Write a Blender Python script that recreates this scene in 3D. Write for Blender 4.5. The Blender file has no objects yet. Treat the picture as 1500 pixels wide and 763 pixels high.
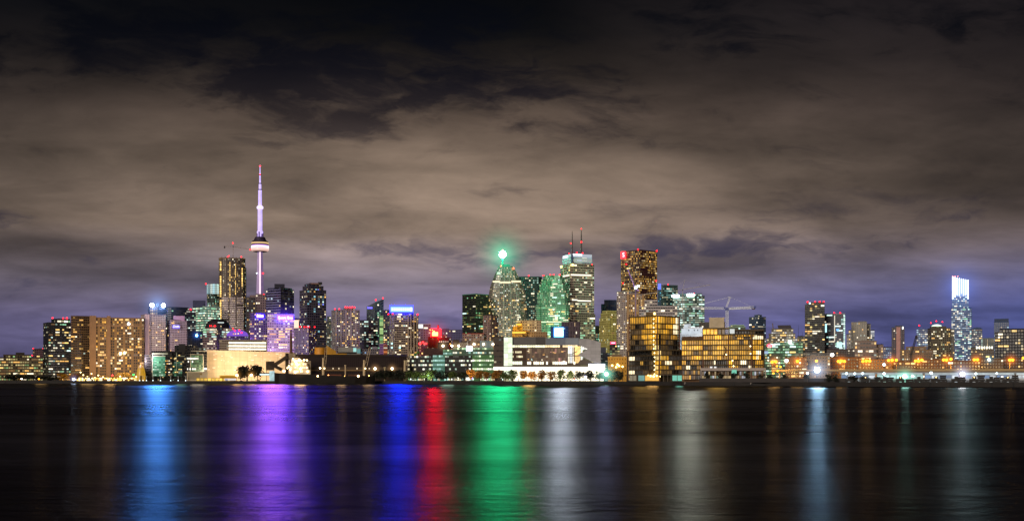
import bpy, math, random
from mathutils import Vector
R = math.radians
random.seed(7)
scn = bpy.context.scene
COL = scn.collection

# ---------------------------------------------------------------- camera calibration (1500 px wide photograph)
F, HY, CZ, GZ = 1657.0, 554.0, 4.0, 1.9      # focal length in px, horizon row, eye height, land height
def lin(h):
    h = h.lstrip('#'); h = ''.join(c*2 for c in h) if len(h) == 3 else h
    v = [int(h[i:i+2], 16)/255 for i in (0, 2, 4)]
    return tuple((c/12.92 if c <= .04045 else ((c+.055)/1.055)**2.4) for c in v)
def WX(px, D): return (px-750)/F*D
def WZ(py, D): return CZ+(HY-py)/F*D

# ---------------------------------------------------------------- materials
class G:
    """tiny node-graph helper"""
    def __init__(s, nt): s.nt = nt
    def n(s, kind, **kw):
        nd = s.nt.nodes.new(kind)
        for k, v in kw.items(): setattr(nd, k, v)
        return nd
    def put(s, sock, v):
        if hasattr(v, 'is_output') or isinstance(v, bpy.types.NodeSocket): s.nt.links.new(v, sock)
        else: sock.default_value = v
    def m(s, op, a, b=0.0, c=0.0):
        nd = s.n('ShaderNodeMath', operation=op)
        s.put(nd.inputs[0], a); s.put(nd.inputs[1], b); s.put(nd.inputs[2], c)
        return nd.outputs[0]
    def mix(s, f, a, b, mode='MIX'):
        nd = s.n('ShaderNodeMix', data_type='RGBA', blend_type=mode)
        s.put(nd.inputs[0], f)
        for i, v in ((6, a), (7, b)):
            s.put(nd.inputs[i], v if not isinstance(v, tuple) else (*v[:3], 1))
        return nd.outputs[2]
    def comb(s, x, y, z):
        nd = s.n('ShaderNodeCombineXYZ')
        for i, v in enumerate((x, y, z)): s.put(nd.inputs[i], v)
        return nd.outputs[0]
    def noise(s, vec, scale, detail=3, rough=.55, dist=0.0):
        nd = s.n('ShaderNodeTexNoise')
        if vec is not None: s.put(nd.inputs['Vector'], vec)
        nd.inputs['Scale'].default_value = scale; nd.inputs['Detail'].default_value = detail
        nd.inputs['Roughness'].default_value = rough; nd.inputs['Distortion'].default_value = dist
        return nd.outputs['Fac']
    def white(s, vec):
        nd = s.n('ShaderNodeTexWhiteNoise', noise_dimensions='3D'); s.put(nd.inputs['Vector'], vec)
        return nd.outputs['Value']
    def ramp(s, f, stops, mode='LINEAR'):
        nd = s.n('ShaderNodeValToRGB'); cr = nd.color_ramp; cr.interpolation = mode
        while len(cr.elements) < len(stops): cr.elements.new(.5)
        for e, (p, c) in zip(cr.elements, stops):
            e.position = p; e.color = (*c[:3], 1) if isinstance(c, tuple) else (c, c, c, 1)
        s.put(nd.inputs[0], f)
        return nd.outputs[0]

def new_mat(name):
    m = bpy.data.materials.new(name); m.use_nodes = True
    m.node_tree.nodes.clear()
    g = G(m.node_tree)
    out = g.n('ShaderNodeOutputMaterial')
    return m, g, out
_mc = {}
def mat(col, rough=.75, metal=0.0, var=.35, scale=.25):
    """plain surface with weathering noise; col is the real-world base colour (linear tuple or hex)"""
    if isinstance(col, str): col = lin(col)
    key = ('p', tuple(round(c, 4) for c in col), rough, metal, var, scale)
    if key in _mc: return _mc[key]
    m, g, out = new_mat('surface')
    tc = g.n('ShaderNodeTexCoord')
    a = g.noise(tc.outputs['Object'], scale, 4, .6)
    f = g.m('MULTIPLY_ADD', a, 2*var, 1-var)
    c = g.mix(1.0, col, g.comb(f, f, f), 'MULTIPLY')
    b = g.n('ShaderNodeBsdfPrincipled')
    g.put(b.inputs['Base Color'], c); b.inputs['Roughness'].default_value = rough; b.inputs['Metallic'].default_value = metal
    g.put(out.inputs[0], b.outputs[0])
    _mc[key] = m
    return m
def lamp(col, S=10., sample=True, var=0.0):
    """a lit lamp, sign or window: emission over a dark pane"""
    if isinstance(col, str): col = lin(col)
    key = ('e', tuple(round(c, 4) for c in col), S, sample, var)
    if key in _mc: return _mc[key]
    m, g, out = new_mat('lit')
    b = g.n('ShaderNodeBsdfPrincipled')
    b.inputs['Base Color'].default_value = (.05, .05, .05, 1); b.inputs['Roughness'].default_value = .4
    b.inputs['Emission Color'].default_value = (*col, 1)
    if var:
        ge = g.n('ShaderNodeNewGeometry'); oi = g.n('ShaderNodeObjectInfo')
        nz = g.ramp(g.noise(ge.outputs['Position'], .42, 3, .6), [(.3, 0.0), (.7, 1.0)])
        f = g.m('MULTIPLY', g.m('MULTIPLY_ADD', oi.outputs['Random'], 1.5*var, 1-.8*var), g.m('MULTIPLY_ADD', nz, 1.5*var, 1-.75*var))
        g.put(b.inputs['Emission Strength'], g.m('MULTIPLY', f, S))
    else: b.inputs['Emission Strength'].default_value = S
    g.put(out.inputs[0], b.outputs[0])
    m.cycles.emission_sampling = 'AUTO' if sample else 'NONE'
    _mc[key] = m
    return m

def facade(wall, glass='#0d1014', fx=.6, fz=.55, lit=.12, band=.0, warm='#ffd9a0', cool='#e6fff0', pcool=.3, S=1.0, dim=.03, rough=.25, wrough=.75, pier=0, clump=0.0, wvar=.25):
    """a storeyed wall: UV counts bays along u and storeys along v"""
    key = ('f', wall, glass, fx, fz, lit, band, warm, cool, pcool, S, dim, rough, pier, clump)
    if key in _mc: return _mc[key]
    m, g, out = new_mat('facade')
    uv = g.n('ShaderNodeUVMap'); uv.uv_map = 'uv'
    sp = g.n('ShaderNodeSeparateXYZ'); g.put(sp.inputs[0], uv.outputs[0])
    u, v = sp.outputs[0], sp.outputs[1]
    oi = g.n('ShaderNodeObjectInfo'); rnd = g.m('MULTIPLY', oi.outputs['Random'], 91.7)
    iu, iv, fu, fv = g.m('FLOOR', u), g.m('FLOOR', v), g.m('FRACT', u), g.m('FRACT', v)
    mu = g.m('LESS_THAN', g.m('ABSOLUTE', g.m('SUBTRACT', fu, .5)), fx/2)
    mv = g.m('LESS_THAN', g.m('ABSOLUTE', g.m('SUBTRACT', fv, .5)), fz/2)
    w = g.m('MULTIPLY', mu, mv)
    if pier:
        pm = g.m('GREATER_THAN', g.m('FRACT', g.m('DIVIDE', g.m('ADD', iu, .5), float(pier))), 1.0/pier)
        w = g.m('MULTIPLY', w, pm)
    r1 = g.white(g.comb(iu, iv, rnd)); r2 = g.white(g.comb(g.m('FLOOR', g.m('DIVIDE', iu, 9.0)), iv, g.m('ADD', rnd, 7.3)))
    r3 = g.white(g.comb(iv, iu, g.m('ADD', rnd, 3.1))); r4 = g.white(g.comb(iu, g.m('ADD', iv, 55.5), rnd))
    p = lit
    if clump:
        nz = g.noise(g.comb(g.m('MULTIPLY', u, .13), g.m('MULTIPLY', v, .22), rnd), 1.0, 2, .6)
        p = g.m('MULTIPLY', g.m('MAXIMUM', g.m('MULTIPLY_ADD', nz, 6*clump, 1-3*clump), .0), lit)
    on = g.m('MAXIMUM', g.m('LESS_THAN', r1, p), g.m('MULTIPLY', g.m('LESS_THAN', r2, band), g.m('LESS_THAN', r3, .85)))
    br = g.m('MULTIPLY_ADD', g.m('POWER', r3, 1.7), .85, .15)
    e = g.m('MULTIPLY', w, g.m('ADD', g.m('MULTIPLY', on, g.m('MULTIPLY', br, S)), g.m('MULTIPLY', g.m('POWER', r4, 3.0), dim)))
    col = g.mix(g.m('LESS_THAN', r4, pcool), lin(warm), lin(cool))
    tc = g.n('ShaderNodeTexCoord')
    nz = g.noise(tc.outputs['Object'], .05, 4, .65)
    f = g.m('MULTIPLY_ADD', nz, 2*wvar, 1-wvar)
    wc = g.mix(1.0, lin(wall), g.comb(f, f, f), 'MULTIPLY')
    b = g.n('ShaderNodeBsdfPrincipled')
    g.put(b.inputs['Base Color'], g.mix(w, wc, lin(glass)))
    g.put(b.inputs['Roughness'], g.m('MULTIPLY_ADD', w, rough-wrough, wrough))
    g.put(b.inputs['Emission Color'], col); g.put(b.inputs['Emission Strength'], e)
    g.put(out.inputs[0], b.outputs[0])
    m.cycles.emission_sampling = 'NONE'
    _mc[key] = m
    return m

# ---------------------------------------------------------------- mesh builder
class MB:
    def __init__(s): s.v, s.f, s.uv, s.mi, s.mats = [], [], [], [], []
    def slot(s, m):
        if m not in s.mats: s.mats.append(m)
        return s.mats.index(m)
    def face(s, pts, m, uv=None):
        i = len(s.v); s.v += [tuple(p) for p in pts]
        s.f.append(tuple(range(i, i+len(pts)))); s.mi.append(s.slot(m))
        s.uv += uv if uv else [(0, 0)]*len(pts)
    def sides(s, poly, z0, z1, m, cw=3., ch=3., top=None):
        """walls of a footprint (counter-clockwise); top: other footprint at z1"""
        top = top or poly; n = len(poly); h = z1-z0
        nv = max(1, round(h/ch)); off = 0
        for i in range(n):
            a, b, c, d = poly[i], poly[(i+1) % n], top[(i+1) % n], top[i]
            L = math.hypot(b[0]-a[0], b[1]-a[1]); nu = max(1, round(L/cw))
            s.face([(*a, z0), (*b, z0), (*c, z1), (*d, z1)], m, [(off, 0), (off+nu, 0), (off+nu, nv), (off, nv)])
            off += nu
    def cap(s, poly, z, m): s.face([(*p, z) for p in poly], m)
    def prism(s, poly, z0, z1, m, cw=3., ch=3., top=None, mtop=None, bottom=False):
        s.sides(poly, z0, z1, m, cw, ch, top); s.cap(top or poly, z1, mtop or m)
        if bottom: s.face([(*p, z0) for p in reversed(poly)], m)
    def box(s, x0, x1, y0, y1, z0, z1, m, cw=3., ch=3.):
        s.prism([(x0, y0), (x1, y0), (x1, y1), (x0, y1)], z0, z1, m, cw, ch, bottom=True)
    def beam(s, a, b, w, m, h=None, n=4):
        a, b = Vector(a), Vector(b); d = (b-a)
        if d.length < 1e-6: return
        d.normalize(); up = Vector((0, 0, 1)) if abs(d.z) < .95 else Vector((0, 1, 0))
        x = d.cross(up).normalized(); y = x.cross(d); h = h or w
        ring = [(math.cos(t)*w*.707, math.sin(t)*h*.707) for t in [math.pi/4+2*math.pi*i/n for i in range(n)]]
        A = [a+x*p+y*q for p, q in ring]; B = [b+x*p+y*q for p, q in ring]
        for i in range(n):
            j = (i+1) % n; s.face([A[j], A[i], B[i], B[j]], m)
        s.face(A, m); s.face(B[::-1], m)
    def lattice(s, a, b, w, m, n, t=.22):
        a, b = Vector(a), Vector(b); d = (b-a).normalized(); up = Vector((0, 0, 1)) if abs(d.z) < .9 else Vector((0, 1, 0))
        x = d.cross(up).normalized()*w/2; y = x.cross(d).normalized()*w/2
        cs = [x+y, -x+y, -x-y, x-y]
        for c in cs: s.beam(a+c, b+c, t, m)
        for i in range(n):
            p, q = a+(b-a)*(i/n), a+(b-a)*((i+1)/n)
            for j in range(4):
                c, e = cs[j], cs[(j+1) % 4]
                s.beam(p+c, q+e, t*.7, m); s.beam(q+c, q+e, t*.7, m)
    def lathe(s, prof, m, n=20, cx=0, cy=0, cw=3.):
        """prof: list of (radius, z) bottom to top"""
        for (r0, z0), (r1, z1) in zip(prof, prof[1:]):
            for i in range(n):
                t0, t1 = 2*math.pi*i/n, 2*math.pi*(i+1)/n
                P = [(cx+r0*math.cos(t0), cy+r0*math.sin(t0), z0), (cx+r0*math.cos(t1), cy+r0*math.sin(t1), z0),
                     (cx+r1*math.cos(t1), cy+r1*math.sin(t1), z1), (cx+r1*math.cos(t0), cy+r1*math.sin(t0), z1)]
                k = max(1, round(2*math.pi*max(r0, r1)/n/cw))
                u = [(i*k, 0), (i*k+k, 0), (i*k+k, 1), (i*k, 1)]
                if r1 < 1e-6: P, u = P[:3], u[:3]
                elif r0 < 1e-6: P, u = [P[0], P[2], P[3]], [u[0], u[2], u[3]]
                s.face(P, m, u)
    def ball(s, c, r, m, n=10, k=6):
        pr = [(r*math.sin(math.pi*i/k), -r*math.cos(math.pi*i/k)+c[2]) for i in range(k+1)]
        pr[0] = (0, pr[0][1]); pr[-1] = (0, pr[-1][1])
        s.lathe(pr, m, n, c[0], c[1])
    def mesh(s, name, smooth=False):
        me = bpy.data.meshes.new(name); me.from_pydata(s.v, [], s.f)
        ul = me.uv_layers.new(name='uv'); ul.data.foreach_set('uv', [c for p in s.uv for c in p])
        for m in s.mats: me.materials.append(m)
        me.polygons.foreach_set('material_index', s.mi)
        if smooth: me.polygons.foreach_set('use_smooth', [True]*len(s.f))
        me.update()
        return me

def link(name, me, parent=None, loc=(0, 0, 0), rz=0.0):
    o = bpy.data.objects.new(name, me); COL.objects.link(o)
    if parent: o.parent = parent
    o.location = loc; o.rotation_euler = (0, 0, rz)
    return o
def tag(o, label, cat, group=None, kind=None):
    if label: o['label'] = label
    if cat: o['category'] = cat
    if group: o['group'] = group
    if kind: o['kind'] = kind
    return o

class T:
    """a thing that faces the harbour: local x runs along the skyline, y away from the water, z up from the land"""
    def __init__(s, name, label, cat, px, D, group=None, z=GZ, yaw=0.0):
        s.px, s.D, s.z = px, D, z
        b = math.atan((px-750)/F); s.k = D/F*math.cos(b); s.kz = D/F
        s.o = bpy.data.objects.new(name, None); COL.objects.link(s.o)
        s.o.location = (WX(px, D), D, z); s.o.rotation_euler = (0, 0, -b+yaw); s.o.empty_display_size = 2
        tag(s.o, label, cat, group)
        s.rng = random.Random(int(px*13+D))
    def x(s, px): return (px-s.px)*s.k
    def h(s, py): return WZ(py, s.D)-s.z
    def d(s, n): return n*s.k
    def rect(s, x0, x1, d0=0, d1=None):
        d1 = (x1-x0)*.8+d0 if d1 is None else d1
        return [(s.x(x0), s.d(d0)), (s.x(x1), s.d(d0)), (s.x(x1), s.d(d1)), (s.x(x0), s.d(d1))]
    def corner(s, x0, xc, x1, d0=0):
        a, b = xc-x0, x1-xc
        return [(s.x(xc), s.d(d0)), (s.x(x1), s.d(d0+a)), (s.x(x0+x1-xc), s.d(d0+a+b)), (s.x(x0), s.d(d0+b))]
    def part(s, name, mb, parent=None, smooth=False, label=None):
        o = link(name, mb.mesh(name, smooth), parent or s.o)
        if label: o['label'] = label
        return o
    def cells(s, p0, p1, z0, z1, nc, nr, pick, fx=.7, fz=.6, proud=.12, name='window', parent=None):
        """individual panes on a wall from p0 to p1 (outside on the right-hand side of p0->p1); pick(c, r) gives a material or None, or (material, span)"""
        L = math.hypot(p1[0]-p0[0], p1[1]-p0[1]); a = math.atan2(p1[1]-p0[1], p1[0]-p0[0])
        cw, ch = L/nc, (z1-z0)/nr; cache = {}; n = 0
        for r in range(nr):
            c = 0
            while c < nc:
                q = pick(c, r)
                if q is None: c += 1; continue
                m, sp = q if isinstance(q, tuple) else (q, 1)
                sp = min(sp, nc-c)
                if (m, sp) not in cache:
                    w, h = cw*(sp-1+fx)/2, ch*fz/2
                    b = MB(); P = [(-w, 0, -h), (w, 0, -h), (w, 0, h), (-w, 0, h)]
                    b.face(P, m)
                    fr = .06
                    b.face([(-w, 0, h), (w, 0, h), (w, proud+fr, h), (-w, proud+fr, h)], m)
                    cache[(m, sp)] = b.mesh(name)
                t = (c+sp/2)/nc
                x, y = p0[0]+(p1[0]-p0[0])*t, p0[1]+(p1[1]-p0[1])*t
                link(name, cache[(m, sp)], parent or s.o, (x+math.sin(a)*proud, y-math.cos(a)*proud, z0+(r+.5)*ch), a)
                n += 1; c += sp
        return n
    def scatter(s, p0, p1, z0, z1, cw, ch, n, pal, fx=.6, fz=.55, spans=(1, 1, 1, 2), **kw):
        L = math.hypot(p1[0]-p0[0], p1[1]-p0[1]); nc, nr = max(1, round(L/cw)), max(1, round((z1-z0)/ch))
        n = min(n, nc*nr//2)
        cs = set(s.rng.sample(range(nc*nr), n))
        return s.cells(p0, p1, z0, z1, nc, nr, lambda c, r: (s.rng.choice(pal), s.rng.choice(spans)) if r*nc+c in cs else None, fx, fz, **kw)
    def beacon(s, px, py, r=1.1, d=2, m=None, post=True):
        r *= .82
        mb = MB(); c = (s.x(px), s.d(d), s.h(py)); mb.ball(c, r*s.k, m or RED, 8, 5)
        o = s.part('beacon', mb)
        if post:
            p = MB(); p.beam((c[0], c[1], c[2]-s.d(3.2)), (c[0], c[1], c[2]-r*s.k*.9), .35*s.k, mat('#2a2a2a')); s.part('beacon_post', p, o)

RED = lamp((1.0, .003, .008), 9.0)
WW, WY, WA, WC, WG, WB = [lamp(c, S, False, .5) for c, S in
    (('#fff1d0', 1.5), ('#ffd27a', 1.3), ('#ffbe62', 1.1), ('#d8fff4', 1.3), ('#9fe6b4', .9), ('#7d8cff', 1.2))]
WD = lamp('#c08a4a', .30, False, .6)
PAL = {'k': [WW, WW, WY, WA, WC, WW, WD, WG, WY], 'w': [WW, WW, WY, WY, WA, WD], 'c': [WW, WC, WC, WG, WW], 'a': [WA, WY, WA, WD, WW], 'g': [WG, WC, WW, WG, WY], 'm': [WW, WY, WC, WA, WW, WB, WD],
       'd': [WW, WY, WD, WA, WD, WW]}

def tower(name, label, x0, x1, ytop, D, fm, cw=2.6, ch=3.0, xc=None, n=24, pal='w', fx=.62, fz=.55, roof='#3a3638', steps=(), pent=(), lights=(), poly=None, group=None, depth=None, spans=(1, 1, 1, 2), cat='tower', rim=1.0, zmin=None):
    """a storeyed tower: wall, roof, set-back storeys, rooftop house, beacons and single lit windows
    steps: (x0, x1, ytop) narrower tiers above; pent: (x0, x1, ytop, hex)"""
    t = T(name, label, cat, (x0+x1)/2, D, group)
    P = poly(t) if poly else (t.corner(x0, xc, x1) if xc else t.rect(x0, x1, 0, depth))
    CW, CH = cw*t.k, ch*t.kz
    w = MB(); z0, z1 = 0, t.h(ytop); w.sides(P, z0, z1, fm, CW, CH)
    t.part('wall', w)
    rm = mat(roof, .9)
    def lid(P, z):
        cx, cy = sum(p[0] for p in P)/len(P), sum(p[1] for p in P)/len(P)
        b = MB(); f = 1.012; hh = rim*t.kz
        Q = [(cx+(p[0]-cx)*f, cy+(p[1]-cy)*f) for p in P]; I = [(cx+(p[0]-cx)*.95, cy+(p[1]-cy)*.95) for p in P]
        b.sides(Q, z, z+hh, rm); b.cap(I, z+hh*.35, rm)
        k = len(P)
        for i in range(k):
            j = (i+1) % k
            b.face([(*Q[i], z+hh), (*Q[j], z+hh), (*I[j], z+hh), (*I[i], z+hh)], rm)
            b.face([(*I[j], z+hh*.35), (*I[i], z+hh*.35), (*I[i], z+hh), (*I[j], z+hh)], rm)
        # plant on the roof: small boxes and vents
        s = max(abs(P[0][0]-cx), abs(P[1][0]-cx))
        for _ in range(3):
            a, c2 = t.rng.uniform(-.55, .35)*s, cy+t.rng.uniform(-.2, .2)*s
            ww, h2 = t.rng.uniform(.12, .3)*s, t.rng.uniform(.6, 1.6)*t.kz
            b.box(cx+a, cx+a+ww, c2, c2+ww, z+hh*.3, z+hh*.35+h2, rm)
        return t.part('roof', b)
    lid(P, z1)
    vis = []
    for i in range(len(P)):
        a, b = P[i], P[(i+1) % len(P)]
        if (b[0]-a[0]) > .25*math.hypot(b[0]-a[0], b[1]-a[1]): vis.append((a, b, z0, z1))
    for sx0, sx1, sy in steps:
        c = (sx0+sx1)/2; dd = (sx1-sx0)*.7
        S = t.rect(sx0, sx1, 3, 3+dd) if not xc else t.corner(sx0, sx0+(sx1-sx0)*(xc-x0)/(x1-x0), sx1, 3)
        b = MB(); b.sides(S, z1, t.h(sy), fm, CW, CH); t.part('setback', b); z1 = t.h(sy); lid(S, z1)
        vis.append((S[0], S[1], t.h(ytop), z1))
    for px0, px1, py, hx in pent:
        b = MB(); S = t.rect(px0, px1, 4, 4+(px1-px0)*.7); b.prism(S, z1-.2*t.kz, t.h(py), mat(hx)); t.part('penthouse', b)
    tot = sum(math.hypot(b[0]-a[0], b[1]-a[1])*(q-p) for a, b, p, q in vis) or 1
    for a, b, p, q in vis:
        zlow = max(p, t.h(zmin)) if zmin else p
        if q-zlow > CH: t.scatter(a, b, zlow, q, CW, CH, round(n*math.hypot(b[0]-a[0], b[1]-a[1])*(q-p)/tot), PAL[pal], fx, fz, spans, proud=.15)
    for L in lights: t.beacon(*L)
    return t
WATER_R, BEACON = .26, 300.0

# ================================================================ camera
cam = bpy.data.cameras.new('camera'); co = bpy.data.objects.new('camera', cam); COL.objects.link(co)
co.location = (0, 0, CZ); co.rotation_euler = (R(90), 0, 0)
cam.sensor_width = 36; cam.sensor_fit = 'HORIZONTAL'; cam.lens = 36*F/1500; cam.shift_y = (HY-381.5)/1500
cam.clip_start = .5; cam.clip_end = 60000
scn.camera = co
scn.view_settings.view_transform = 'Standard'; scn.view_settings.look = 'None'; scn.view_settings.exposure = 0
cy = scn.cycles
cy.use_denoising = True; cy.max_bounces = 5; cy.diffuse_bounces = 2; cy.glossy_bounces = 2; cy.transmission_bounces = 1
cy.volume_bounces = 0; cy.transparent_max_bounces = 8; cy.sample_clamp_indirect = 3.0; cy.sample_clamp_direct = 0.0
cy.caustics_reflective = False; cy.caustics_refractive = False; cy.use_light_tree = True; cy.volume_step_rate = 2.0
cy.use_adaptive_sampling = True; cy.adaptive_threshold = .012

# ================================================================ sky: night overcast lit from below by the city
w = bpy.data.worlds.new('World'); scn.world = w; w.use_nodes = True
g = G(w.node_tree); w.node_tree.nodes.clear()
out = g.n('ShaderNodeOutputWorld'); bg = g.n('ShaderNodeBackground')
tc = g.n('ShaderNodeTexCoord'); sp = g.n('ShaderNodeSeparateXYZ'); g.put(sp.inputs[0], tc.outputs['Generated'])
dx, dy, dz = sp.outputs
el = g.m('MAXIMUM', dz, 0.0)
# cloud layer: the direction is projected on a flat deck above the city
k = g.m('DIVIDE', 1.0, g.m('ADD', el, .17))
px_, py_ = g.m('MULTIPLY', dx, k), g.m('MULTIPLY', dy, k)
c1 = g.noise(g.comb(g.m('MULTIPLY', px_, 1.0), g.m('MULTIPLY', py_, 1.25), 3.7), 1.25, 5, .5, .25)       # big banks
c2 = g.noise(g.comb(g.m('MULTIPLY', px_, 1.3), g.m('MULTIPLY', py_, 1.9), 11.3), 2.2, 7, .56, .4)       # torn edges
c3 = g.noise(g.comb(g.m('MULTIPLY', px_, .75), g.m('MULTIPLY', py_, 1.5), 21.0), 1.25, 4, .5, .4)
base = g.ramp(el, [(0.0, lin('#6a6696')), (.05, lin('#716a91')), (.085, lin('#7f7480')), (.13, lin('#937f70')), (.18, lin('#7a695b')), (.222, lin('#594b41')), (.258, lin('#302822')), (.290, lin('#120f0c')), (.32, lin('#090706')), (.42, lin('#040302'))])
right = g.m('MINIMUM', g.m('MAXIMUM', g.m('MULTIPLY_ADD', g.m('DIVIDE', dx, g.m('MAXIMUM', dy, .2)), 2.2, -.05), 0.0), 1.0)
lowb = g.ramp(el, [(0.0, 1.0), (.055, .8), (.11, .15), (.16, 0.0)])
base = g.mix(g.m('MULTIPLY', right, g.m('MULTIPLY', lowb, 1.0)), base, lin('#4a5798'))
base = g.mix(g.m('MULTIPLY', right, g.ramp(el, [(0.08, 0.0), (.14, .55), (.3, .5)])), base, lin('#43393a'))
left = g.m('MINIMUM', g.m('MAXIMUM', g.m('MULTIPLY_ADD', g.m('DIVIDE', dx, g.m('MAXIMUM', dy, .2)), -2.2, -.35), 0.0), 1.0)
base = g.mix(g.m('MULTIPLY', left, .45), base, lin('#2c2a30'))
# brightness of the deck varies with thickness
br = g.m('MULTIPLY_ADD', g.ramp(c1, [(.30, 0.0), (.68, 1.0)], 'EASE'), .78, .56)
br = g.m('MULTIPLY', br, g.m('MULTIPLY_ADD', g.ramp(c2, [(.3, 0.0), (.7, 1.0)]), .40, .80))
deck = g.mix(1.0, base, g.comb(br, br, br), 'MULTIPLY')
# gaps: dark blue night between the clouds, where the deck is torn
au = g.m('DIVIDE', dx, g.m('MAXIMUM', g.m('ABSOLUTE', dy), .12)); av = g.m('DIVIDE', el, g.m('MAXIMUM', g.m('ABSOLUTE', dy), .12))
wob = g.noise(g.comb(g.m('MULTIPLY', au, 1.0), g.m('MULTIPLY', av, 2.6), 5.0), 6.0, 5, .6)
au = g.m('ADD', au, g.m('MULTIPLY_ADD', wob, .12, -.06)); av = g.m('ADD', av, g.m('MULTIPLY_ADD', wob, -.05, .025))
tear = None
for bx, by, rx, ry, am in ((560, 125, 210, 42, 1.0), (745, 152, 110, 26, .9), (370, 128, 120, 26, .8), (470, 178, 90, 16, .8), (200, 60, 260, 46, .8), (1000, 30, 520, 44, .9), (600, 366, 170, 18, .95), (1075, 360, 240, 17, .95), (1300, 283, 110, 16, .85), (940, 296, 70, 9, .6), (20, 328, 55, 10, .9), (1425, 320, 50, 9, .8), (240, 322, 60, 7, .6), (1180, 300, 40, 9, .6), (850, 190, 90, 14, .5)):
    p = g.m('POWER', g.m('MULTIPLY', g.m('SUBTRACT', au, (bx-750)/F), F/rx), 2.0); q = g.m('POWER', g.m('MULTIPLY', g.m('SUBTRACT', av, (HY-by)/F), F/ry), 2.0)
    e = g.m('MULTIPLY', g.m('EXPONENT', g.m('MULTIPLY', g.m('ADD', p, q), -.7)), am)
    tear = e if tear is None else g.m('ADD', tear, e)
rag = g.noise(g.comb(au, g.m('MULTIPLY', av, 3.0), 9.0), 15.0, 7, .6, .6)
rag2 = g.noise(g.comb(g.m('MULTIPLY_ADD', av, .5, au), g.m('MULTIPLY', av, 3.4), 2.0), 7.0, 6, .58, .4)
hole = g.ramp(g.m('ADD', g.m('MULTIPLY', tear, .55), g.m('MULTIPLY_ADD', g.m('MULTIPLY_ADD', rag2, .6, g.m('MULTIPLY', rag, .4)), -3.4, 1.75)), [(.20, 0.0), (.85, 1.0)], 'EASE')
streak_ = g.ramp(g.m('MULTIPLY_ADD', rag2, .6, g.m('MULTIPLY', rag, .4)), [(.36, .0), (.64, 1.0)])
br2 = g.m('MULTIPLY_ADD', streak_, .30, .84)
deck = g.mix(1.0, deck, g.comb(br2, br2, br2), 'MULTIPLY')
hcol = g.ramp(el, [(0.0, lin('#424674')), (.10, lin('#313356')), (.16, lin('#1c1b33')), (.22, lin('#090918')), (.32, lin('#020204'))])
hcol = g.mix(.22, hcol, deck)
amt = g.ramp(el, [(0.0, .25), (.06, .8), (.12, .85), (.15, .4), (.19, .75), (.24, 1.0)])
deck = g.mix(g.m('MULTIPLY', hole, amt), deck, hcol)
# the city glow is strongest over downtown and dies away to both sides and overhead
side = g.m('POWER', g.m('ABSOLUTE', g.m('SUBTRACT', g.m('DIVIDE', dx, g.m('MAXIMUM', g.m('ABSOLUTE', dy), .12)), -.03)), 2.0)
up = g.ramp(el, [(.04, .0), (.30, 1.0)])
fall = g.m('DIVIDE', .94, g.m('MULTIPLY_ADD', side, g.m('MULTIPLY_ADD', up, 7.0, .9), 1.0))
deck = g.mix(1.0, deck, g.comb(fall, fall, fall), 'MULTIPLY')
sky = g.n('ShaderNodeTexSky'); sky.sky_type = 'NISHITA'; sky.sun_disc = False
sky.sun_elevation = R(14); sky.sun_rotation = R(205); sky.air_density = 1.0
skyc = g.mix(1.0, sky.outputs[0], (.0006, .0006, .0007), 'MULTIPLY')
tot = g.mix(1.0, deck, skyc, 'ADD')
below = g.m('LESS_THAN', dz, -.002)
tot = g.mix(below, tot, (.004, .003, .003))
g.put(bg.inputs[0], tot); bg.inputs[1].default_value = 1.0
g.put(out.inputs[0], bg.outputs[0])

# low sun lamp added behind the viewer's left, standing in for the city glow
sd = bpy.data.lights.new('city_fill', 'SUN'); so = bpy.data.objects.new('city_fill', sd); COL.objects.link(so)
sd.energy = 2.0; sd.angle = R(14); sd.color = (1.0, .88, .76)
so.rotation_euler = (R(90-14), 0, R(-25)); so.location = (-300, -400, 200)

# ================================================================ setting
def struct(name, mb): return tag(link(name, mb.mesh(name)), None, None, None, 'structure')
# shoreline: (photo column, distance)
SH = [(-420, 900), (0, 900), (200, 880), (400, 850), (597, 815), (740, 740), (880, 700), (985, 640), (1000, 606), (1120, 600), (1290, 545), (1500, 512), (2300, 480)]
shore = [(WX(p, d), d) for p, d in SH]
# water
m, g, out = new_mat('lake water')
tc = g.n('ShaderNodeTexCoord'); sp = g.n('ShaderNodeSeparateXYZ'); g.put(sp.inputs[0], tc.outputs['Object'])
wx, wy = sp.outputs[0], sp.outputs[1]
n1 = g.noise(g.comb(g.m('MULTIPLY', wx, .85), g.m('MULTIPLY', wy, 1.6), 0.0), .8, 5, .62)
n2 = g.noise(g.comb(g.m('MULTIPLY', wx, .35), wy, 4.0), .22, 3, .6)
n3 = g.noise(g.comb(g.m('MULTIPLY', wx, .25), wy, 9.0), .018, 4, .6, .6)
hgt = g.m('ADD', g.m('MULTIPLY', n1, .10), g.m('MULTIPLY', n2, .16))
bp = g.n('ShaderNodeBump'); bp.inputs['Strength'].default_value = .9; bp.inputs['Distance'].default_value = 1.0
g.put(bp.inputs['Height'], hgt)
gl = g.n('ShaderNodeBsdfAnisotropic') if False else g.n('ShaderNodeBsdfGlossy')
gl.distribution = 'GGX'
calm = g.ramp(n3, [(.36, 0.0), (.62, 1.0)])
g.put(gl.inputs['Roughness'], g.m('MULTIPLY_ADD', calm, .04, WATER_R))
n4 = g.noise(g.comb(g.m('MULTIPLY', wx, .5), wy, 2.0), .11, 4, .65, .5)
gc = g.m('MULTIPLY', g.m('MULTIPLY_ADD', calm, .075, .07), g.m('MULTIPLY_ADD', g.ramp(n4, [(.35, 0.0), (.65, 1.0)]), .55, .72))
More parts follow.
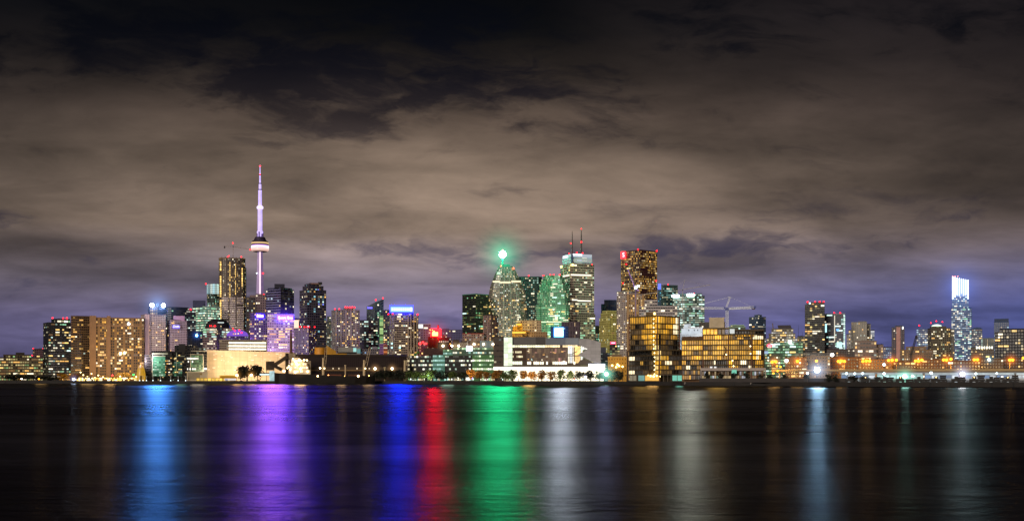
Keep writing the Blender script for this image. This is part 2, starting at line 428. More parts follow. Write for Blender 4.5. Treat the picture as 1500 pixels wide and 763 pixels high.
g.put(gl.inputs['Color'], g.comb(gc, g.m('MULTIPLY', gc, .97), g.m('MULTIPLY', gc, .95)))
g.put(gl.inputs['Normal'], bp.outputs[0])
df = g.n('ShaderNodeBsdfDiffuse'); df.inputs['Color'].default_value = (.004, .003, .003, 1)
fr = g.n('ShaderNodeFresnel'); fr.inputs['IOR'].default_value = 1.33
ms = g.n('ShaderNodeMixShader'); g.put(ms.inputs[0], fr.outputs[0]); g.put(ms.inputs[1], df.outputs[0]); g.put(ms.inputs[2], gl.outputs[0])
g.put(out.inputs[0], ms.outputs[0])
b = MB(); b.face([(-3200, -400, 0), (3200, -400, 0), (3200, 1100, 0), (-3200, 1100, 0)], m); struct('water', b)
# land: one sheet from the quay to the horizon
asph = mat((.03, .028, .027), .9, 0, .4, .02)
b = MB(); far = 24000
for (a, c) in zip(shore, shore[1:]):
    ka, kc = far/a[1], far/c[1]
    b.face([(*a, GZ), (*c, GZ), (c[0]*kc, far, GZ), (a[0]*ka, far, GZ)], asph)
struct('ground', b)
conc = mat((.022, .018, .016), .85, 0, .6, .12)
for i, (p0, p1, lab) in enumerate(((0, 5, 'long low dark quay wall below the hotels, ship and promenade'), (5, 8, 'dark quay wall in front of the glass offices and the gold condominium'), (8, 12, 'dark quay wall under the expressway at the right edge'))):
    b = MB(); top = GZ+.25
    for a, c in zip(shore[p0:p1+1], shore[p0+1:p1+1]):
        b.face([(a[0], a[1]-.3, -1), (c[0], c[1]-.3, -1), (c[0], c[1]-.3, top), (a[0], a[1]-.3, top)], conc)
        b.face([(a[0], a[1]-.3, top), (c[0], c[1]-.3, top), (c[0], c[1]+.5, top), (a[0], a[1]+.5, top)], conc)
    o = link('quay_wall', b.mesh('quay_wall')); tag(o, lab, 'quay wall', 'quay walls')
    f = MB()
    for a, c in zip(shore[p0:p1+1], shore[p0+1:p1+1]):
        L = math.hypot(c[0]-a[0], c[1]-a[1])
        for j in range(int(L/9)):
            t = (j+.5)/int(L/9); x, y = a[0]+(c[0]-a[0])*t, a[1]+(c[1]-a[1])*t-.45
            f.box(x-.18, x+.18, y-.15, y+.15, .1, top-.3, mat((.015, .015, .015)))
    link('fender', f.mesh('fender'), o)

# ================================================================ self-emitting glow balls added around the strongest lamps
def glow_ball(label, px, py, D, rpx, col, S, rz=1.0):
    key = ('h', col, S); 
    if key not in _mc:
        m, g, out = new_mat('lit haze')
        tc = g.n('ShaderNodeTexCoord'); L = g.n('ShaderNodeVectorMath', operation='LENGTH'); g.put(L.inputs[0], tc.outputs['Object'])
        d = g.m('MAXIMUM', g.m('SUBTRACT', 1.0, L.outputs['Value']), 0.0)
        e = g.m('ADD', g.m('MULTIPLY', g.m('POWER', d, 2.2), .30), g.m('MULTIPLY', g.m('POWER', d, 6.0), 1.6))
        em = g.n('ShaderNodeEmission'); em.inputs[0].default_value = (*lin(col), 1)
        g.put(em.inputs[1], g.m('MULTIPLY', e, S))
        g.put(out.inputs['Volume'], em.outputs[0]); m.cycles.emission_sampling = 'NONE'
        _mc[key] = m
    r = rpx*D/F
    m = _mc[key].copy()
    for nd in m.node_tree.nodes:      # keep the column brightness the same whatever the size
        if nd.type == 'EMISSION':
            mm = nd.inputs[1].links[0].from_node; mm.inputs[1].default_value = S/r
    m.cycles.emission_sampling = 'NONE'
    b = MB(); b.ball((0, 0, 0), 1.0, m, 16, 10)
    o = link('added_glow', b.mesh('added_glow'), None, (WX(px, D), D, WZ(py, D))); o.scale = (r, r, r*rz)
    return tag(o, label, 'glow_ball', 'added glow around the brightest lamps', 'stuff')

# ================================================================ far and middle skyline, left to right
office = lambda **k: facade('#4a4644', **k)
# --- left edge
tower('office_block', 'long low office block with rows of lit windows at the left edge', -8, 63, 524, 1010, facade('#5a4a30', lit=.55, band=.35, warm='#ffe9a0', cool='#b9f0a0', pcool=.25, S=1.1, fx=.75, fz=.45, dim=.1), 3.4, 4.4, n=34, pal='a', fx=.75, fz=.42, steps=((5, 46, 520),), pent=((23, 36, 516, '#2a2018'),), roof='#2c2018', spans=(1, 2, 2, 3))
tower('apartment_tower', 'small far tower edged with red roof lights behind the low office block', 48, 64, 511.5, 2300, facade('#6b4a50', lit=.05, fx=.7), 2.6, 3, n=6, pal='w', lights=((48.8, 510.5, 1.2), (62.5, 511, 1.2), (47.6, 520.4, 1.1), (60, 515.5, 1.0)))
tower('condominium_tower', 'black glass condominium tower with red roof lights beside brown hotel slab', 63, 104, 473, 1010, facade('#0e0d10', '#050507', lit=.13, warm='#fff0c0', cool='#d8ffe8', pcool=.2, S=.9, fx=.8, fz=.5, dim=.02, clump=.6), 3.4, 3.8, xc=71, n=64, pal='k', fx=.78, fz=.42, steps=((75, 103, 467.5),), roof='#151214', lights=((77, 465.6, 1.3), (92.5, 465.8, 1.3), (98, 465.5, 1.5)), spans=(1, 1, 2, 2))
tower('hotel_slab', 'narrow brown hotel slab with thin floor lines, few windows lit', 104, 131, 463.5, 1020, facade('#6a4c26', '#110a05', lit=.07, warm='#ffca70', fx=.86, fz=.62, S=1.1), 3.1, 3.5, n=14, pal='a', fx=.85, fz=.5, roof='#4a3524', spans=(1, 2, 3))
t = tower('hotel_slab', 'wide golden brown hotel slab with two projecting blank piers', 131, 211, 466, 985, facade('#74552c', '#0e0805', lit=.24, warm='#ffb84a', cool='#ffe8b0', pcool=.25, fx=.74, fz=.66, S=1.3, pier=4, clump=.3, dim=.06, rough=.7), 3.1, 3.9, n=84, pal='a', fx=.8, fz=.55, roof='#6a4c30', spans=(1, 1, 2))
for a, c in ((131.5, 141), (156.5, 162)):
    b = MB(); b.prism([(t.x(a), -t.d(2.5)), (t.x(c), -t.d(2.5)), (t.x(c), t.d(8)), (t.x(a), t.d(8))], 0, t.h(463), mat('#7a5a3a', .8)); t.part('pier', b)
b = MB(); b.box(t.x(141), t.x(211), -t.d(.6), 0, t.h(478), t.h(475.5), mat('#7c5c3a')); t.part('ledge', b)
LAMPY, LAMPW = lamp((1.0, .80, .42), 14.0), lamp((.85, .93, 1.0), 14.0)
for px, py, r in ((176.5, 517.5, 1.9), (182.5, 516.5, 1.7), (188.5, 474, 1.9)):
    b = MB(); b.ball((t.x(px), -t.d(1.6), t.h(py)), r*t.k, LAMPY if px < 186 else LAMPW, 10, 6); f = t.part('flood_lamp', b)
    b = MB(); b.beam((t.x(px), -t.d(1.6), t.h(py)-r*t.k*.8), (t.x(px), 0, t.h(py)-r*t.k*2), .35*t.k, mat('#333')); t.part('bracket', b, f)
# --- pink white slabs
t = tower('hotel_tower', 'pale pink slab tower crowned by a round floodlit penthouse', 206, 243, 461, 1000, facade('#bca8a8', '#2a1c26', lit=.03, warm='#ffd070', fx=.62, fz=.42, S=1.2, dim=.02, wvar=.15), 2.5, 2.7, xc=213, n=26, pal='a', fx=.7, fz=.6, roof='#8a6a70')
b = MB(); b.prism([(t.x(212), -t.d(1)), (t.x(219), -t.d(1.2)), (t.x(219), t.d(6)), (t.x(212), t.d(6))], 0, t.h(460.6), mat('#bca0a2', .8, 0, .15)); t.part('end_wall', b)
b = MB(); r = 14*t.k; c = (t.x(231), t.d(17)); b.lathe([(r, t.h(461)), (r, t.h(456.5)), (r*1.06, t.h(456)), (r*1.06, t.h(452.5)), (r, t.h(452)), (r, t.h(449)), (r*.3, t.h(448)), (0, t.h(448))], facade('#3a3a58', '#161624', lit=.5, fx=.7, fz=.5, warm='#ffe0b0', S=.9), 28, *c); t.part('round_penthouse', b)
BLUEW = lamp((.42, .68, 1.0), 90.0)
for px in (222.5, 239.5):
    b = MB(); b.ball((t.x(px), t.d(3), t.h(446.8)), 2.9*t.k, BLUEW, 12, 8); f = t.part('flood_lamp', b)
    b = MB(); b.beam((t.x(px), t.d(3), t.h(449.4)), (t.x(px), t.d(5), t.h(452.5)), .6*t.k, mat('#333')); t.part('bracket', b, f)
b = MB(); b.box(t.x(229), t.x(232.5), t.d(8), t.d(12), t.h(448.5), t.h(443.5), mat('#3a3a44')); t.part('mast_box', b)
t = tower('hotel_tower', 'pink slab tower carrying a small blue rooftop sign', 244.5, 274, 469.3, 1010, facade('#b49fb0', '#2a1b2c', lit=.02, warm='#ffd070', fx=.7, fz=.42, S=1.1, dim=.02, wvar=.15), 2.4, 2.5, xc=251, n=8, pal='a', fx=.7, fz=.6, roof='#80607a', pent=((254, 270.5, 462.3, '#a880a0'),))
BLUE = lamp((.02, .02, 1.0), 16.0); BLUEL = lamp((.45, .42, 1.0), 3.0)
b = MB(); y = t.h(477)
sg = MB(); sg.box(t.x(252.4), t.x(263.6), -t.d(.9), -t.d(.5), t.h(481.2), t.h(475.8), lamp((.10, .03, .75), .8)); sg = t.part('sign', sg)
for q, (a, c, py) in enumerate(((253.4, 256.2, 476.9), (256.6, 258, 477.3), (258.4, 262.6, 477.4), (253.2, 255.0, 479.3), (255.3, 257.1, 479.3), (257.4, 259.2, 479.3), (259.5, 261.2, 479.3), (261.4, 262.9, 479.3))):
    b.box(t.x(a), t.x(c), -t.d(1.3), -t.d(.95), t.h(py)-.55*t.k, t.h(py)+.55*t.k, BLUEL)
t.part('letter', b, sg)
# --- dark glass behind
tower('glass_tower', 'dark blue office tower with rounded edge behind the pink slabs', 240, 277, 450.5, 1700, facade('#141a2e', '#0a1120', lit=.10, band=.04, warm='#fff0c8', cool='#c8fff0', pcool=.5, S=.7, fx=.85, fz=.5), 3.0, 3.2, n=16, pal='c', roof='#1a2036', poly=lambda t: [(t.x(258+18.5*math.cos(a)), t.d(10+10*math.sin(a))) for a in [math.pi*(1+i/8) for i in range(9)]]+[(t.x(276.5), t.d(26)), (t.x(239.5), t.d(26))])
tower('glass_tower', 'dark narrow glass block with white lit floors left of pale green offices', 273, 287, 455, 1600, facade('#151a26', '#0b1018', lit=.12, band=.15, warm='#fff6e0', cool='#d8fff4', S=.9, fx=.85), 3, 3, n=14, pal='c', lights=((279.5, 453, 1.4),), roof='#181c26')
t = tower('office_block', 'low navy block with one bright blue lamp', 270, 299, 486.5, 1400, facade('#0c1228', '#060a18', lit=.05, cool='#80b8ff', pcool=.7, S=.7), 3, 3, n=5, pal='c', roof='#0c1020')
b = MB(); b.ball((t.x(288), -t.d(1.5), t.h(491.3)), 1.7*t.k, lamp((.12, .45, 1.0), 30.0), 10, 6); f = t.part('blue_lamp', b)
b = MB(); b.beam((t.x(288), -t.d(1.5), t.h(493)), (t.x(288), t.d(1), t.h(494)), .5*t.k, mat('#222')); t.part('bracket', b, f)
tower('office_tower', 'pale green lit office block with bright white floors under a navy box', 282, 323, 449.5, 1750, facade('#4c6056', '#1c2c26', lit=.75, band=.8, warm='#f4ffd8', cool='#c4ffe0', pcool=.45, S=1.5, fx=.86, fz=.5, dim=.15), 3, 3.6, xc=300, n=40, pal='g', fx=.85, fz=.5, roof='#9ab8a4', pent=((282.5, 301, 440, '#23253f'),), spans=(2, 2, 3, 4))
t = tower('glass_tower', 'slim glass tower with a bright white round crown beside the unfinished tower', 303, 323, 431, 1900, facade('#3a4a44', '#101c1c', lit=.15, band=.35, warm='#ffe7b0', cool='#d0ffe8', pcool=.5, S=.8, fx=.85, fz=.5), 2.6, 3.0, n=16, pal='c', poly=lambda t: [(t.x(313+10*math.cos(a)), t.d(10+10*math.sin(a))) for a in [2*math.pi*i/16 for i in range(16)]], roof='#405050', lights=((301.6, 415.8, 1.1),))
b = MB(); b.lathe([(10*t.k, t.h(431)), (10*t.k, t.h(428)), (10*t.k, t.h(425)), (10*t.k, t.h(422)), (10*t.k, t.h(419)), (10*t.k, t.h(416)), (8*t.k, t.h(415.4)), (0, t.h(415.4))], facade('#8aa8a8', '#304a50', lit=.85, band=.7, warm='#e8fff8', cool='#c8f4ff', pcool=.6, S=1.6, fx=.9, fz=.7), 18, t.x(313), t.d(10)); t.part('crown', b)
# --- unfinished tall tower with crane
t = tower('unfinished_tower', 'tall unfinished tower with gold lit edges and white floor edges below', 320.5, 359.5, 379, 1800, facade('#4c4038', '#191414', lit=.34, band=.0, warm='#ffd890', cool='#fff4d8', pcool=.3, S=.7, fx=.5, fz=.6, dim=.12, pier=3), 2.3, 2.6, n=50, pal='w', fx=.5, fz=.6, roof='#6a4e24', lights=((333.5, 376, 1.0), (353.5, 375.7, 1.1)),
          poly=lambda t: [(t.x(p), t.d(q)) for p, q in ((324, 0), (331, -3), (340, -4.2), (349, -3), (356, 0), (359.5, 6), (359.5, 30), (320.5, 30), (320.5, 5))])
wht = mat('#b9a9a4', .7)
b = MB()
for i in range(25):       # white balcony edges on the finished lower storeys
    z = t.h(437+i*2.65)
    for p0, p1 in ((324.6, 334.5), (336.5, 345), (347, 357)):
        if t.rng.random() < .86:
            dd = lambda p: -4.6+abs(p-340)**2*.014
            b.prism([(t.x(p0), t.d(dd(p0)-.8)), (t.x((p0+p1)/2), t.d(dd((p0+p1)/2)-.8)), (t.x(p1), t.d(dd(p1)-.8)), (t.x(p1), t.d(2)), (t.x(p0), t.d(2))], z, z+1.15*t.kz, wht, bottom=True)
t.part('balcony_edge', b)
GOLD = lamp((1.0, .62, .16), 1.5, False, .5)
for c, w_, y0, y1 in ((323.2, 2.2, 383, 474), (336.8, 1.1, 384, 437), (345, .9, 386, 432), (354.8, 1.8, 392, 420)):
    n = int((y1-y0)/3.4)
    t.cells((t.x(c-w_/2), t.d(-4.9+abs(c-340)**2*.014)), (t.x(c+w_/2), t.d(-4.9+abs(c-340)**2*.014)), t.h(y1), t.h(y0), 1, n, lambda a, r: GOLD if t.rng.random() < .9 else None, .95, .8, name='work_light')
b = MB()
for p in (325, 330, 336, 341, 346, 351, 356): b.beam((t.x(p), t.d(1), t.h(379)), (t.x(p), t.d(1), t.h(376.2)), .7*t.k, mat('#7a6030'))
b.box(t.x(322), t.x(358), t.d(0), t.d(14), t.h(379.2), t.h(377.8), mat('#8a6a2c')); t.part('formwork', b)
b = MB(); b.prism([(t.x(358), t.d(7)), (t.x(361), t.d(7)), (t.x(361), t.d(14)), (t.x(358), t.d(14))], 0, t.h(391), facade('#3a4448', '#1a2428', lit=.5, cool='#c8ffff', pcool=.6, S=.8), 3*t.k, 3*t.k); t.part('hoist_shaft', b)
def crane(label, px, D, base, top, arms, mcol='#b0b0b8', w=1.2, group='tower cranes', apex=None, name='tower_crane', jm=None, extra=()):
    """arms: (px, py) tips seen from the mast head; every crane: mast, jib, counter jib, tie, cab"""
    t = T(name, label, 'crane', px, D, group); m = mat(mcol, .6)
    hub = (0, 0, t.h(top)); W = w*t.k
    b = MB(); b.lattice((0, 0, t.h(base)), hub, W, m, max(4, int((base-top)/w/1.2)), .16*W+.08); t.part('mast', b)
    for i, (ax, ay) in enumerate(arms):
        b = MB(); tip = (t.x(ax), 0, t.h(ay)); n = max(4, int(abs(ax-px)/w/1.3))
        b.lattice((0, 0, t.h(top)+W*.4), tip, W*.8, jm or m, n, .14*W+.08); t.part('jib' if i == 0 else 'counter_jib', b)
    if apex:
        b = MB(); A = (t.x(apex[0]), 0, t.h(apex[1])); b.lattice(hub, A, W*.7, m, 6, .14*W+.06); t.part('tower_head', b)
        b = MB()
        for ax, ay in arms: b.beam(A, (t.x(px+(ax-px)*.82), 0, t.h(top+(ay-top)*.82)+W*.6), .16*t.k, m)
        t.part('tie', b)
    b = MB(); b.box(-W*.9, W*.9, -W*1.2, W*1.2, t.h(top)-W*.7, t.h(top)+W*.9, mat('#2b3d6e')); t.part('cab', b)
    return t
t = crane('small crane with red lamps standing on the unfinished tower', 341.5, 1800, 379, 361.5, ((365.5, 364.5), (328.5, 361)), '#a09088', .8, apex=(340.8, 356))
for q in ((341, 356, 1.1), (335.5, 375, .9), (366.5, 364.8, 1.3)): t.beacon(*q, d=0, post=False)
b = MB(); b.box(t.x(328), t.x(330), -t.d(.7), t.d(.7), t.h(364), t.h(361), mat('#3c3634')); t.part('counterweight', b)

# --- the observation tower
t = T('observation_tower', 'very tall slender observation tower lit violet with a round pod', 'tower', 380.9, 2900)
k, h = t.k, t.h
cm = mat('#b090a8', .7, 0, .12)
def glow_skin(name, hexc, S):  # emission painted on the skin in place of violet floodlighting
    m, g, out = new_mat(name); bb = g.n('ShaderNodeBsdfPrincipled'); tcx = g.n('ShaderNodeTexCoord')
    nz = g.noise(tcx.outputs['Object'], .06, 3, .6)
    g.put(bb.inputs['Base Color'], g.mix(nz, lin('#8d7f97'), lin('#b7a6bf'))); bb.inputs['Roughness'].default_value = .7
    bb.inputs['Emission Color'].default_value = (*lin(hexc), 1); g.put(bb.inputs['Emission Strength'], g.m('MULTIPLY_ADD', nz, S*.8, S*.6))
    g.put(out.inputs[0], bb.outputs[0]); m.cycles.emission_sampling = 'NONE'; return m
vio, shaftm = glow_skin('violet emissive cladding', '#c9b4ff', 1.05), glow_skin('violet emissive concrete', '#a98ac0', .40)
def trefoil(r, n=24): return [(r*(1+.16*math.cos(3*a-math.pi/2))*math.cos(a), r*(1+.16*math.cos(3*a-math.pi/2))*math.sin(a)) for a in [2*math.pi*i/n for i in range(n)]]
b = MB()
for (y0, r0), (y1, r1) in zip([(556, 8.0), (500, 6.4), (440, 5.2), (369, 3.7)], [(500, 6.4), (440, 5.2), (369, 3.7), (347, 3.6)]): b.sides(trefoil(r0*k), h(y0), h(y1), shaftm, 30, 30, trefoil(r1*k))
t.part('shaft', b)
b = MB(); b.prism([(-.9*k, -5.9*k), (.9*k, -5.9*k), (.9*k, -2*k), (-.9*k, -2*k)], h(432), h(369.5), lamp((1.0, .70, .76), 1.6), top=[(-.8*k, -4.6*k), (.8*k, -4.6*k), (.8*k, -2*k), (-.8*k, -2*k)]); t.part('lift_lighting', b)
pod = MB(); dk = mat('#3d2f45', .5)
pod.lathe([(3.5*k, h(369.5)), (8*k, h(369.2)), (11*k, h(368.4))], dk, 32); pod.lathe([(11.8*k, h(359)), (12.3*k, h(358.4)), (12.3*k, h(357.6))], dk, 32)
pod.lathe([(12.8*k, h(355.4)), (11.6*k, h(353.6)), (9*k, h(352)), (8.4*k, h(350)), (7*k, h(347.5)), (3*k, h(346.8))], dk, 32); po = t.part('pod', pod)
for nm, r0, y0, r1, y1, c, S in (('radome', 11*k, 368.4, 13.1*k, 366.5, (1.0, .58, .48), .7), ('radome', 13.1*k, 366.5, 13.1*k, 363.2, (1.0, .70, .62), 1.0), ('light_ring', 13.0*k, 362.6, 12.8*k, 360.6, (.86, .6, 1.0), 3.0), ('light_ring', 12.8*k, 360.6, 11.8*k, 359.0, (.55, .22, .9), .8), ('window_ring', 12.3*k, 357.6, 12.8*k, 355.4, (1.0, .66, .30), .8)):
    b = MB(); b.lathe([(r0, h(y0)), (r1, h(y1))], lamp(c, S), 32); t.part(nm, b, po)
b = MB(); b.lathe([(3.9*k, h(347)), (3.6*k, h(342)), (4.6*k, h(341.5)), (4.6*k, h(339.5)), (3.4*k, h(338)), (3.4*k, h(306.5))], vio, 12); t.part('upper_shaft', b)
for a in range(6):
    b = MB(); q = a*math.pi/3+.2; b.box(4.2*k*math.cos(q)-.9*k, 4.2*k*math.cos(q)+.9*k, 4.2*k*math.sin(q)-.9*k, 4.2*k*math.sin(q)+.9*k, h(347), h(340+a % 2*3), mat('#6a50a0')); t.part('equipment_box', b)
b = MB(); b.lathe([(3.4*k, h(306.5)), (4.9*k, h(305.6)), (4.9*k, h(303)), (3.2*k, h(301.3))], lamp((.82, .70, 1.0), 1.3), 20); t.part('upper_pod', b)
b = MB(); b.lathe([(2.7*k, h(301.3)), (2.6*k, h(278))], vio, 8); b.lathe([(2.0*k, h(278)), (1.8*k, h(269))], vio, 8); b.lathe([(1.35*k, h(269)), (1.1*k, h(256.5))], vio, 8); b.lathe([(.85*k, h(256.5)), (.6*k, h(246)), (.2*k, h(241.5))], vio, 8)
for r, y in ((2.9, 278), (2.2, 269), (1.7, 256.5)): b.lathe([(r*k, h(y+.8)), (r*k, h(y-.6)), (0, h(y-.6))], mat('#54406a'), 8)
t.part('antenna', b)
for py, r in ((243.4, .9), (256, 1.0), (278, .7)):
    b = MB(); b.lathe([(r*k*1.2, h(py+.5)), (r*k*1.2, h(py-.5)), (0, h(py-.5))], RED, 8); t.part('beacon', b)
for px, py, m_ in ((376, 400.5, lamp((.8, .9, 1), 4)), (385.6, 400.5, RED), (386.2, 434.8, RED)):
    b = MB(); b.ball((t.x(px), -3.6*k, h(py)), .9*k, m_, 8, 5); t.part('beacon', b)

# --- waterfront towers behind the warehouse
tower('office_block', 'grey block with pyramid cap left of the observation tower foot', 358.5, 383, 436, 2050, facade('#54494e', '#1a1618', lit=.16, warm='#ffdf9a', S=1.0, fx=.6, fz=.55), 3.2, 3.4, n=26, pal='w', roof='#5a4f50', pent=((366, 377, 432, '#8a7070'),))
tower('apartment_block', 'plain grey brown block before the observation tower shaft', 374.5, 391, 431.5, 2000, facade('#8d737c', '#2a2026', lit=.10, warm='#ffdf9a', fx=.5, fz=.5), 3.2, 3.6, n=10, pal='w', roof='#80686e', zmin=500)
t = tower('apartment_tower', 'mauve apartment block with a short blue sign near its top', 366, 392, 459, 1500, facade('#5a4c62', '#17131c', lit=.2, warm='#ffe7b8', cool='#ffffff', S=1.0, fx=.55, fz=.6), 3.3, 3.5, n=34, pal='w', roof='#4a4050')
VIOL = lamp((.012, .004, 1.0), 60.0); VIOW = lamp((.62, .62, 1.0), 4.0)
sg = MB(); sg.box(t.x(375.6), t.x(386.4), -t.d(1.6), -t.d(.6), t.h(465.4), t.h(460.6), VIOL); sg = t.part('sign', sg)
b = MB()
for a, c in ((376.4, 378.4), (378.9, 380.5), (381, 383), (383.5, 385.6)): b.box(t.x(a), t.x(c), -t.d(2.1), -t.d(1.62), t.h(464.2), t.h(461.6), VIOW)
t.part('letter', b, sg)
tower('condominium_tower', 'blue black condominium tower with white balcony bands and cap beside the observation tower', 389.5, 431, 424, 1800, facade('#6a6490', '#0f0c22', lit=.06, warm='#fff0c0', cool='#d8f0ff', pcool=.5, S=1.0, fx=.97, fz=.66), 3.4, 3.7, xc=411, n=26, pal='w', roof='#3a3a58', steps=((392, 428, 421.5),), pent=((402, 417, 415.5, '#141224'),), lights=((386.6, 431, .8),), spans=(1, 2, 2))
t = tower('office_block', 'broad beige office block bearing a long violet lit sign', 391.5, 431, 460.5, 1350, facade('#a08c98', '#3c3038', lit=.42, band=.16, warm='#fff2d0', cool='#ffffff', pcool=.3, S=1.0, fx=.72, fz=.5, dim=.15), 3.3, 3.9, n=60, pal='w', fx=.75, fz=.5, roof='#8c70a8', spans=(1, 2, 3))
sg = MB(); sg.box(t.x(406), t.x(429.8), -t.d(1.6), -t.d(.6), t.h(469.2), t.h(461.2), VIOL); sg = t.part('sign', sg)
def text(t, s, px, py, hpx, wpx, m, d, parent, name='lettering'):
    cu = bpy.data.curves.new('lettering', 'FONT'); cu.body = s; cu.align_x = 'CENTER'; cu.align_y = 'CENTER'; cu.size = 1; cu.extrude = .02
    o = bpy.data.objects.new('tmp', cu); COL.objects.link(o); bpy.context.view_layer.update()
    me = bpy.data.meshes.new_from_object(o); dim = o.dimensions.copy(); bpy.data.objects.remove(o)
    me.materials.clear(); me.materials.append(m)
    q = link(name, me, parent, (t.x(px), -t.d(d), t.h(py))); q.rotation_euler = (R(90), 0, 0)
    q.scale = (wpx*t.k/dim.x, hpx*t.kz/max(dim.y, .1), t.k*4); return q
text(t, 'Queens Quay', 418, 465.3, 5.2, 21.5, VIOW, 1.75, sg)
tower('apartment_block', 'dark stub with a bright orange window panel right of violet sign', 431, 439.5, 467, 1400, facade('#3a3048', '#15101c', lit=.3, warm='#ffdca0', S=1.2), 3, 4, n=4, pal='a')
t = T('billboard', 'glowing pale orange screen panel right of the violet sign', 'billboard', 434.5, 1330); b = MB(); b.box(t.x(430.8), t.x(437.6), 0, t.d(1), t.h(481), t.h(468.6), lamp((1.0, .66, .42), 1.3, False)); t.part('screen', b)
b = MB(); b.beam((t.x(434), t.d(.5), 0), (t.x(434), t.d(.5), t.h(481)), t.d(.8), mat('#444')); t.part('post', b)
tower('condominium_tower', 'dark condominium tower with teal and yellow windows and stepped cap', 438.5, 478, 425, 1800, facade('#4a4258', '#0d0a14', lit=.12, warm='#ffe9b0', cool='#a8f0ff', pcool=.3, S=1.0, fx=.8, fz=.62, clump=.4), 3.3, 3.6, xc=450, n=44, pal='m', roof='#2c2838', steps=((443, 474, 419), (446, 470, 416)), pent=((453, 467, 414, '#6a4c40'), (466, 472, 412.6, '#1a161c')), spans=(1, 1, 2))
tower('apartment_block', 'pale lilac gridded apartment block with red lights along its roof', 431, 463.5, 481, 1250, facade('#8a7c98', '#1c1824', lit=.12, warm='#ffe7b8', cool='#ffffff', S=1.0, fx=.66, fz=.55), 2.5, 2.9, xc=452, n=30, pal='w', roof='#6a5a70', lights=tuple((p, 478.6, 1.1) for p in (440, 446, 450, 453, 461)))
tower('apartment_block', 'thin pale block topped by a teal panel between two residential towers', 476.5, 487, 472, 2100, facade('#7a7a78', '#303030', lit=.25, warm='#ffe0a0', S=.9), 2.6, 3, n=10, pal='c', steps=((479, 485, 464),))
tower('apartment_tower', 'light grey apartment tower with vertical ribs and red roof lights', 485, 527, 454.5, 1500, facade('#9a8f90', '#1f1a1e', lit=.14, warm='#ffe4a8', cool='#ffffff', S=1.0, fx=.7, fz=.6, pier=3), 2.5, 3.1, xc=491, n=64, pal='w', roof='#7a6c70', steps=((503, 520, 451.5),), lights=((490.5, 452.6, 1.0), (497, 452.5, 1.0), (506, 449.6, 1.2), (509, 449.6, 1.1), (512.5, 449.6, 1.1), (516, 449.6, 1.2), (519.5, 449.7, 1.1)))
tower('glass_tower', 'low dark curved glass block in front of the sloped tower', 527, 553.5, 469.5, 1600, facade('#3a3844', '#121218', lit=.14, band=.18, warm='#fff0d0', cool='#d0ffe8', pcool=.4, S=.9, fx=.85, fz=.55), 3, 3.2, n=26, pal='c', roof='#33323c', poly=lambda t: [(t.x(527), t.d(4)), (t.x(533), t.d(1)), (t.x(540), 0), (t.x(547), t.d(1)), (t.x(553.5), t.d(4)), (t.x(553.5), t.d(20)), (t.x(527), t.d(20))])
# sloped glass tower
t = T('glass_tower', 'glass tower with a roof sloping up to the right and red tips', 'tower', 549, 1950)
fm = facade('#4a5468', '#20283c', lit=.06, band=.05, warm='#f0ffd8', cool='#c8ffe8', pcool=.6, S=.8, fx=.9, fz=.6, dim=.06); k, h = t.k, t.h
b = MB(); xa, xb, xc_ = t.x(537), t.x(549), t.x(562)
def quad(b, p0, p1, zt0, zt1, m, n=10, nr=30): b.face([(*p0, 0), (*p1, 0), (*p1, zt1), (*p0, zt0)], m, [(0, 0), (n, 0), (n, nr), (0, nr)])
A_, B_, C_, D_ = (xa, t.d(2)), (xb, 0), (xc_, t.d(3)), (xc_, t.d(20)); E_ = (xa, t.d(20))
for p, q, z0, z1 in ((A_, B_, 449, 443), (B_, C_, 443, 437.5), (C_, D_, 437.5, 437.5), (D_, E_, 437.5, 449), (E_, A_, 449, 449)): quad(b, p, q, h(z0), h(z1), fm)
t.part('wall', b)
b = MB(); b.face([(*A_, h(449)), (*B_, h(443)), (*C_, h(437.5)), (*D_, h(437.5)), (*E_, h(449))], mat('#5a7088', .3)); t.part('roof', b)
b = MB(); b.prism([(t.x(556), -t.d(.5)), (t.x(561.5), t.d(2)), (t.x(561.5), t.d(6)), (t.x(556), t.d(4))], 0, h(462), facade('#7fa070', '#6f9060', lit=.6, band=.5, warm='#d8ffa8', cool='#a8ffb0', S=.45, fx=.95, fz=.9, dim=.3), 6*k, 3*k); t.part('lit_stairwell', b)
for px, py in ((550.5, 439), (561, 436.3)): t.beacon(px, py, 1.2, 3)
t.scatter(B_, C_, h(520), h(445), 3*k, 3*k, 16, PAL['g'], proud=.3); t.scatter(A_, B_, h(520), h(450), 3*k, 3*k, 5, PAL['w'], proud=.3)
b = MB(); b.box(t.x(538), t.x(546), t.d(.6), t.d(1.4), h(452), h(449.6), lamp((.12, .10, 1.0), 2.5)); t.part('blue_strip', b)
tower('apartment_tower', 'dim narrow tower between sloped glass tower and the blue sign', 561.5, 573, 455, 1900, facade('#44404a', '#18161a', lit=.25, warm='#ffe9a8', cool='#d0ffc8', pcool=.3, S=1.0), 2.8, 3.2, n=18, pal='w', roof='#3e3c48')
t = tower('apartment_tower', 'beige balcony tower under a wide glowing blue rooftop sign', 570, 613, 462, 1250, facade('#a89484', '#2c2422', lit=.13, warm='#ffe4a8', cool='#d8fff0', pcool=.2, S=1.0, fx=.9, fz=.6, dim=.05), 3.4, 3.3, xc=578, n=52, pal='w', roof='#8a7a78', steps=((573, 606, 458.5),), lights=((568.8, 460, 1.1), (575.3, 459.8, 1.1), (612, 460.3, 1.5)), spans=(1, 1, 2))
b = MB()
for px in (598, 602, 606.5, 611): b.box(t.x(px)-.6*t.k, t.x(px)+.6*t.k, t.d(2), t.d(40), 0, t.h(460), mat('#b09a84'))
t.part('corner_rib', b)
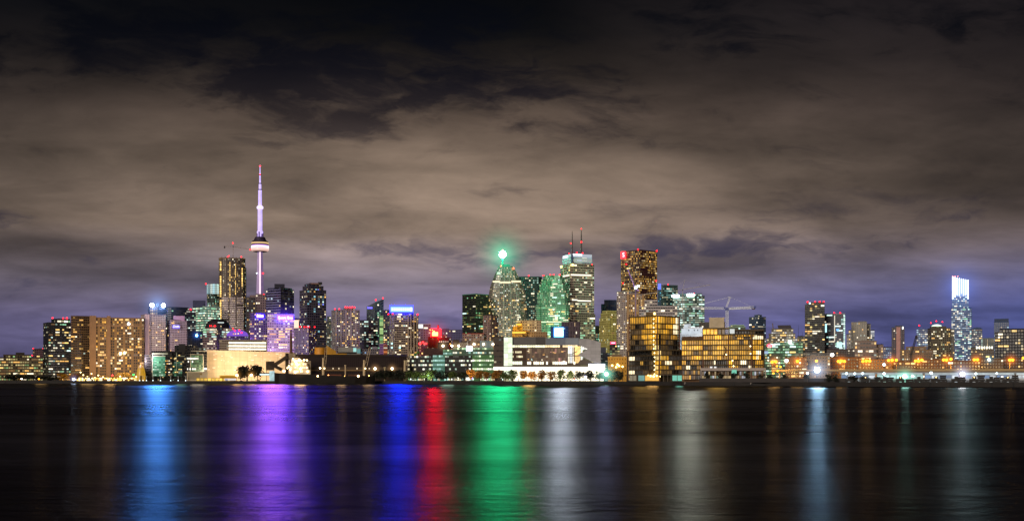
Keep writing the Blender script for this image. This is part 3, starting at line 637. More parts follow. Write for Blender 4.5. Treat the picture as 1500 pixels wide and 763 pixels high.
sg = MB(); sg.box(t.x(571), t.x(605), t.d(1), t.d(3), t.h(457.6), t.h(447), lamp((.003, .006, 1.0), 35.0)); sg = t.part('sign', sg)
b = MB(); b.box(t.x(572.4), t.x(604), t.d(.6), t.d(.98), t.h(456.2), t.h(449.6), lamp((.22, .42, 1.0), 2.2)); bb = t.part('sign_face', b, sg)
b = MB()
for a in range(9): b.box(t.x(574+a*3.2), t.x(576.2+a*3.2), t.d(.3), t.d(.58), t.h(454.6), t.h(451.4), lamp((.62, .80, 1.0), 2.0))
t.part('letter', b, sg)
b = MB(); b.box(t.x(601), t.x(603.6), t.d(.2), t.d(.5), t.h(455.4), t.h(450.6), lamp((.9, .97, 1.0), 3.0)); t.part('sign_lamp', b, sg)
t.scatter((t.x(571), t.d(-1)), (t.x(612), t.d(-1)), t.h(518), t.h(500), 6*t.k, 6*t.k, 3, [lamp((.5, 1, .95), 2.0, False)], .4, .4)
tower('round_top_block', 'small block with rounded top, one half purple the other orange', 556, 567.5, 504, 950, facade('#9a70a8', '#5a3c70', lit=.2, warm='#ffb080', cool='#a8b8ff', pcool=.4, S=.6, fx=.8), 5.5, 3.2, n=4, pal='w', roof='#80608a', cat='building', group=None)
t = T('orange_annex', 'orange lit rounded annex joined to the purple block', 'building', 564.8, 945); b = MB()
b.prism([(t.x(561.6), 0), (t.x(567.6), 0), (t.x(567.6), t.d(4)), (t.x(561.6), t.d(4))], 0, t.h(505), facade('#c0714a', '#6a3a24', lit=.3, warm='#ff9a50', S=.8, fx=.9), 6*t.k, 3*t.k); t.part('wall', b)
b = MB(); b.lathe([(3*t.k, t.h(505)), (2*t.k, t.h(503.4)), (0, t.h(502.8))], mat('#b06a80'), 12, t.x(564.6), t.d(2)); t.part('roof', b)
# --- red sign group
t = tower('office_block', 'mauve block with a white lit corner panel left of the red sign', 612.5, 631, 475, 1700, facade('#806878', '#3a2c38', lit=.12, warm='#ffe0c0', S=.9), 3.4, 3.6, n=8, pal='w', roof='#b0a0b0')
b = MB(); b.box(t.x(612.6), t.x(619.6), -t.d(.6), -t.d(.1), t.h(480.6), t.h(475), lamp((.95, 1.0, .95), 1.1)); t.part('lit_panel', b)
t = tower('brick_block', 'tan block with tall stack carrying a fierce red lit sign', 627, 641, 494, 1300, facade('#b07038', '#6a4020', lit=.05, fx=.3, fz=.4), 4.5, 5, n=3, pal='a', roof='#8a5a30', cat='building')
REDS = lamp((1.0, .0012, .002), 40.0)
sg = MB(); sg.box(t.x(631), t.x(646), t.d(1), t.d(3), t.h(494), t.h(481.5), REDS); sg = t.part('sign', sg)
b = MB(); b.box(t.x(633.2), t.x(641.4), t.d(.4), t.d(.98), t.h(491.6), t.h(486.4), lamp((1.0, .52, .10), 6.0)); b.box(t.x(634.4), t.x(636.8), t.d(.4), t.d(.98), t.h(486.4), t.h(484.6), lamp((1.0, .52, .10), 6.0)); t.part('sign_face', b, sg)
b = MB(); b.box(t.x(640.6), t.x(643), t.d(4), t.d(7), 0, t.h(475.5), mat('#8a3a28')); t.part('stack', b)
t.beacon(630, 483, 1.1, 1, lamp((1, .25, .05), 6.0)); t.beacon(633.5, 483.2, 1.0, 1, lamp((1, .25, .05), 6.0))
t = tower('brick_block', 'low block with red lit shopfronts left of tan block', 611, 629, 499, 1500, facade('#70323a', '#401c22', lit=.3, warm='#ffb090', S=.8), 3, 4, n=6, pal='w', roof='#60303a', cat='building')
b = MB()
for a, py, r in ((615, 503, 2.2), (619.5, 501, 1.6), (623, 503, 2.6)): b.box(t.x(a)-r*t.k, t.x(a)+r*t.k, -t.d(.8), -t.d(.2), t.h(py+1.5), t.h(py-1.2), lamp((1.0, .03, .03), 3.0))
t.part('red_sign', b)
tower('brick_block', 'brown roofed block with white lit windows right of the red sign', 642, 661, 495, 1350, facade('#6a5048', '#2a1e1c', lit=.25, warm='#ffe8c8', S=1.0), 3, 3.4, n=8, pal='w', roof='#5a4038', steps=((645, 655, 491.5),), cat='building')
tower('apartment_block', 'far dim purple apartment row behind the red sign', 646, 679, 483.5, 2500, facade('#58507a', '#2a2640', lit=.06, S=.9, fx=.5), 2.4, 3, n=10, pal='w', roof='#4c456a', pent=((648, 658, 481, '#4a4468'),))
# --- financial district
tower('office_tower', 'plain black office tower with scattered yellow green lit floors', 677, 716.5, 431, 1900, facade('#1d211e', '#0a0d0b', lit=.10, band=.10, warm='#e8e890', cool='#98f0a0', pcool=.4, S=.75, fx=.86, fz=.5, clump=.5), 3, 3.2, xc=697, n=36, pal='g', roof='#1c6a4c', spans=(1, 2, 3))
tower('office_block', 'low beige gridded block with faint red band at the black tower foot', 677.5, 709, 489, 1500, facade('#a08470', '#3a2c28', lit=.35, warm='#ffd8a0', S=.8, fx=.6), 3.2, 3.4, n=20, pal='w', roof='#a04030')
tower('apartment_tower', 'brown tower with pale vertical ribs before the curved topped tower', 707.5, 730, 462, 1500, facade('#8a7468', '#2a201e', lit=.18, warm='#ffe0a8', S=1.0, fx=.62, fz=.6, pier=3), 2.6, 3.1, xc=719, n=30, pal='w', roof='#4a3a38')
# curved-top tower with green beacon
t = T('office_tower', 'office tower with curving shoulders, bright windows and green beacon mast', 'tower', 742.5, 1950); k, h = t.k, t.h
fm = facade('#7a7068', '#1d1a18', lit=.28, band=.10, warm='#ffe6b0', cool='#f0fff0', pcool=.3, S=1.0, fx=.62, fz=.58, clump=.6)
prof = [(497, 714, 772), (430, 716, 770), (419, 718, 766), (410, 721.5, 762), (403, 724, 759), (397, 727, 756), (391, 729.5, 752)]
b = MB()
def tierpoly(x0, x1): f = (x1-x0)/58; return [(t.x(x0), t.d(8)), (t.x(x0+6*f), t.d(1.5)), (t.x(x0+17*f), 0), (t.x(x1-9*f), 0), (t.x(x1), t.d(8)), (t.x(x1), t.d(40)), (t.x(x0), t.d(40))]
vv = 0
for (y0, a0, b0), (y1, a1, b1) in zip([(556, 714, 772)]+prof, prof):
    P, Q = tierpoly(a0, b0), tierpoly(a1, b1); nv = max(1, round((y0-y1)/3.1)); off = 0
    for i in range(7):
        p, q, r_, s_ = P[i], P[(i+1) % 7], Q[(i+1) % 7], Q[i]; nu = max(1, round(math.hypot(q[0]-p[0], q[1]-p[1])/(2.6*k)))
        b.face([(*p, h(y0)), (*q, h(y0)), (*r_, h(y1)), (*s_, h(y1))], fm, [(off, vv), (off+nu, vv), (off+nu, vv+nv), (off, vv+nv)]); off += nu
    vv += nv
t.part('wall', b)
b = MB(); b.prism(tierpoly(730, 751.5), h(391), h(389.6), mat('#3c6a5a')); b.box(t.x(733), t.x(747), t.d(3), t.d(14), h(390), h(386.8), mat('#3a7a66')); t.part('roof', b)
P = tierpoly(714, 772)
for i in (0, 1, 2, 3): t.scatter(P[i], P[i+1], h(497), h(432), 2.7*k, 3.1*k, (6, 16, 46, 10)[i], PAL['w'], proud=.3)
b = MB()
for px in (738, 748.5, 757): b.beam((t.x(px), -t.d(.5), 0), (t.x(px), -t.d(.5), h(432)), 1.1*k, mat('#9a8e86')); b.beam((t.x(px), -t.d(.4), h(432)), (t.x(730+(px-714)*.4), -t.d(.3), h(391)), 1.0*k, mat('#8a8e86'))
t.part('rib', b)
b = MB()
for x0, x1, y in ((722, 732, 412.6), (732.6, 748, 413.5), (749, 763, 412.2)): b.box(t.x(x0), t.x(x1), -t.d(.9), -t.d(.4), h(y+1.1), h(y-1.1), lamp((1.0, .84, .52), 1.3, False))
t.part('lit_floor', b)
b = MB(); b.box(t.x(728), t.x(733), -t.d(.9), -t.d(.4), h(402), h(398.5), lamp((.7, 1.0, .72), .9, False)); t.part('lit_floor', b)
b = MB(); b.lathe([(1.3*k, h(388)), (.9*k, h(374))], mat('#2c8c6c'), 8, t.x(736.3), t.d(6)); mast = t.part('mast', b)
b = MB(); b.ball((t.x(736.3), t.d(6), h(372.2)), 5.0*k, lamp((.10, 1.0, .52), BEACON), 16, 10); t.part('green_beacon', b)
b = MB(); b.ball((t.x(736.3), t.d(6), h(366)), 1.0*k, lamp((1.0, .4, .1), 6), 8, 5); t.part('beacon', b)
for q in ((733.8, 390, 1.6), (752, 393, 1.6)): t.beacon(*q, m=lamp((1, .06, .02), 9.0))
tower('office_tower', 'dark teal tower behind the curved topped tower, windows half lit', 757, 794, 406, 2200, facade('#10302e', '#081614', lit=.22, warm='#fff0c0', cool='#d0ffe8', pcool=.3, S=.9, fx=.7, fz=.5, clump=1.0), 3, 3.2, n=40, pal='w', roof='#164a40', lights=((774.5, 403.6, 1.1),), poly=lambda t: [(t.x(757), t.d(5)), (t.x(763), 0), (t.x(789), 0), (t.x(794), t.d(5)), (t.x(794), t.d(25)), (t.x(757), t.d(25))])
# green stepped tower
t = T('office_tower', 'stepped office tower with saw tooth corner floodlit emerald green', 'tower', 808.5, 1850); k, h = t.k, t.h
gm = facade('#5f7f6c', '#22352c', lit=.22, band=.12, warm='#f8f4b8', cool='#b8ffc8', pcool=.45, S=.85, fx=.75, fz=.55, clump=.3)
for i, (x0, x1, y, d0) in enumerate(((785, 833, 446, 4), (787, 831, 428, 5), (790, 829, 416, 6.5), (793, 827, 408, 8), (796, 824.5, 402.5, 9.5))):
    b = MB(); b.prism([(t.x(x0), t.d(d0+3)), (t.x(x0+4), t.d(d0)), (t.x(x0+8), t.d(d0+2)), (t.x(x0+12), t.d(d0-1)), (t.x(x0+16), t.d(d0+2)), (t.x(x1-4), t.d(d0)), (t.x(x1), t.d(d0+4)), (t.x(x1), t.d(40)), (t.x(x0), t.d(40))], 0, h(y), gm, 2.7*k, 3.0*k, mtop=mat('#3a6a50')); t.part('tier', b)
    if i < 4: t.scatter((t.x(x0+16), t.d(d0+1)), (t.x(x1-4), t.d(d0-.2)), h(y+26), h(y), 2.8*k, 3*k, 12, PAL['g'], proud=.4, spans=(1, 2, 3))
b = MB(); b.box(t.x(787), t.x(833), t.d(1.9), t.d(2.4), h(472), h(470.6), lamp((.85, 1.0, .6), 1.2, False)); t.part('lit_floor', b)
t.scatter((t.x(800), t.d(2.4)), (t.x(833), t.d(2.4)), h(500), h(455), 2.8*k, 3*k, 34, PAL['g'], proud=.4, spans=(1, 2, 3))
for q in ((796, 402.6, 1.1), (806, 401.4, 1.2), (811, 401.2, 1.1), (820, 401.6, 1.3)): t.beacon(*q, d=10)
def wash_spot(px, py, D, dy, col, W, radius=4.0, aim=None, cone=110):
    """an unseen added floodlight standing on the town side, turned on to the facade it washes (aim: column, row)"""
    L = bpy.data.lights.new('wash_spot', 'SPOT'); L.energy = W; L.color = col; L.shadow_soft_size = radius; L.spot_size = R(cone); L.spot_blend = .8
    o = bpy.data.objects.new('wash_spot', L); COL.objects.link(o); p = Vector((WX(px, D), D-dy, WZ(py, D))); o.location = p
    ax, ay = aim or (px, py-25); q = Vector((WX(ax, D), D, WZ(ay, D)))
    o.rotation_euler = (q-p).to_track_quat('-Z', 'Y').to_euler(); return o
# two-faced white tower with antennas
t = tower('office_tower', 'tallest pale bank tower with white lit crown and two antennas', 820.5, 870.5, 386.5, 1900, facade('#a29488', '#26211f', lit=.13, band=.04, warm='#ffe8b0', cool='#e0ffe0', pcool=.3, S=1.0, fx=.93, fz=.58, dim=.04, clump=.4), 2.8, 3.5, xc=835, n=70, pal='w', fx=.8, roof='#8a7c74', lights=((867.4, 387.5, .9),), spans=(1, 1, 2, 3)); k, h = t.k, t.h
P = t.corner(823.5, 837.5, 867.5, 1); cr = MB(); cr.sides(P, h(386.5), h(371.5), facade('#c0c8d8', '#7a86a0', lit=.25, band=.25, warm='#fff6e0', cool='#e0f0ff', S=.7, fx=.95, fz=.4, dim=.2), 9*k, 3.5*k); cr.cap(P, h(371.5), mat('#a0a0a8')); cr = t.part('crown', cr)
for (p, q, a, c, y0, y1, S) in ((3, 0, .05, .95, 374.6, 371.8, .6), (0, 1, .03, .97, 376, 371.8, .55), (0, 1, .05, .5, 374, 371.6, 3.5), (3, 0, .1, .6, 375.5, 372.2, 3.5)):
    u, v = Vector((*P[p], 0)), Vector((*P[q], 0)); d = (v-u); nrm = Vector((d.y, -d.x, 0)).normalized()*.8
    b = MB(); A, B = u+d*a+nrm, u+d*c+nrm; b.face([(A.x, A.y, h(y0)), (B.x, B.y, h(y0)), (B.x, B.y, h(y1)), (A.x, A.y, h(y1))], lamp((.80, .88, 1.0), S)); t.part('light_panel', b, cr)
b = MB(); b.box(t.x(836.6), t.x(839.4), -t.d(.4), t.d(1), h(387), h(372), mat('#26325a')); t.part('corner_slot', b, cr)
b = MB(); 
for x0, x1, y, f in ((823, 834, 403, 0), (836, 866, 402.4, 1), (838, 846, 439, 1), (846, 866, 440, 1)):
    dd = (834.5-x0)*.55+5 if f == 0 else 2
    b.face([(t.x(x0), t.d(-1.0+ (22 if f == 0 else (x0-835)*.41)), h(y+.9)), (t.x(x1), t.d(-1.0+(1 if f == 0 else (x1-835)*.41)), h(y+.9)), (t.x(x1), t.d(-1.0+(1 if f == 0 else (x1-835)*.41)), h(y-.9)), (t.x(x0), t.d(-1.0+(22 if f == 0 else (x0-835)*.41)), h(y-.9))], lamp((1.0, .90, .70), 1.6, False))
t.part('lit_floor', b)
for px, y1, r in ((838.2, 336.8, .55), (851.6, 334.5, .75)):
    b = MB(); b.lathe([(r*k*1.5, h(371)), (r*k*1.3, h(352)), (r*k, h(343)), (r*k*.5, h(y1))], mat('#4a3c3c', .5), 8, t.x(px), t.d(14)); b.lathe([(r*k*2.0, h(371.5)), (r*k*2.0, h(367)), (r*k*1.4, h(366.5))], mat('#5a5058'), 8, t.x(px), t.d(14)); an = t.part('antenna', b)
for q in ((836, 354.8, 1.1), (851.6, 353, 1.3), (851.7, 333.6, .9), (833.5, 369.8, 1.0), (844.8, 368.5, 1.2), (853.5, 369.3, 1.0)): t.beacon(*q, d=13, post=False)
for px, py in ((822, 389, ), (838.8, 388)):
    b = MB(); b.ball((t.x(px), -t.d(2)+ (t.d(18) if px < 830 else 0), h(py)), 1.6*k, lamp((1.0, .72, .15), 8.0), 8, 5); t.part('amber_lamp', b)
# stone tan hotel-like steps, gold lit
t = tower('stone_building', 'tan stone building with a gold floodlit stepped end', 762, 793, 470, 1250, facade('#b09a7c', '#4a3a2c', lit=.2, warm='#ffe0a0', S=.9, fx=.5, fz=.5), 3.4, 4, n=14, pal='w', roof='#a08a6c', cat='building')
for x0, x1, y, c in ((751, 763, 478, '#c89020'), (758, 765, 473, '#c8942a'), (754, 802, 486, '#9a7a54'), (750.5, 776, 484, '#a87a2a')):
    b = MB(); b.prism(t.rect(x0, x1, -2 if y > 480 else -1, 12), 0, t.h(y), facade(c, '#5a4020', lit=.1, fx=.4, fz=.4, S=.8), 3.4*t.k, 4*t.k, mtop=mat(c)); t.part('wing', b)
for x0, x1, y in ((756, 764, 475.2), (750.6, 770, 487)):
    b = MB(); b.box(t.x(x0), t.x(x1), -t.d(2.6), -t.d(2.1), t.h(y+.8), t.h(y-.8), lamp((1.0, .62, .06), 1.6)); t.part('cornice_light', b)
tower('office_tower', 'brown tower with close vertical fins at the bank tower foot', 822.5, 850, 472, 1350, facade('#5c4c54', '#1e181c', lit=.03, fx=.5, fz=.9, S=.8), 2.3, 6, n=8, pal='w', roof='#4a3e44')
tower('office_block', 'low pale green lit office block at the right of the finned tower', 846, 872, 461, 1500, facade('#7a7c60', '#282c22', lit=.35, band=.3, warm='#fff4b0', cool='#d8ffc8', pcool=.4, S=.85, fx=.85, fz=.5), 3, 3.5, n=36, pal='g', roof='#70705c', spans=(1, 2, 3))
t = tower('glass_block', 'dark blue cube carrying a brilliant white blue square sign', 806.5, 832.5, 479, 1100, facade('#10305c', '#081c3a', lit=.06, cool='#b0d8ff', pcool=.7, S=.7, fx=.8), 4, 4, n=6, pal='c', roof='#103060', cat='building')
b = MB(); b.box(t.x(811.5), t.x(825.5), -t.d(2), -t.d(.4), t.h(493.5), t.h(479.5), lamp((.10, .42, 1.0), 5.0)); sg = t.part('sign', b)
b = MB(); b.box(t.x(813.5), t.x(818.3), -t.d(2.6), -t.d(2.05), t.h(491.5), t.h(482), lamp((.72, .90, 1.0), 55.0)); b.box(t.x(818.8), t.x(824), -t.d(2.6), -t.d(2.05), t.h(491.8), t.h(481.5), lamp((.72, .90, 1.0), 55.0)); t.part('sign_face', b, sg)
# art deco
t = tower('glass_tower', 'navy glass wedge behind the yellow green stone tower', 880, 904, 446, 2000, facade('#16294a', '#0a1830', lit=.05, S=.6, fx=.85), 3, 3, n=4, pal='c', roof='#1a3050', poly=lambda t: [(t.x(880.5), t.d(3)), (t.x(888), 0), (t.x(904), t.d(2)), (t.x(904), t.d(20)), (t.x(880.5), t.d(20))], steps=((885, 904, 440),))
t = tower('stone_tower', 'art deco stone tower washed yellow green with stepped crown', 877.5, 911, 466, 1650, facade('#a39a5c', '#3e3a22', lit=.16, warm='#fff0a0', S=.9, fx=.42, fz=.62, clump=.3), 2.7, 3.4, xc=891, n=22, pal='w', roof='#a8a868', steps=((879.5, 907, 459), (882, 903, 455.5)))
tower('office_block', 'dark low slab with green lit floors between bank tower and stone tower', 870, 881, 478, 2100, facade('#1c2a2c', '#0c1618', lit=.3, band=.3, cool='#b0ffd8', pcool=.7, S=.8, fx=.85), 3, 3.4, n=8, pal='c')
t = T('shop_sign', 'pink red lit sign under the stone tower', 'sign', 898, 1150); b = MB(); b.box(t.x(894), t.x(902), 0, t.d(1), t.h(503.8), t.h(500.4), lamp((1.0, .02, .12), 3.0)); t.part('panel', b)
b = MB(); b.box(t.x(895.6), t.x(901), -t.d(.4), -t.d(.05), t.h(502.8), t.h(501.3), lamp((1.0, .55, .62), 2.0)); t.part('letter', b); b = MB(); b.beam((t.x(898), t.d(.5), 0), (t.x(898), t.d(.5), t.h(503.8)), t.d(.8), mat('#333')); t.part('post', b)
tower('office_block', 'small dark block with lit rows under the pink red sign', 893, 908, 505, 1160, facade('#38342c', '#181612', lit=.4, band=.3, warm='#ffe8a0', cool='#c8ffb0', S=.9, fx=.85), 3.4, 3.6, n=8, pal='g')
# twin residential towers, part of them tan
tower('apartment_tower', 'pale gridded apartment tower with teal lit top corner', 903.5, 926, 427.5, 1300, facade('#a89c96', '#2a2422', lit=.24, warm='#ffe8b0', cool='#ffffff', S=.9, fx=.55, fz=.58), 2.5, 3.0, n=50, pal='w', roof='#7a8a84', depth=18)
tower('apartment_tower', 'unfinished tan tower with amber lit bays before the red brown tower', 918, 944, 431.5, 1280, facade('#a8865c', '#4a3820', lit=.35, warm='#ffc870', cool='#ffe8c0', S=.9, fx=.62, fz=.7, pier=4), 3, 3.6, n=36, pal='a', roof='#8a7460', depth=20, pent=((926, 936, 428.5, '#8a7a70'),))
t = tower('office_tower', 'red brown granite tower full of amber windows with red corner sign', 909, 963, 366.5, 1950, facade('#4a2226', '#140a0a', lit=.55, band=.26, warm='#ffc860', cool='#ffe0a0', pcool=.3, S=1.15, fx=.58, fz=.55, clump=.8, rough=.7), 2.7, 3.3, xc=938, n=90, pal='a', roof='#3a1c20', lights=((934.5, 365.2, 1.3), (962, 367.6, 1.3), (917.5, 386.6, 1.1), (961, 411.2, 1.4), (912.5, 414.3, 1.0))); k, h = t.k, t.h
sg = MB(); sg.box(t.x(909.2), t.x(916.4), t.d(16), t.d(19), h(377), h(366.5), lamp((1.0, .004, .012), 7.0)); sg = t.part('sign', sg)
text(t, 'S', 913.0, 371.6, 6.2, 3.0, lamp((1.0, .5, .55), 4.0), -15.8, sg, 'emblem')
tower('office_tower', 'teal grey office tower right of red brown tower with lit floors', 963, 993, 418, 1900, facade('#3c5654', '#182c2c', lit=.3, band=.28, warm='#fff6c8', cool='#b8fff0', pcool=.5, S=.85, fx=.86, fz=.5), 3, 3.1, xc=973, n=40, pal='c', roof='#46585c', lights=((978.7, 416.4, 1.0),), spans=(1, 2, 3))
t = T('lift_tower', 'thin strip with deep blue lamps at the red brown tower edge', 'tower', 966, 1850); b = MB(); b.prism(t.rect(963.5, 968.5, 0, 4), 0, t.h(415.5), facade('#2a4a5c', '#123040', lit=.2, cool='#60d0f0', pcool=.8, S=.8), 2.5*t.k, 3*t.k); t.part('wall', b)
b = MB(); b.box(t.x(963.8), t.x(968.2), -t.d(.6), -t.d(.1), t.h(424), t.h(415.5), lamp((.10, .16, 1.0), 1.3)); t.part('light_panel', b)
t = tower('office_tower', 'brightest pale green white office tower with two white roof lamps', 985.5, 1032, 434, 1600, facade('#4a605a', '#1c2e2a', lit=.5, band=.55, warm='#f8ffe0', cool='#c8fff0', pcool=.5, S=1.05, fx=.88, fz=.52, dim=.15, clump=.3), 3, 3.3, n=90, pal='c', fx=.85, roof='#3c484e', lights=((1016.5, 430.2, 1.0),), spans=(2, 3, 4), poly=lambda t: [(t.x(985.5), t.d(6)), (t.x(992), t.d(1)), (t.x(1003), 0), (t.x(1018), 0), (t.x(1032), t.d(5)), (t.x(1032), t.d(26)), (t.x(985.5), t.d(26))], steps=((996, 1028, 430.5),))
for px, py in ((989.5, 433.3), (1011.5, 432.2)):
    b = MB(); b.box(t.x(px-5), t.x(px+5), -t.d(1.5), t.d(.5), t.h(py+1.6), t.h(py-1.6), lamp((.78, .95, 1.0), 24.0)); t.part('roof_lamp', b)
t = tower('office_block', 'white banded stepped block behind the gold condominium', 936, 992, 449, 1150, facade('#b4aaa8', '#2a2628', lit=.2, warm='#ffe8c0', S=.8, fx=.9, fz=.5), 3.6, 4.2, n=26, pal='w', roof='#b0a8a8', steps=((944, 963, 440),), spans=(1, 2))
# cranes over the district
t = crane('luffing crane with steep purple jib before the red brown tower', 931, 1240, 470, 424, ((919.5, 394.5), (936, 426)), '#8878b0', 1.3, apex=(932, 419), jm=mat('#b888ff', .6))
b = MB(); b.ball((t.x(931.2), -t.d(1.2), t.h(421.5)), 1.9*t.k, lamp((.72, 1.0, .92), 10.0), 10, 6); b.box(t.x(933), t.x(937), -t.d(.5), t.d(.5), t.h(420.5), t.h(417.8), lamp((.78, 1, 1), 4.0)); t.part('work_lamp', b)
crane('flat white crane with a long nearly level jib left of the bright green white tower', 1000, 1240, 470, 424.5, ((1040.5, 417.6), (983, 427)), '#a8a4a0', .8, apex=(1003, 410))
crane('pale crane whose jib crosses low before the red brown tower', 939, 1230, 470, 432, ((964, 428.2), (934, 434)), '#b8b0a8', .9)
tower('office_block', 'low dark block with pale roof storey left of the white crane mast', 1024, 1062, 472.5, 1050, facade('#4a4640', '#1e1c1a', lit=.2, warm='#ffe8c0', S=.8, fx=.7), 3.4, 3.8, n=16, pal='w', roof='#6a665e', cat='building')
t = T('roof_block', 'cream lit rooftop block beside the white crane mast', 'building', 1048, 1045); b = MB(); b.prism(t.rect(1039, 1061, 0, 12), 0, t.h(466), mat('#b8a88c')); t.part('wall', b); b = MB(); b.prism(t.rect(1038.5, 1061.5, -.6, 12.6), t.h(466), t.h(465), mat('#c8bca0'), bottom=True); t.part('roof', b)
tower('office_block', 'small teal roofed pavilion right of the white crane mast', 1067, 1092, 479, 1000, facade('#4a5a50', '#1c2622', lit=.2, S=.8), 3.4, 4, n=6, pal='c', roof='#8ab0a0', steps=((1070, 1090, 476.5),), cat='building')
tower('glass_tower', 'blue grey glass tower alone behind the gold condominium right end', 1097, 1122, 464.5, 1900, facade('#4a5a70', '#26364c', lit=.14, band=.06, warm='#fff0c8', cool='#d8f0ff', S=.8, fx=.85), 2.9, 3.0, xc=1110, n=22, pal='w', roof='#5a6a80', steps=((1105, 1116, 461.5),))
# --- right half
t = tower('office_block', 'stepped bright office block with slanted dark roof box', 1123, 1168, 496, 1500, facade('#7a7264', '#24221e', lit=.45, band=.4, warm='#fff2c8', cool='#ffffff', S=1.0, fx=.86, fz=.5), 3.2, 3.4, n=40, pal='w', roof='#6a6458', steps=((1126, 1165, 489), (1130, 1162, 482)), spans=(1, 2, 3), cat='building')
b = MB(); b.prism([(t.x(1141), t.d(4)), (t.x(1161), t.d(4)), (t.x(1161), t.d(16)), (t.x(1141), t.d(16))], t.h(484), t.h(476), mat('#3c363c'), top=[(t.x(1139), t.d(4)), (t.x(1158), t.d(4)), (t.x(1158), t.d(16)), (t.x(1139), t.d(16))]); t.part('penthouse', b)
b = MB(); b.beam((t.x(1133), t.d(5), t.h(484)), (t.x(1131.5), t.d(5), t.h(473)), 1.4*t.k, mat('#6a5a50')); t.part('vent', b)
t = tower('office_block', 'green lit low office block with red oval sign', 1117, 1176, 502, 1200, facade('#3a5c44', '#183020', lit=.4, band=.35, warm='#e8ffc0', cool='#a8ffc0', pcool=.5, S=.8, fx=.86, fz=.5), 3.2, 3.8, n=60, pal='g', roof='#4a6450', spans=(1, 2, 3), cat='building')
b = MB(); b.lathe([(0, -.3), (3.6*t.k, -.3), (3.6*t.k, .3), (0, .3)], lamp((1.0, .01, .05), 5.0), 20); o = t.part('sign', b); o.location = (t.x(1127), -t.d(.8), t.h(505.8)); o.rotation_euler = (R(90), 0, 0); o.scale = (1, .75, 1)
b = MB(); b.box(t.x(1131), t.x(1136), -t.d(.8), -t.d(.3), t.h(506.8), t.h(503.4), lamp((.9, .9, .9), 1.0)); t.part('sign_panel', b)
b = MB(); b.box(t.x(1124.8), t.x(1129.3), -t.d(1.3), -t.d(1.25), t.h(506.4), t.h(505.2), lamp((1, .6, .6), 1.5)); t.part('letter', b)
b = MB(); b.box(t.x(1117.5), t.x(1125.5), -t.d(.7), -t.d(.3), t.h(518), t.h(514), lamp((.35, .55, .85), .8)); t.part('blue_panel', b)
b = MB(); b.ball((t.x(1157), -t.d(2), t.h(500.5)), 2.3*t.k, lamp((.9, 1, .95), 24.0), 10, 6); b.beam((t.x(1157), -t.d(2), t.h(502.6)), (t.x(1157), t.d(1), t.h(503)), .5*t.k, mat('#333')); t.part('flood_lamp', b)
tower('office_block', 'grey block with masts between green office and black tower', 1168, 1182, 493, 1600, facade('#6a6a5c', '#282820', lit=.3, warm='#ffe8b0', S=.9), 3, 3.4, n=16, pal='w', cat='building')
for px, y in ((1169.5, 476), (1175.5, 486)):
    t = T('roof_mast', 'thin dark mast, the %s of two left of the black tower' % ('taller' if y < 480 else 'shorter'), 'mast', px, 1590, 'roof masts'); b = MB(); b.lathe([(.35*t.k, t.h(496)), (.12*t.k, t.h(y))], mat('#3a3a44'), 6); t.part('pole', b); b = MB(); b.beam((-t.d(1), 0, t.h(y+6)), (t.d(1), 0, t.h(y+6)), .25*t.k, mat('#3a3a44')); t.part('crossarm', b)
t = tower('condominium_tower', 'black glass condominium tower with row of red lights on grey cap', 1179, 1208, 447, 1400, facade('#161714', '#090a09', lit=.13, warm='#ffe9a0', cool='#f0ffe0', pcool=.3, S=1.0, fx=.92, fz=.55, clump=.4), 3.6, 3.0, n=46, pal='w', fx=.85, roof='#5a5650', depth=22, steps=((1181.5, 1207.5, 443.4),), lights=tuple((p, 441.8, 1.2) for p in (1183, 1193.8, 1200.6, 1206.6)), spans=(1, 1, 2))
b = MB(); b.box(t.x(1202.5), t.x(1207.5), -t.d(.5), -t.d(.1), t.h(449), t.h(446.6), lamp((1, .95, .8), 1.2)); b.box(t.x(1185), t.x(1187.5), t.d(2.6), t.d(2.8), t.h(445), t.h(442.6), lamp((.7, .9, 1.0), 2.0)); t.part('lit_panel', b)
t = tower('glass_tower', 'grey glass tower with bright right edge beside the black condominium', 1207.5, 1238, 460, 1450, facade('#545868', '#20242e', lit=.16, band=.10, warm='#fff0d8', cool='#c8fff8', pcool=.5, S=.9, fx=.9, fz=.55), 3, 3.2, n=40, pal='c', roof='#8a8e98', depth=20, lights=((1222, 457.8, 1.2), (1230.8, 458.3, 1.3), (1227.5, 488.6, 1.0), (1218, 490, .8)), spans=(1, 2, 3))
t.cells((t.x(1235.6), -t.d(.1)), (t.x(1238), -t.d(.1)), t.h(512), t.h(462), 1, 17, lambda c, r: WC, .95, .5, name='balcony_light')
for x0, x1, y0, y1, c, S in ((1208.6, 1211, 486.5, 474, (.5, .95, 1.0), 1.5), (1225.5, 1233.5, 509, 501, (.55, 1.0, .95), 1.1), (1222, 1223.2, 500, 462, (1, .9, .7), .8), (1225, 1229, 484.5, 481.5, (.1, .4, 1.0), 1.6)):
    b = MB(); b.box(t.x(x0), t.x(x1), -t.d(.8), -t.d(.4), t.h(y0), t.h(y1), lamp(c, S)); t.part('light_panel', b)
tower('apartment_tower', 'pale stone coloured apartment tower stepping down at right', 1247, 1270, 472.5, 1500, facade('#a09a8e', '#4a463e', lit=.14, warm='#ffd890', S=.8, fx=.5, fz=.55), 2.6, 2.9, n=26, pal='w', roof='#8a867c', depth=18, pent=((1257, 1269, 470, '#707078'),))
tower('apartment_block', 'narrow grey wing attached right of the pale stone coloured tower', 1268, 1275.5, 475, 1520, facade('#8a8680', '#3a3836', lit=.15, warm='#ffe0a0', S=.8), 2.4, 3, n=8, pal='w', depth=14)
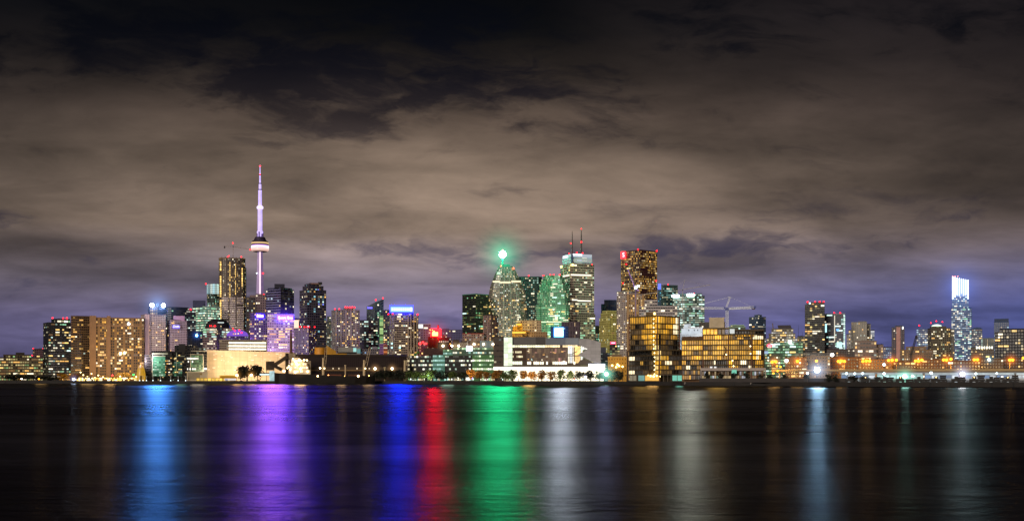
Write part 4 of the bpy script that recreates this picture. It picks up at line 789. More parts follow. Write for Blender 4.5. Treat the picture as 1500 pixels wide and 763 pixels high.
tower('apartment_block', 'stepped pale block with white lit balconies left of stone coloured tower', 1240, 1249, 490, 1700, facade('#9a9690', '#44423e', lit=.3, band=.2, warm='#fff0d8', S=.9), 2.6, 2.8, n=10, pal='w', steps=((1243, 1249, 484),))
tower('apartment_block', 'thin stack of bright white balconies right of stone coloured tower', 1274.5, 1281, 484, 1600, facade('#8090b0', '#404c60', lit=.6, band=.4, cool='#ffffff', warm='#ffffff', pcool=.6, S=1.1, fx=.95, fz=.45), 3, 3, n=14, pal='c')
tower('office_block', 'low brown stucco block with lit strip windows right of middle', 1252, 1284, 500, 1150, facade('#8a7468', '#2e2624', lit=.2, warm='#ffd8a8', S=.9, fx=.85, fz=.4), 4, 5.5, n=12, pal='w', roof='#7a685e', cat='building', spans=(1, 2), pent=((1262, 1272, 498, '#8a7a70'),))
tower('office_block', 'tan corner block beyond the low brown stucco block', 1283, 1294, 505, 1160, facade('#94786a', '#3a2c2a', lit=.2, warm='#ffd8a8', S=.8), 3.2, 3.8, n=6, pal='w', cat='building')
tower('office_block', 'dull low block with red sign right of the black condominium', 1211, 1252, 512, 1100, facade('#4a403c', '#1c1816', lit=.2, warm='#ffe0b0', S=.9), 3.4, 3.6, n=14, pal='w', roof='#3a1c1c', cat='building', lights=((1240, 515.6, 1.6),))
tower('office_block', 'blue white lit far block low on the horizon right of the tan block', 1289, 1306, 509, 2400, facade('#50608a', '#2a3450', lit=.4, band=.3, cool='#c8e8ff', pcool=.7, S=.9), 3, 3, n=8, pal='c', cat='building')
t = tower('apartment_tower', 'slim mauve tower with a salmon coloured plain lift shaft', 1306, 1325, 480, 1500, facade('#4e4450', '#1e1a22', lit=.05, warm='#ffe0b0', S=.9, fx=.5), 2.6, 2.9, n=8, pal='w', roof='#4a5068', depth=15, steps=((1311, 1323, 477.5),))
b = MB(); b.prism(t.rect(1313, 1319, -1.2, 5), 0, t.h(479), mat('#c09088', .8)); t.part('lift_shaft', b); b = MB(); b.box(t.x(1321.5), t.x(1323.5), -t.d(.8), t.d(.3), t.h(482), t.h(478.5), lamp((.95, 1, 1), 2.0)); t.part('lamp', b)
tower('glass_tower', 'blue office tower with pale lit floors behind the tan terrace block', 1342.5, 1360, 482, 2000, facade('#44588a', '#283a64', lit=.35, band=.3, warm='#fff8e0', cool='#c8e8ff', pcool=.6, S=.8, fx=.85), 2.8, 3, n=18, pal='c', roof='#5468a0', lights=((1346.5, 476.6, 1.2),), pent=((1345, 1352, 479.5, '#5a6ab0'),))
t = tower('apartment_tower', 'tan brown apartment tower with glowing pale green dome roof', 1358.5, 1392, 481, 1350, facade('#6a604e', '#24201a', lit=.15, warm='#ffe9a8', cool='#e8ffd8', pcool=.3, S=1.0, fx=.6, fz=.6), 2.9, 3.2, xc=1364, n=42, pal='w', roof='#5c5444', steps=((1362, 1386, 478.5),), lights=((1363.5, 472.6, 1.0), (1371.5, 470, 1.0), (1380.5, 471.3, 1.0), (1392, 466, .01)))
b = MB(); b.lathe([(8*t.k, t.h(478.5)), (7*t.k, t.h(476)), (3*t.k, t.h(474.6)), (0, t.h(474.3))], lamp((.78, 1.0, .74), 1.5), 16, t.x(1372), t.d(12)); t.part('dome', b)
tower('apartment_tower', 'brown ribbed wing right of the domed apartment tower', 1391, 1398, 483, 1360, facade('#5a5044', '#201c18', lit=.12, S=1.0, warm='#ffe9a8'), 2.6, 3.2, n=8, pal='w')
# bright-crowned tall tower
t = tower('condominium_tower', 'tall blue condominium tower with blazing white striped slanting crown', 1393.5, 1423, 452, 2600, facade('#2c5890', '#143058', lit=.30, band=.05, warm='#fff8e0', cool='#d8f0ff', pcool=.6, S=.95, fx=.85, fz=.5, clump=.5), 2.8, 2.7, n=80, pal='c', fx=.8, roof='#2c4a78', depth=24, spans=(1, 1, 2)); k, h = t.k, t.h
b = MB(); S = t.rect(1394.5, 1419, .5, 20); b.sides(S, h(452), h(434), facade('#2a6aa8', '#124070', lit=.18, cool='#d8f0ff', pcool=.7, S=.9, fx=.85), 2.8*k, 2.7*k); t.part('upper_wall', b)
t.scatter(S[0], S[1], h(452), h(434), 2.8*k, 2.7*k, 12, PAL['c'], proud=.3)
cr = MB(); a, c = t.x(1394.8), t.x(1418.8); e0, e1 = t.d(.2), t.d(19)
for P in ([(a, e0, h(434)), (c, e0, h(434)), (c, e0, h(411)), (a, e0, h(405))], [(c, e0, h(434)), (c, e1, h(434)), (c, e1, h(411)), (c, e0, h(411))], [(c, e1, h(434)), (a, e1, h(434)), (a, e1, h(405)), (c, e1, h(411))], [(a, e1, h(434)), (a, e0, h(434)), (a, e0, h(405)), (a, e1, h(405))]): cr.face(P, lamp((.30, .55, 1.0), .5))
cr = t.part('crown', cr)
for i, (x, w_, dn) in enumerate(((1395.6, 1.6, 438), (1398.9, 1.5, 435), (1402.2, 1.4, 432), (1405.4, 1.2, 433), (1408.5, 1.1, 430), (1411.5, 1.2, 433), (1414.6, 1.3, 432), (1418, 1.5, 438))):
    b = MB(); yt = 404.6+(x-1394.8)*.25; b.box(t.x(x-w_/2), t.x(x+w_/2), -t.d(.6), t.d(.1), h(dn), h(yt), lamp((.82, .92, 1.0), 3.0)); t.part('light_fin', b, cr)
for px in (1395.5, 1399, 1403): t.beacon(px, 404.2, .9, 2, lamp((1, .25, .2), 4.0), False)
b = MB(); b.prism(t.rect(1418, 1423.5, 2, 14), 0, h(453), facade('#2c4a78', '#143058', lit=.12, S=.9), 2.8*k, 2.7*k); t.part('wing', b)
tower('glass_tower', 'shorter navy tower with pale windows right of blazing crowned tower', 1423.5, 1439, 482, 2200, facade('#34466c', '#182440', lit=.4, band=.1, warm='#fff6d8', cool='#e8fff0', S=.9, fx=.8), 2.8, 3, n=24, pal='w', roof='#3a4c70', steps=((1426, 1437, 480.5),))
tower('office_block', 'pale green strip lit low block at the crowned tower foot', 1437, 1456, 496, 1700, facade('#5a6464', '#262c2c', lit=.35, band=.2, cool='#d8fff0', S=.7, fx=.4, fz=.85), 2.6, 6, n=8, pal='c', roof='#6a7474', cat='building')
t = tower('brick_block', 'low brown block with a row of bright roof edge lamps', 1422, 1456, 509.5, 1300, facade('#5c4c3c', '#221c18', lit=.12, warm='#ffe0a0', S=.9), 3.2, 3.6, n=10, pal='w', roof='#4c5040', cat='building')
t.cells((t.x(1429), -t.d(.6)), (t.x(1455), -t.d(.6)), t.h(511), t.h(507), 7, 1, lambda c, r: lamp((1, 1, .78), 3.0), .5, .8, name='edge_lamp')
tower('glass_tower', 'far hollow topped blue grey slab near the right edge', 1456, 1478, 472, 2300, facade('#4c5c80', '#2c3c5c', lit=.15, cool='#c8f0ff', pcool=.7, S=.7, fx=.7), 3, 3, n=8, pal='c', roof='#3c4c6c', pent=((1456.5, 1477.5, 466.5, '#34425f'),))
tower('apartment_block', 'broad black apartment block with warm windows at the right edge', 1457, 1512, 487, 1150, facade('#181a24', '#0b0c12', lit=.12, warm='#ffe8b8', cool='#a8c8ff', pcool=.15, S=1.1, fx=.7, fz=.6), 4.2, 4.4, n=34, pal='w', fx=.7, roof='#1a1c26', steps=((1464, 1512, 482),), cat='building', spans=(1, 1, 2))
tower('brick_block', 'tan terrace block with amber lit ledges left of the domed tower', 1318, 1366, 513, 1200, facade('#7c5c3c', '#2c2018', lit=.15, warm='#ffc880', S=.9), 3.2, 3.6, n=22, pal='a', roof='#8a6a44', steps=((1327, 1357, 508.5),), cat='building')
# brown low-rise belt behind the expressway
for i, (x0, x1, y, hx, lab) in enumerate(((1150, 1182, 524, '#6a4c3c', 'low brown warehouse right of the green office block'), (1180, 1216, 522, '#6c6460', 'long grey steel framed shed behind the star bright quay lamp'), (1216, 1262, 524, '#7a4c24', 'rust coloured low warehouse right of the steel framed shed'), (1258, 1306, 527, '#7c5430', 'plain ochre brown warehouse between the two leftmost orange lamp clusters'), (1300, 1342, 530, '#5c3c24', 'dark brown low warehouse under the slim mauve tower'), (1338, 1392, 527, '#6a4426', 'brown low building with small lit windows under the domed tower'), (1388, 1436, 529, '#4c3428', 'dusky low building under the blazing crowned tower'), (1432, 1470, 526, '#4a3a30', 'brown low building with corner lamps left of the black apartment block'), (1466, 1520, 525, '#3c2a24', 'dark red brown low building at the right edge'))):
    tower('warehouse', lab, x0, x1, y, 900+15*(i % 3), facade(hx, '#20140c', lit=.12, warm='#ffc070', S=.9, fx=.5, fz=.5), 4.2, 4.6, n=9, pal='a', roof=hx, cat='warehouse', group='low warehouses behind the expressway', depth=20, pent=((x0+8, x0+15, y-2.5, hx),))

# ================================================================ trees
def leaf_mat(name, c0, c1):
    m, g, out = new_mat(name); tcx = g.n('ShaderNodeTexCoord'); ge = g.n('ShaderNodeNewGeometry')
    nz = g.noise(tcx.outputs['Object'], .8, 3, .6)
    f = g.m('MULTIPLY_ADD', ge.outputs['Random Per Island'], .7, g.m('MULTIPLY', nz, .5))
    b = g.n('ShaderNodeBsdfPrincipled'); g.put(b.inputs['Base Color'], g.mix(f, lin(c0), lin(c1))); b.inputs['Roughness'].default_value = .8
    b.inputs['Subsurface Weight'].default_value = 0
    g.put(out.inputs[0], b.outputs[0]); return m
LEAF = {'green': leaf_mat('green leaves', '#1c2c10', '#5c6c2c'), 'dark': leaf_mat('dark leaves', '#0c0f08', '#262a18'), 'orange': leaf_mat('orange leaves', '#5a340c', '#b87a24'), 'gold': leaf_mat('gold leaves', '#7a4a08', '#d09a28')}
BARK = mat('#241a12', .9)
_tm = {}
def tree_mesh(kind, v, n=620):
    if (kind, v) in _tm: return _tm[kind, v]
    r = random.Random(v*7+hash(kind) % 3 if False else v*7+len(kind)); c = MB(); m = LEAF[kind]
    lobes = [(Vector((r.uniform(-.55, .55), r.uniform(-.55, .55), r.uniform(-.6, .6))), r.uniform(.35, .55)) for _ in range(10)]+[(Vector((0, 0, 0)), .75)]
    for _ in range(n):
        ce, ra = r.choice(lobes); d = Vector((r.gauss(0, 1), r.gauss(0, 1), r.gauss(0, 1))).normalized()
        p = ce+d*ra*r.uniform(.55, 1.05); s = r.uniform(.07, .15)
        a = Vector((r.gauss(0, 1), r.gauss(0, 1), r.gauss(0, 1))).normalized(); q = a.orthogonal().normalized(); w_ = a.cross(q)
        c.face([p+q*s, p+w_*s*.7, p-q*s, p-w_*s*.7], m)
    t = MB(); t.lathe([(.085, -1.2), (.06, -1.0), (.045, -.6), (.02, .3)], BARK, 7)
    for _ in range(6):
        ce, ra = r.choice(lobes); t.beam((0, 0, r.uniform(-1.0, -.3)), ce*.8, .035, BARK)
    _tm[kind, v] = (c.mesh('crown'), t.mesh('trunk')); return _tm[kind, v]
def tree(label, px, D, py_top, wpx, kind, group, v=None, base=None):
    v = v if v is not None else int(px) % 5
    cm_, tm_ = tree_mesh(kind, v); h = WZ(py_top, D)-GZ; r = wpx*D/F/2*1.7
    o = bpy.data.objects.new('tree', None); COL.objects.link(o); o.location = (WX(px, D), D, GZ); tag(o, label, 'tree', group)
    rz = h/(1.2+.95)
    for nm, me in (('crown', cm_), ('trunk', tm_)):
        c = link(nm, me, o, (0, 0, rz*1.2), px*1.7 % 6.28); c.scale = (r, r, rz)
    return o
ORD = ['first', 'second', 'third', 'fourth', 'fifth', 'sixth', 'seventh', 'eighth', 'ninth', 'tenth', 'eleventh', 'twelfth', 'thirteenth', 'fourteenth', 'fifteenth', 'sixteenth', 'seventeenth', 'eighteenth', 'nineteenth', 'twentieth', 'twenty-first', 'twenty-second', 'twenty-third', 'twenty-fourth', 'twenty-fifth', 'twenty-sixth']
def shore_d(px):
    for (a, da), (b_, db) in zip(SH, SH[1:]):
        if a <= px <= b_: return da+(db-da)*(px-a)/(b_-a)
    return SH[-1][1]
prom = [(601, 'green'), (610.5, 'green'), (621, 'green'), (632, 'green'), (643, 'dark'), (654, 'dark'), (664.5, 'green'), (677, 'dark'), (690, 'orange'), (702, 'orange'), (714, 'orange'), (727, 'orange'), (740, 'green'), (751.5, 'green'), (767, 'orange'), (779, 'orange'), (793, 'orange'), (806.5, 'orange'), (821, 'green'), (835, 'green'), (849, 'dark'), (865, 'dark'), (878, 'green'), (896, 'green'), (906, 'dark')]
KN = {'green': 'green', 'dark': 'dark', 'orange': 'orange brown'}
for i, (px, kd) in enumerate(prom):
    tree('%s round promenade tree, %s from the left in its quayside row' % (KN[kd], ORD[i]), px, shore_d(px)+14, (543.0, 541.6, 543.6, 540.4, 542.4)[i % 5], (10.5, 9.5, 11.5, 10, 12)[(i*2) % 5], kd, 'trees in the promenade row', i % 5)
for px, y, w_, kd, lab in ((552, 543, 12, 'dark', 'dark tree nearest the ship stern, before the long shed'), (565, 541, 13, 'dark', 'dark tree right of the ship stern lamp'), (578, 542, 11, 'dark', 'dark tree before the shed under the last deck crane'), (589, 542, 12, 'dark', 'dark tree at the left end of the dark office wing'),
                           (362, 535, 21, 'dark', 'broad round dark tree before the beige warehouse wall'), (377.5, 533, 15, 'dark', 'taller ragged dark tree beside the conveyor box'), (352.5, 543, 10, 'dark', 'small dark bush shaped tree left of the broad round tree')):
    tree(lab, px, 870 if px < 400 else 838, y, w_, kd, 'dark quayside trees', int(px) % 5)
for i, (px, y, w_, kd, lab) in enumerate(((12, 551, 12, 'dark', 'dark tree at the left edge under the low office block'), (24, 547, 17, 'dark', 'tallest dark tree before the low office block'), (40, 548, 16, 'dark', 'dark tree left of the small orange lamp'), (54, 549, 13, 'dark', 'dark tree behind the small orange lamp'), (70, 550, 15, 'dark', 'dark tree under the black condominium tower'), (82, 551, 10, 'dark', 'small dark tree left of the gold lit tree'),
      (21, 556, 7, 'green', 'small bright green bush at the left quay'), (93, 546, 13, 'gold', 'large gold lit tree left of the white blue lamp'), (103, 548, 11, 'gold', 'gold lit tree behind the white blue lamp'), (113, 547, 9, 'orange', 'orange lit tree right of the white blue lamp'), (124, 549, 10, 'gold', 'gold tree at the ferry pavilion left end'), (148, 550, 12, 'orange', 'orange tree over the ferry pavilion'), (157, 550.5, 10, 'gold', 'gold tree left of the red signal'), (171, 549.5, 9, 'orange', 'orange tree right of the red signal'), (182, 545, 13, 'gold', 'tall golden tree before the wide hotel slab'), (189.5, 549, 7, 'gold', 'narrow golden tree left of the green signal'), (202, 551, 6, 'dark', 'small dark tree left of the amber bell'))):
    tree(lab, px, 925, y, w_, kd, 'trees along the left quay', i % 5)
for i, px in enumerate((226, 234.5, 243, 252, 262, 270)):
    tree('small dark clipped tree, %s from the left before the green glass block' % ORD[i], px, 884, 550.5, 4.4, 'dark', 'clipped trees on the glass block quay', i % 5)
for i, (px, y, w_) in enumerate(((1035, 545, 6), (1055, 545.5, 7), (1074, 545, 6), (1094, 545, 7), (1114, 546, 7), (1128, 548, 6), (1150, 547, 6), (1181, 547.5, 7), (1213, 547, 7), (1223, 548, 6), (1250, 549, 8), (1268, 550, 8), (1284, 551, 7))):
    tree('dark young tree on the right quay, %s from the left' % ORD[i], px, shore_d(px)+9, y, w_, 'dark', 'young trees on the right quay', i % 5)

# ================================================================ lamps
def street_lamp(label, px, py, D, r, m, name='street_lamp', group=None, base=None, cat='lamp', pole='#5a5048', arm=0.0):
    t = T(name, label, cat, px, D, group, z=GZ if base is None else base)
    h = t.h(py); R_ = r*t.k
    b = MB(); pm = mat(pole, .6)
    b.lathe([(.16*max(1, t.k*2.2), 0), (.09*max(1, t.k*2.2), max(h-.3-R_, .2))], pm, 7); b.beam((0, 0, max(h-R_-.35, .15)), (0, -R_*.9-.25, max(h-R_-.1, .2)), .14, pm); t.part('pole', b)
    hd = MB(); hd.lathe([(R_*.55, h+R_*.75), (R_*.35, h+R_*1.25), (0, h+R_*1.35)], pm, 8); hd.lathe([(0, h+R_*.75), (R_*.55, h+R_*.75)], pm, 8); hd = t.part('lamp_head', hd)
    b = MB(); b.ball((0, 0, h), R_, m, 10, 7); t.part('lamp_globe', b, hd)
    return t
AMB, WHT, TEAL, ICE = lamp((1.0, .33, .012), 5.0), lamp((1.0, .93, .80), 12.0), lamp((.55, 1.0, .90), 26.0), lamp((.68, .86, 1.0), 30.0)
street_lamp('bright white blue quay lamp before the gold lit tree', 108, 555.2, 912, 2.0, lamp((.60, .75, 1.0), 11.0), 'quay_lamp')
street_lamp('small orange quay lamp at the far left', 57, 554.8, 915, 1.3, AMB, 'quay_lamp')
street_lamp('small white quay lamp under the low office block', 31.5, 554.6, 915, 1.0, WHT, 'quay_lamp')
street_lamp('red signal lamp over the ferry pavilion', 164.5, 549.5, 905, 1.2, lamp((1, .02, .02), 8), 'signal_lamp')
street_lamp('green signal lamp left of the amber bell', 195.5, 548.5, 905, 1.3, lamp((.02, .9, .12), 5), 'signal_lamp')
street_lamp('amber quay lamp left of the broad dark tree', 347, 549.3, 858, 1.8, lamp((1.0, .70, .28), 16), 'quay_lamp')
street_lamp('amber quay lamp in front of the broad dark tree', 368, 549, 858, 1.7, lamp((1.0, .66, .25), 16), 'quay_lamp')
for px, lab in ((649, 'alone at the left'), (662, 'second from the left'), (672, 'just left of the white sign box'), (694.5, 'just right of the white sign box'), (708.5, 'before the blue grey box'), (722.2, 'next to the dark stair tower')):
    street_lamp('warm white roof lamp on the green office, '+lab, px, 506.3 if px < 680 else 504, 842, 1.55, lamp((1.0, .84, .55), 16), 'roof_lamp', 'roof lamps on the green glass office', base=WZ(509.5, 842), pole='#444')
street_lamp('bright teal white quay lamp left of gold condominium', 888, 547.5, 703, 2.5, TEAL, 'quay_lamp')
street_lamp('most brilliant white quay lamp near the black condominium tower', 1197, 541.5, 590, 4.0, lamp((.72, .88, 1.0), 42.0), 'quay_lamp')
street_lamp('brilliant teal tinted quay lamp among the right sheds', 1325.5, 551, 560, 3.0, lamp((.55, 1.0, .88), 22), 'quay_lamp')
street_lamp('brilliant white quay lamp below the blazing crowned tower', 1410, 547.6, 556, 3.4, lamp((.95, .93, 1.0), 28), 'quay_lamp')
for px, py, r, lab in ((1183, 546.5, 1.6, 'small teal lamp just left of the most brilliant lamp'), (1240, 546.8, 1.6, 'cool white lamp under the expressway, leftmost of three'), (1252, 547, 1.5, 'cool white lamp under the expressway, middle of three'), (1263.5, 546.8, 1.5, 'cool white lamp under the expressway, rightmost of three'), (1295, 547, 1.7, 'cool lamp under the expressway left of the teal lamp'), (1337, 550.5, 1.8, 'cool lamp right beside the teal lamp'), (1364, 546, 1.9, 'cool lamp between the teal lamp and brilliant white lamp'), (1429.5, 547, 1.5, 'cool lamp right of the brilliant white lamp'), (1460, 546.5, 1.2, 'cool lamp over the blue shed right end')):
    street_lamp(lab, px, py, 585, r, lamp((.60, .92, 1.0), 12), 'quay_lamp', 'cool lamps around the sheds')
street_lamp('warm lamp on the dark machinery near the right edge', 1468, 552.3, 545, 1.5, lamp((1, .82, .5), 12), 'quay_lamp')
street_lamp('cool white mast lamp high over the expressway right half', 1449, 526.5, 690, 2.0, lamp((.55, .95, 1.0), 14), 'mast_lamp')
street_lamp('cool white lamp over the expressway left of the slim mauve tower', 1295, 533.8, 690, 1.9, lamp((.75, .9, 1.0), 14), 'mast_lamp')
amb = [(1131, 530), (1136.5, 529.5), (1168, 528.8), (1196, 528.5), (1228, 529), (1232.5, 528.4), (1237, 529), (1264, 529), (1269, 528.2), (1274, 528.6), (1301.5, 527.6), (1306.8, 527.2), (1313, 527.2), (1341, 528.4), (1345.5, 528.6), (1350.5, 527), (1382, 526.8), (1386.5, 527), (1393, 525.8), (1427, 526.6), (1432, 526.6), (1479, 527), (1483.5, 527), (1499, 524)]
near = ['beside the green office', 'right of the leftmost one', 'alone right of the green office', 'alone above the most brilliant quay lamp', 'first of three right of the black tower', 'middle of three right of the black tower', 'last of three right of the black tower', 'first of three before the ochre warehouse', 'middle of three before the ochre warehouse', 'last of three before the ochre warehouse', 'first of three under the slim mauve tower', 'middle of three under the slim mauve tower', 'last of three under the slim mauve tower', 'first of three before the terrace block', 'middle of three before the terrace block', 'last of three before the terrace block', 'first of three left of the crowned tower', 'middle of three left of the crowned tower', 'last of three left of the crowned tower', 'left of two under the crowned tower', 'right of two under the crowned tower', 'left of two before the black apartment block', 'right of two before the black apartment block', 'at the right edge']
for i, ((px, py), nn) in enumerate(zip(amb, near)):
    street_lamp('amber expressway lamp on a tall pole, '+nn, px, py, (668, 682, 675)[i % 3], 2.1, AMB, 'expressway_lamp', 'amber lamps along the expressway', pole='#8a6a40')
for i, (px, py, lab) in enumerate(((1138, 536, 'low amber lamp beneath the leftmost expressway lamps'), (1143.5, 537, 'low amber lamp right of its twin beneath the leftmost lamps'), (1139, 543.2, 'amber lamp at deck level near the gold condominium'), (1133, 546.5, 'lowest amber lamp right of the gold condominium'), (1152, 528, 'white lamp cluster head between the amber lamps'), (1219, 519.5, 'large white lamp over the rust coloured warehouse'))):
    street_lamp(lab, px, py, 640 if py > 530 else 760, 1.4 if py > 530 else 2.6, AMB if py > 530 else lamp((1, .95, .85), 10), 'street_lamp')
# bollards along the promenade
blw = [lamp(c, 1.3, False, .6) for c in ((1, .9, .7), (.75, 1, .85), (1, .75, .4), (1, 1, 1))]
rb = random.Random(19)
for i in range(26):
    px = 600+i*10.6+rb.uniform(-4.5, 4.5)
    t = T('bollard_lamp', 'small pale lit bollard at the quay edge under the promenade trees', 'lamp', px, shore_d(px)+8, 'lit bollards along the promenade')
    b = MB(); b.lathe([(.22, 0), (.2, .9), (.0, .95)], mat('#777'), 7); t.part('post', b)
    b = MB(); q = random.Random(i); b.lathe([(.3, .95), (.36, 1.2), (.32, 1.3+q.random()*.8), (0, 1.5+q.random()*.8)], q.choice(blw), 7); t.part('lamp_globe', b)
street_lamp('blue lamp among the orange promenade trees', 691.5, 553.5, 790, 1.3, lamp((.12, .2, 1.0), 8), 'quay_lamp')
street_lamp('blue violet lamp among the dark promenade trees', 857.5, 551.5, 722, 1.4, lamp((.2, .25, 1.0), 9), 'quay_lamp')
street_lamp('white sparkling lamp under the orange promenade trees', 734, 552, 760, 1.7, lamp((1, .95, .85), 14), 'quay_lamp')
street_lamp('red lamp at the quay under the dark promenade trees', 841.5, 555, 728, 1.0, lamp((1, .04, .02), 6), 'quay_lamp')

# ================================================================ left quay buildings
t = T('ferry_pavilion', 'long low ferry pavilion glowing gold at the hotel foot', 'pavilion', 160, 900); k, h = t.k, t.h
b = MB(); b.box(t.x(112), t.x(207), 0, t.d(6), h(552.3), h(551.3), mat('#6a4c2c')); t.part('roof', b)
b = MB(); b.box(t.x(113), t.x(206), t.d(4), t.d(5), 0, h(552.4), mat('#7a5a34')); t.part('wall', b)
q = random.Random(3)
t.cells((t.x(113), t.d(3.9)), (t.x(206), t.d(3.9)), h(557.5), h(552.6), 40, 2, lambda c, r: (lamp((1, .55, .10), 3.0, False, .5) if q.random() < .6 else lamp((1, .85, .5), 2.6, False, .5)) if q.random() < .7 else None, .8, .8, .2)
for px in range(114, 207, 6):
    b = MB(); b.beam((t.x(px), 0, 0), (t.x(px), 0, h(552.3)), .5*k, mat('#8a6a3a')); t.part('column', b)
for i, (px, py) in enumerate(((118, 545), (122, 549), (134, 547), (144, 549.5), (151, 552), (176, 551), (199.5, 551.5), (128, 551.5), (139, 552.5))):
    street_lamp('small gold lamp over the ferry pavilion, %s from the left' % ORD[sorted((118, 122, 134, 144, 151, 176, 199.5, 128, 139)).index(px)], px, py, 897, .95, lamp((1, .72, .3), 8), 'quay_lamp', 'gold lamps at the ferry pavilion')
t = T('amber_pavilion', 'amber lit bell shaped pavilion left of the green glass block', 'pavilion', 206.5, 905); k = t.k
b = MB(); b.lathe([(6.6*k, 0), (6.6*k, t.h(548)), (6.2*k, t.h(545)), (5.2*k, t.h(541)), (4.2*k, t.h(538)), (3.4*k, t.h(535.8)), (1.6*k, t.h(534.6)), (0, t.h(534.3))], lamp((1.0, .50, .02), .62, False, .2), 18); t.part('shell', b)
b = MB(); b.lathe([(1.4*k, t.h(534.8)), (1.4*k, t.h(533.6)), (0, t.h(533.2))], mat('#8a5a14'), 10); t.part('cap', b)
b = MB(); b.box(-1.2*k, 1.2*k, -6.9*k, -6.0*k, 0, t.h(550), mat('#3a2408')); t.part('door', b)
# glass mid-rise group
def block(t, x0, x1, y, d0, d1, fm, name='wall', cw=3, ch=4, roof='#26221f', y0=None):
    b = MB(); b.prism(t.rect(x0, x1, d0, d1), 0 if y0 is None else t.h(y0), t.h(y), fm, cw*t.k, ch*t.kz, mtop=mat(roof)); return t.part(name, b)
dkf = facade('#26221e', '#0c0c0a', lit=.12, band=.04, warm='#ffe0a0', S=.8, fx=.85, fz=.6)
t = T('glass_office', 'mid rise office with a tall green glass front among dark wings', 'building', 243, 915); k, h = t.k, t.h
block(t, 212, 224, 519.5, 2, 18, dkf); block(t, 222, 252, 514, 0, 20, dkf); block(t, 251.5, 276, 514.5, 3, 20, dkf, ch=4.4)
block(t, 256, 290, 505, 14, 30, facade('#1e1c1e', lit=.06, S=.7), 'upper_wall'); block(t, 262, 272, 503, 12, 16, mat('#2a2624'), 'roof_box')
GRN = facade('#5f9a78', '#3f7a5c', lit=.5, band=.3, warm='#a8f0c0', cool='#7fd8a8', pcool=.5, S=.42, fx=.94, fz=.8, dim=.25)
b = MB(); b.prism([(t.x(223.3), -t.d(.9)), (t.x(242), -t.d(.9)), (t.x(242), t.d(1)), (t.x(223.3), t.d(1))], h(551), h(521), GRN, 3*k, 4*k); t.part('glass_front', b)
b = MB(); b.prism([(t.x(252.5), t.d(2.1)), (t.x(267), t.d(2.1)), (t.x(267), t.d(4)), (t.x(252.5), t.d(4))], h(551), h(529), facade('#2c4a3a', '#20402f', lit=.35, warm='#8fd8a8', S=.3, fx=.9, fz=.75, dim=.2), 3*k, 4*k); t.part('glass_front', b)
lf = mat('#a8b094', .6)
for x0, x1, y0, y1, d in ((223, 246, 519, 516.8, -1.2), (223, 242.4, 522.2, 520.8, -1.2), (222.9, 224, 551, 517, -1.25), (252, 253, 550, 519.5, 2), (258.3, 259.2, 543, 516, 1.9), (258.3, 267.2, 543.8, 543, 1.9), (258.5, 271, 521.8, 521, 1.9)):
    b = MB(); b.box(t.x(x0), t.x(x1), t.d(d-.25), t.d(d+.3), h(y0), h(y1), lf); t.part('frame', b)
q = random.Random(4)
t.cells((t.x(223.5), -t.d(1)), (t.x(242), -t.d(1)), h(551), h(523), 6, 7, lambda c, r: lamp((.72, 1, .8), .8, False, .5) if q.random() < .25 else None, .85, .35)
t.cells((t.x(241), -t.d(.2)), (t.x(252), -t.d(.2)), h(551), h(518), 4, 8, lambda c, r: (WA if q.random() < .5 else WW) if q.random() < .3 else None, .8, .3)
t.cells((t.x(253), t.d(1.9)), (t.x(275), t.d(1.9)), h(551), h(518), 8, 8, lambda c, r: WY if q.random() < .12 else None, .8, .3)
t = T('glass_office', 'dark framed glass office with bright white lit storey bands', 'building', 289, 905); k, h = t.k, t.h
block(t, 273, 303, 515, 1, 18, dkf); block(t, 279, 301, 509, 4, 18, facade('#4a443c', lit=.1, S=.7), 'upper_wall')
b = MB(); b.prism(t.rect(279, 297.5, -.2, 2), h(544.5), h(520), facade('#3c4a38', '#283a2c', lit=.4, warm='#c8e8a0', cool='#90d0a0', pcool=.5, S=.35, fx=.92, fz=.7, dim=.2), 3*k, 3.6*k); t.part('glass_front', b)
for x0, x1, y0, y1 in ((278.4, 279.4, 544, 518), (297.2, 298.2, 544, 518), (278.4, 298.2, 519.4, 518.4), (280, 302, 514.6, 513.6)):
    b = MB(); b.box(t.x(x0), t.x(x1), -t.d(.6), t.d(.2), h(y0), h(y1), mat('#9c917c')); t.part('frame', b)
for y, x0, x1, nn in ((525, 274, 294.5, 11), (529.5, 275, 283, 4), (540.3, 274, 287, 7)):
    t.cells((t.x(x0), -t.d(.5)), (t.x(x1), -t.d(.5)), h(y+1.5), h(y-1.5), nn, 1, lambda c, r: lamp((1, .94, .80), 1.6, False, .4) if q.random() < .85 else None, .85, .8)
b = MB(); b.box(t.x(299), t.x(303), -t.d(.5), -t.d(.1), h(541), h(538.5), lamp((1, .95, .88), 1.8, False)); t.part('window', b)
t = T('slatted_box', 'cream slatted box pavilion at the foot of the beige warehouse', 'building', 288.5, 885); k, h = t.k, t.h
b = MB(); b.prism(t.rect(273.7, 304, 0, 9), 0, h(544), mat('#d8c4a0', .8, 0, .12), mtop=mat('#8a7a60')); t.part('wall', b)
b = MB()
for i in range(12): b.box(t.x(275.4+i*1.5), t.x(276.0+i*1.5), -t.d(.12), t.d(.2), h(556), h(545.4), mat('#3a2c1c'))
t.part('slat', b)
b = MB(); b.box(t.x(292), t.x(296), -t.d(.3), -t.d(.1), h(549), h(546), mat('#a8884c')); t.part('emblem_panel', b)
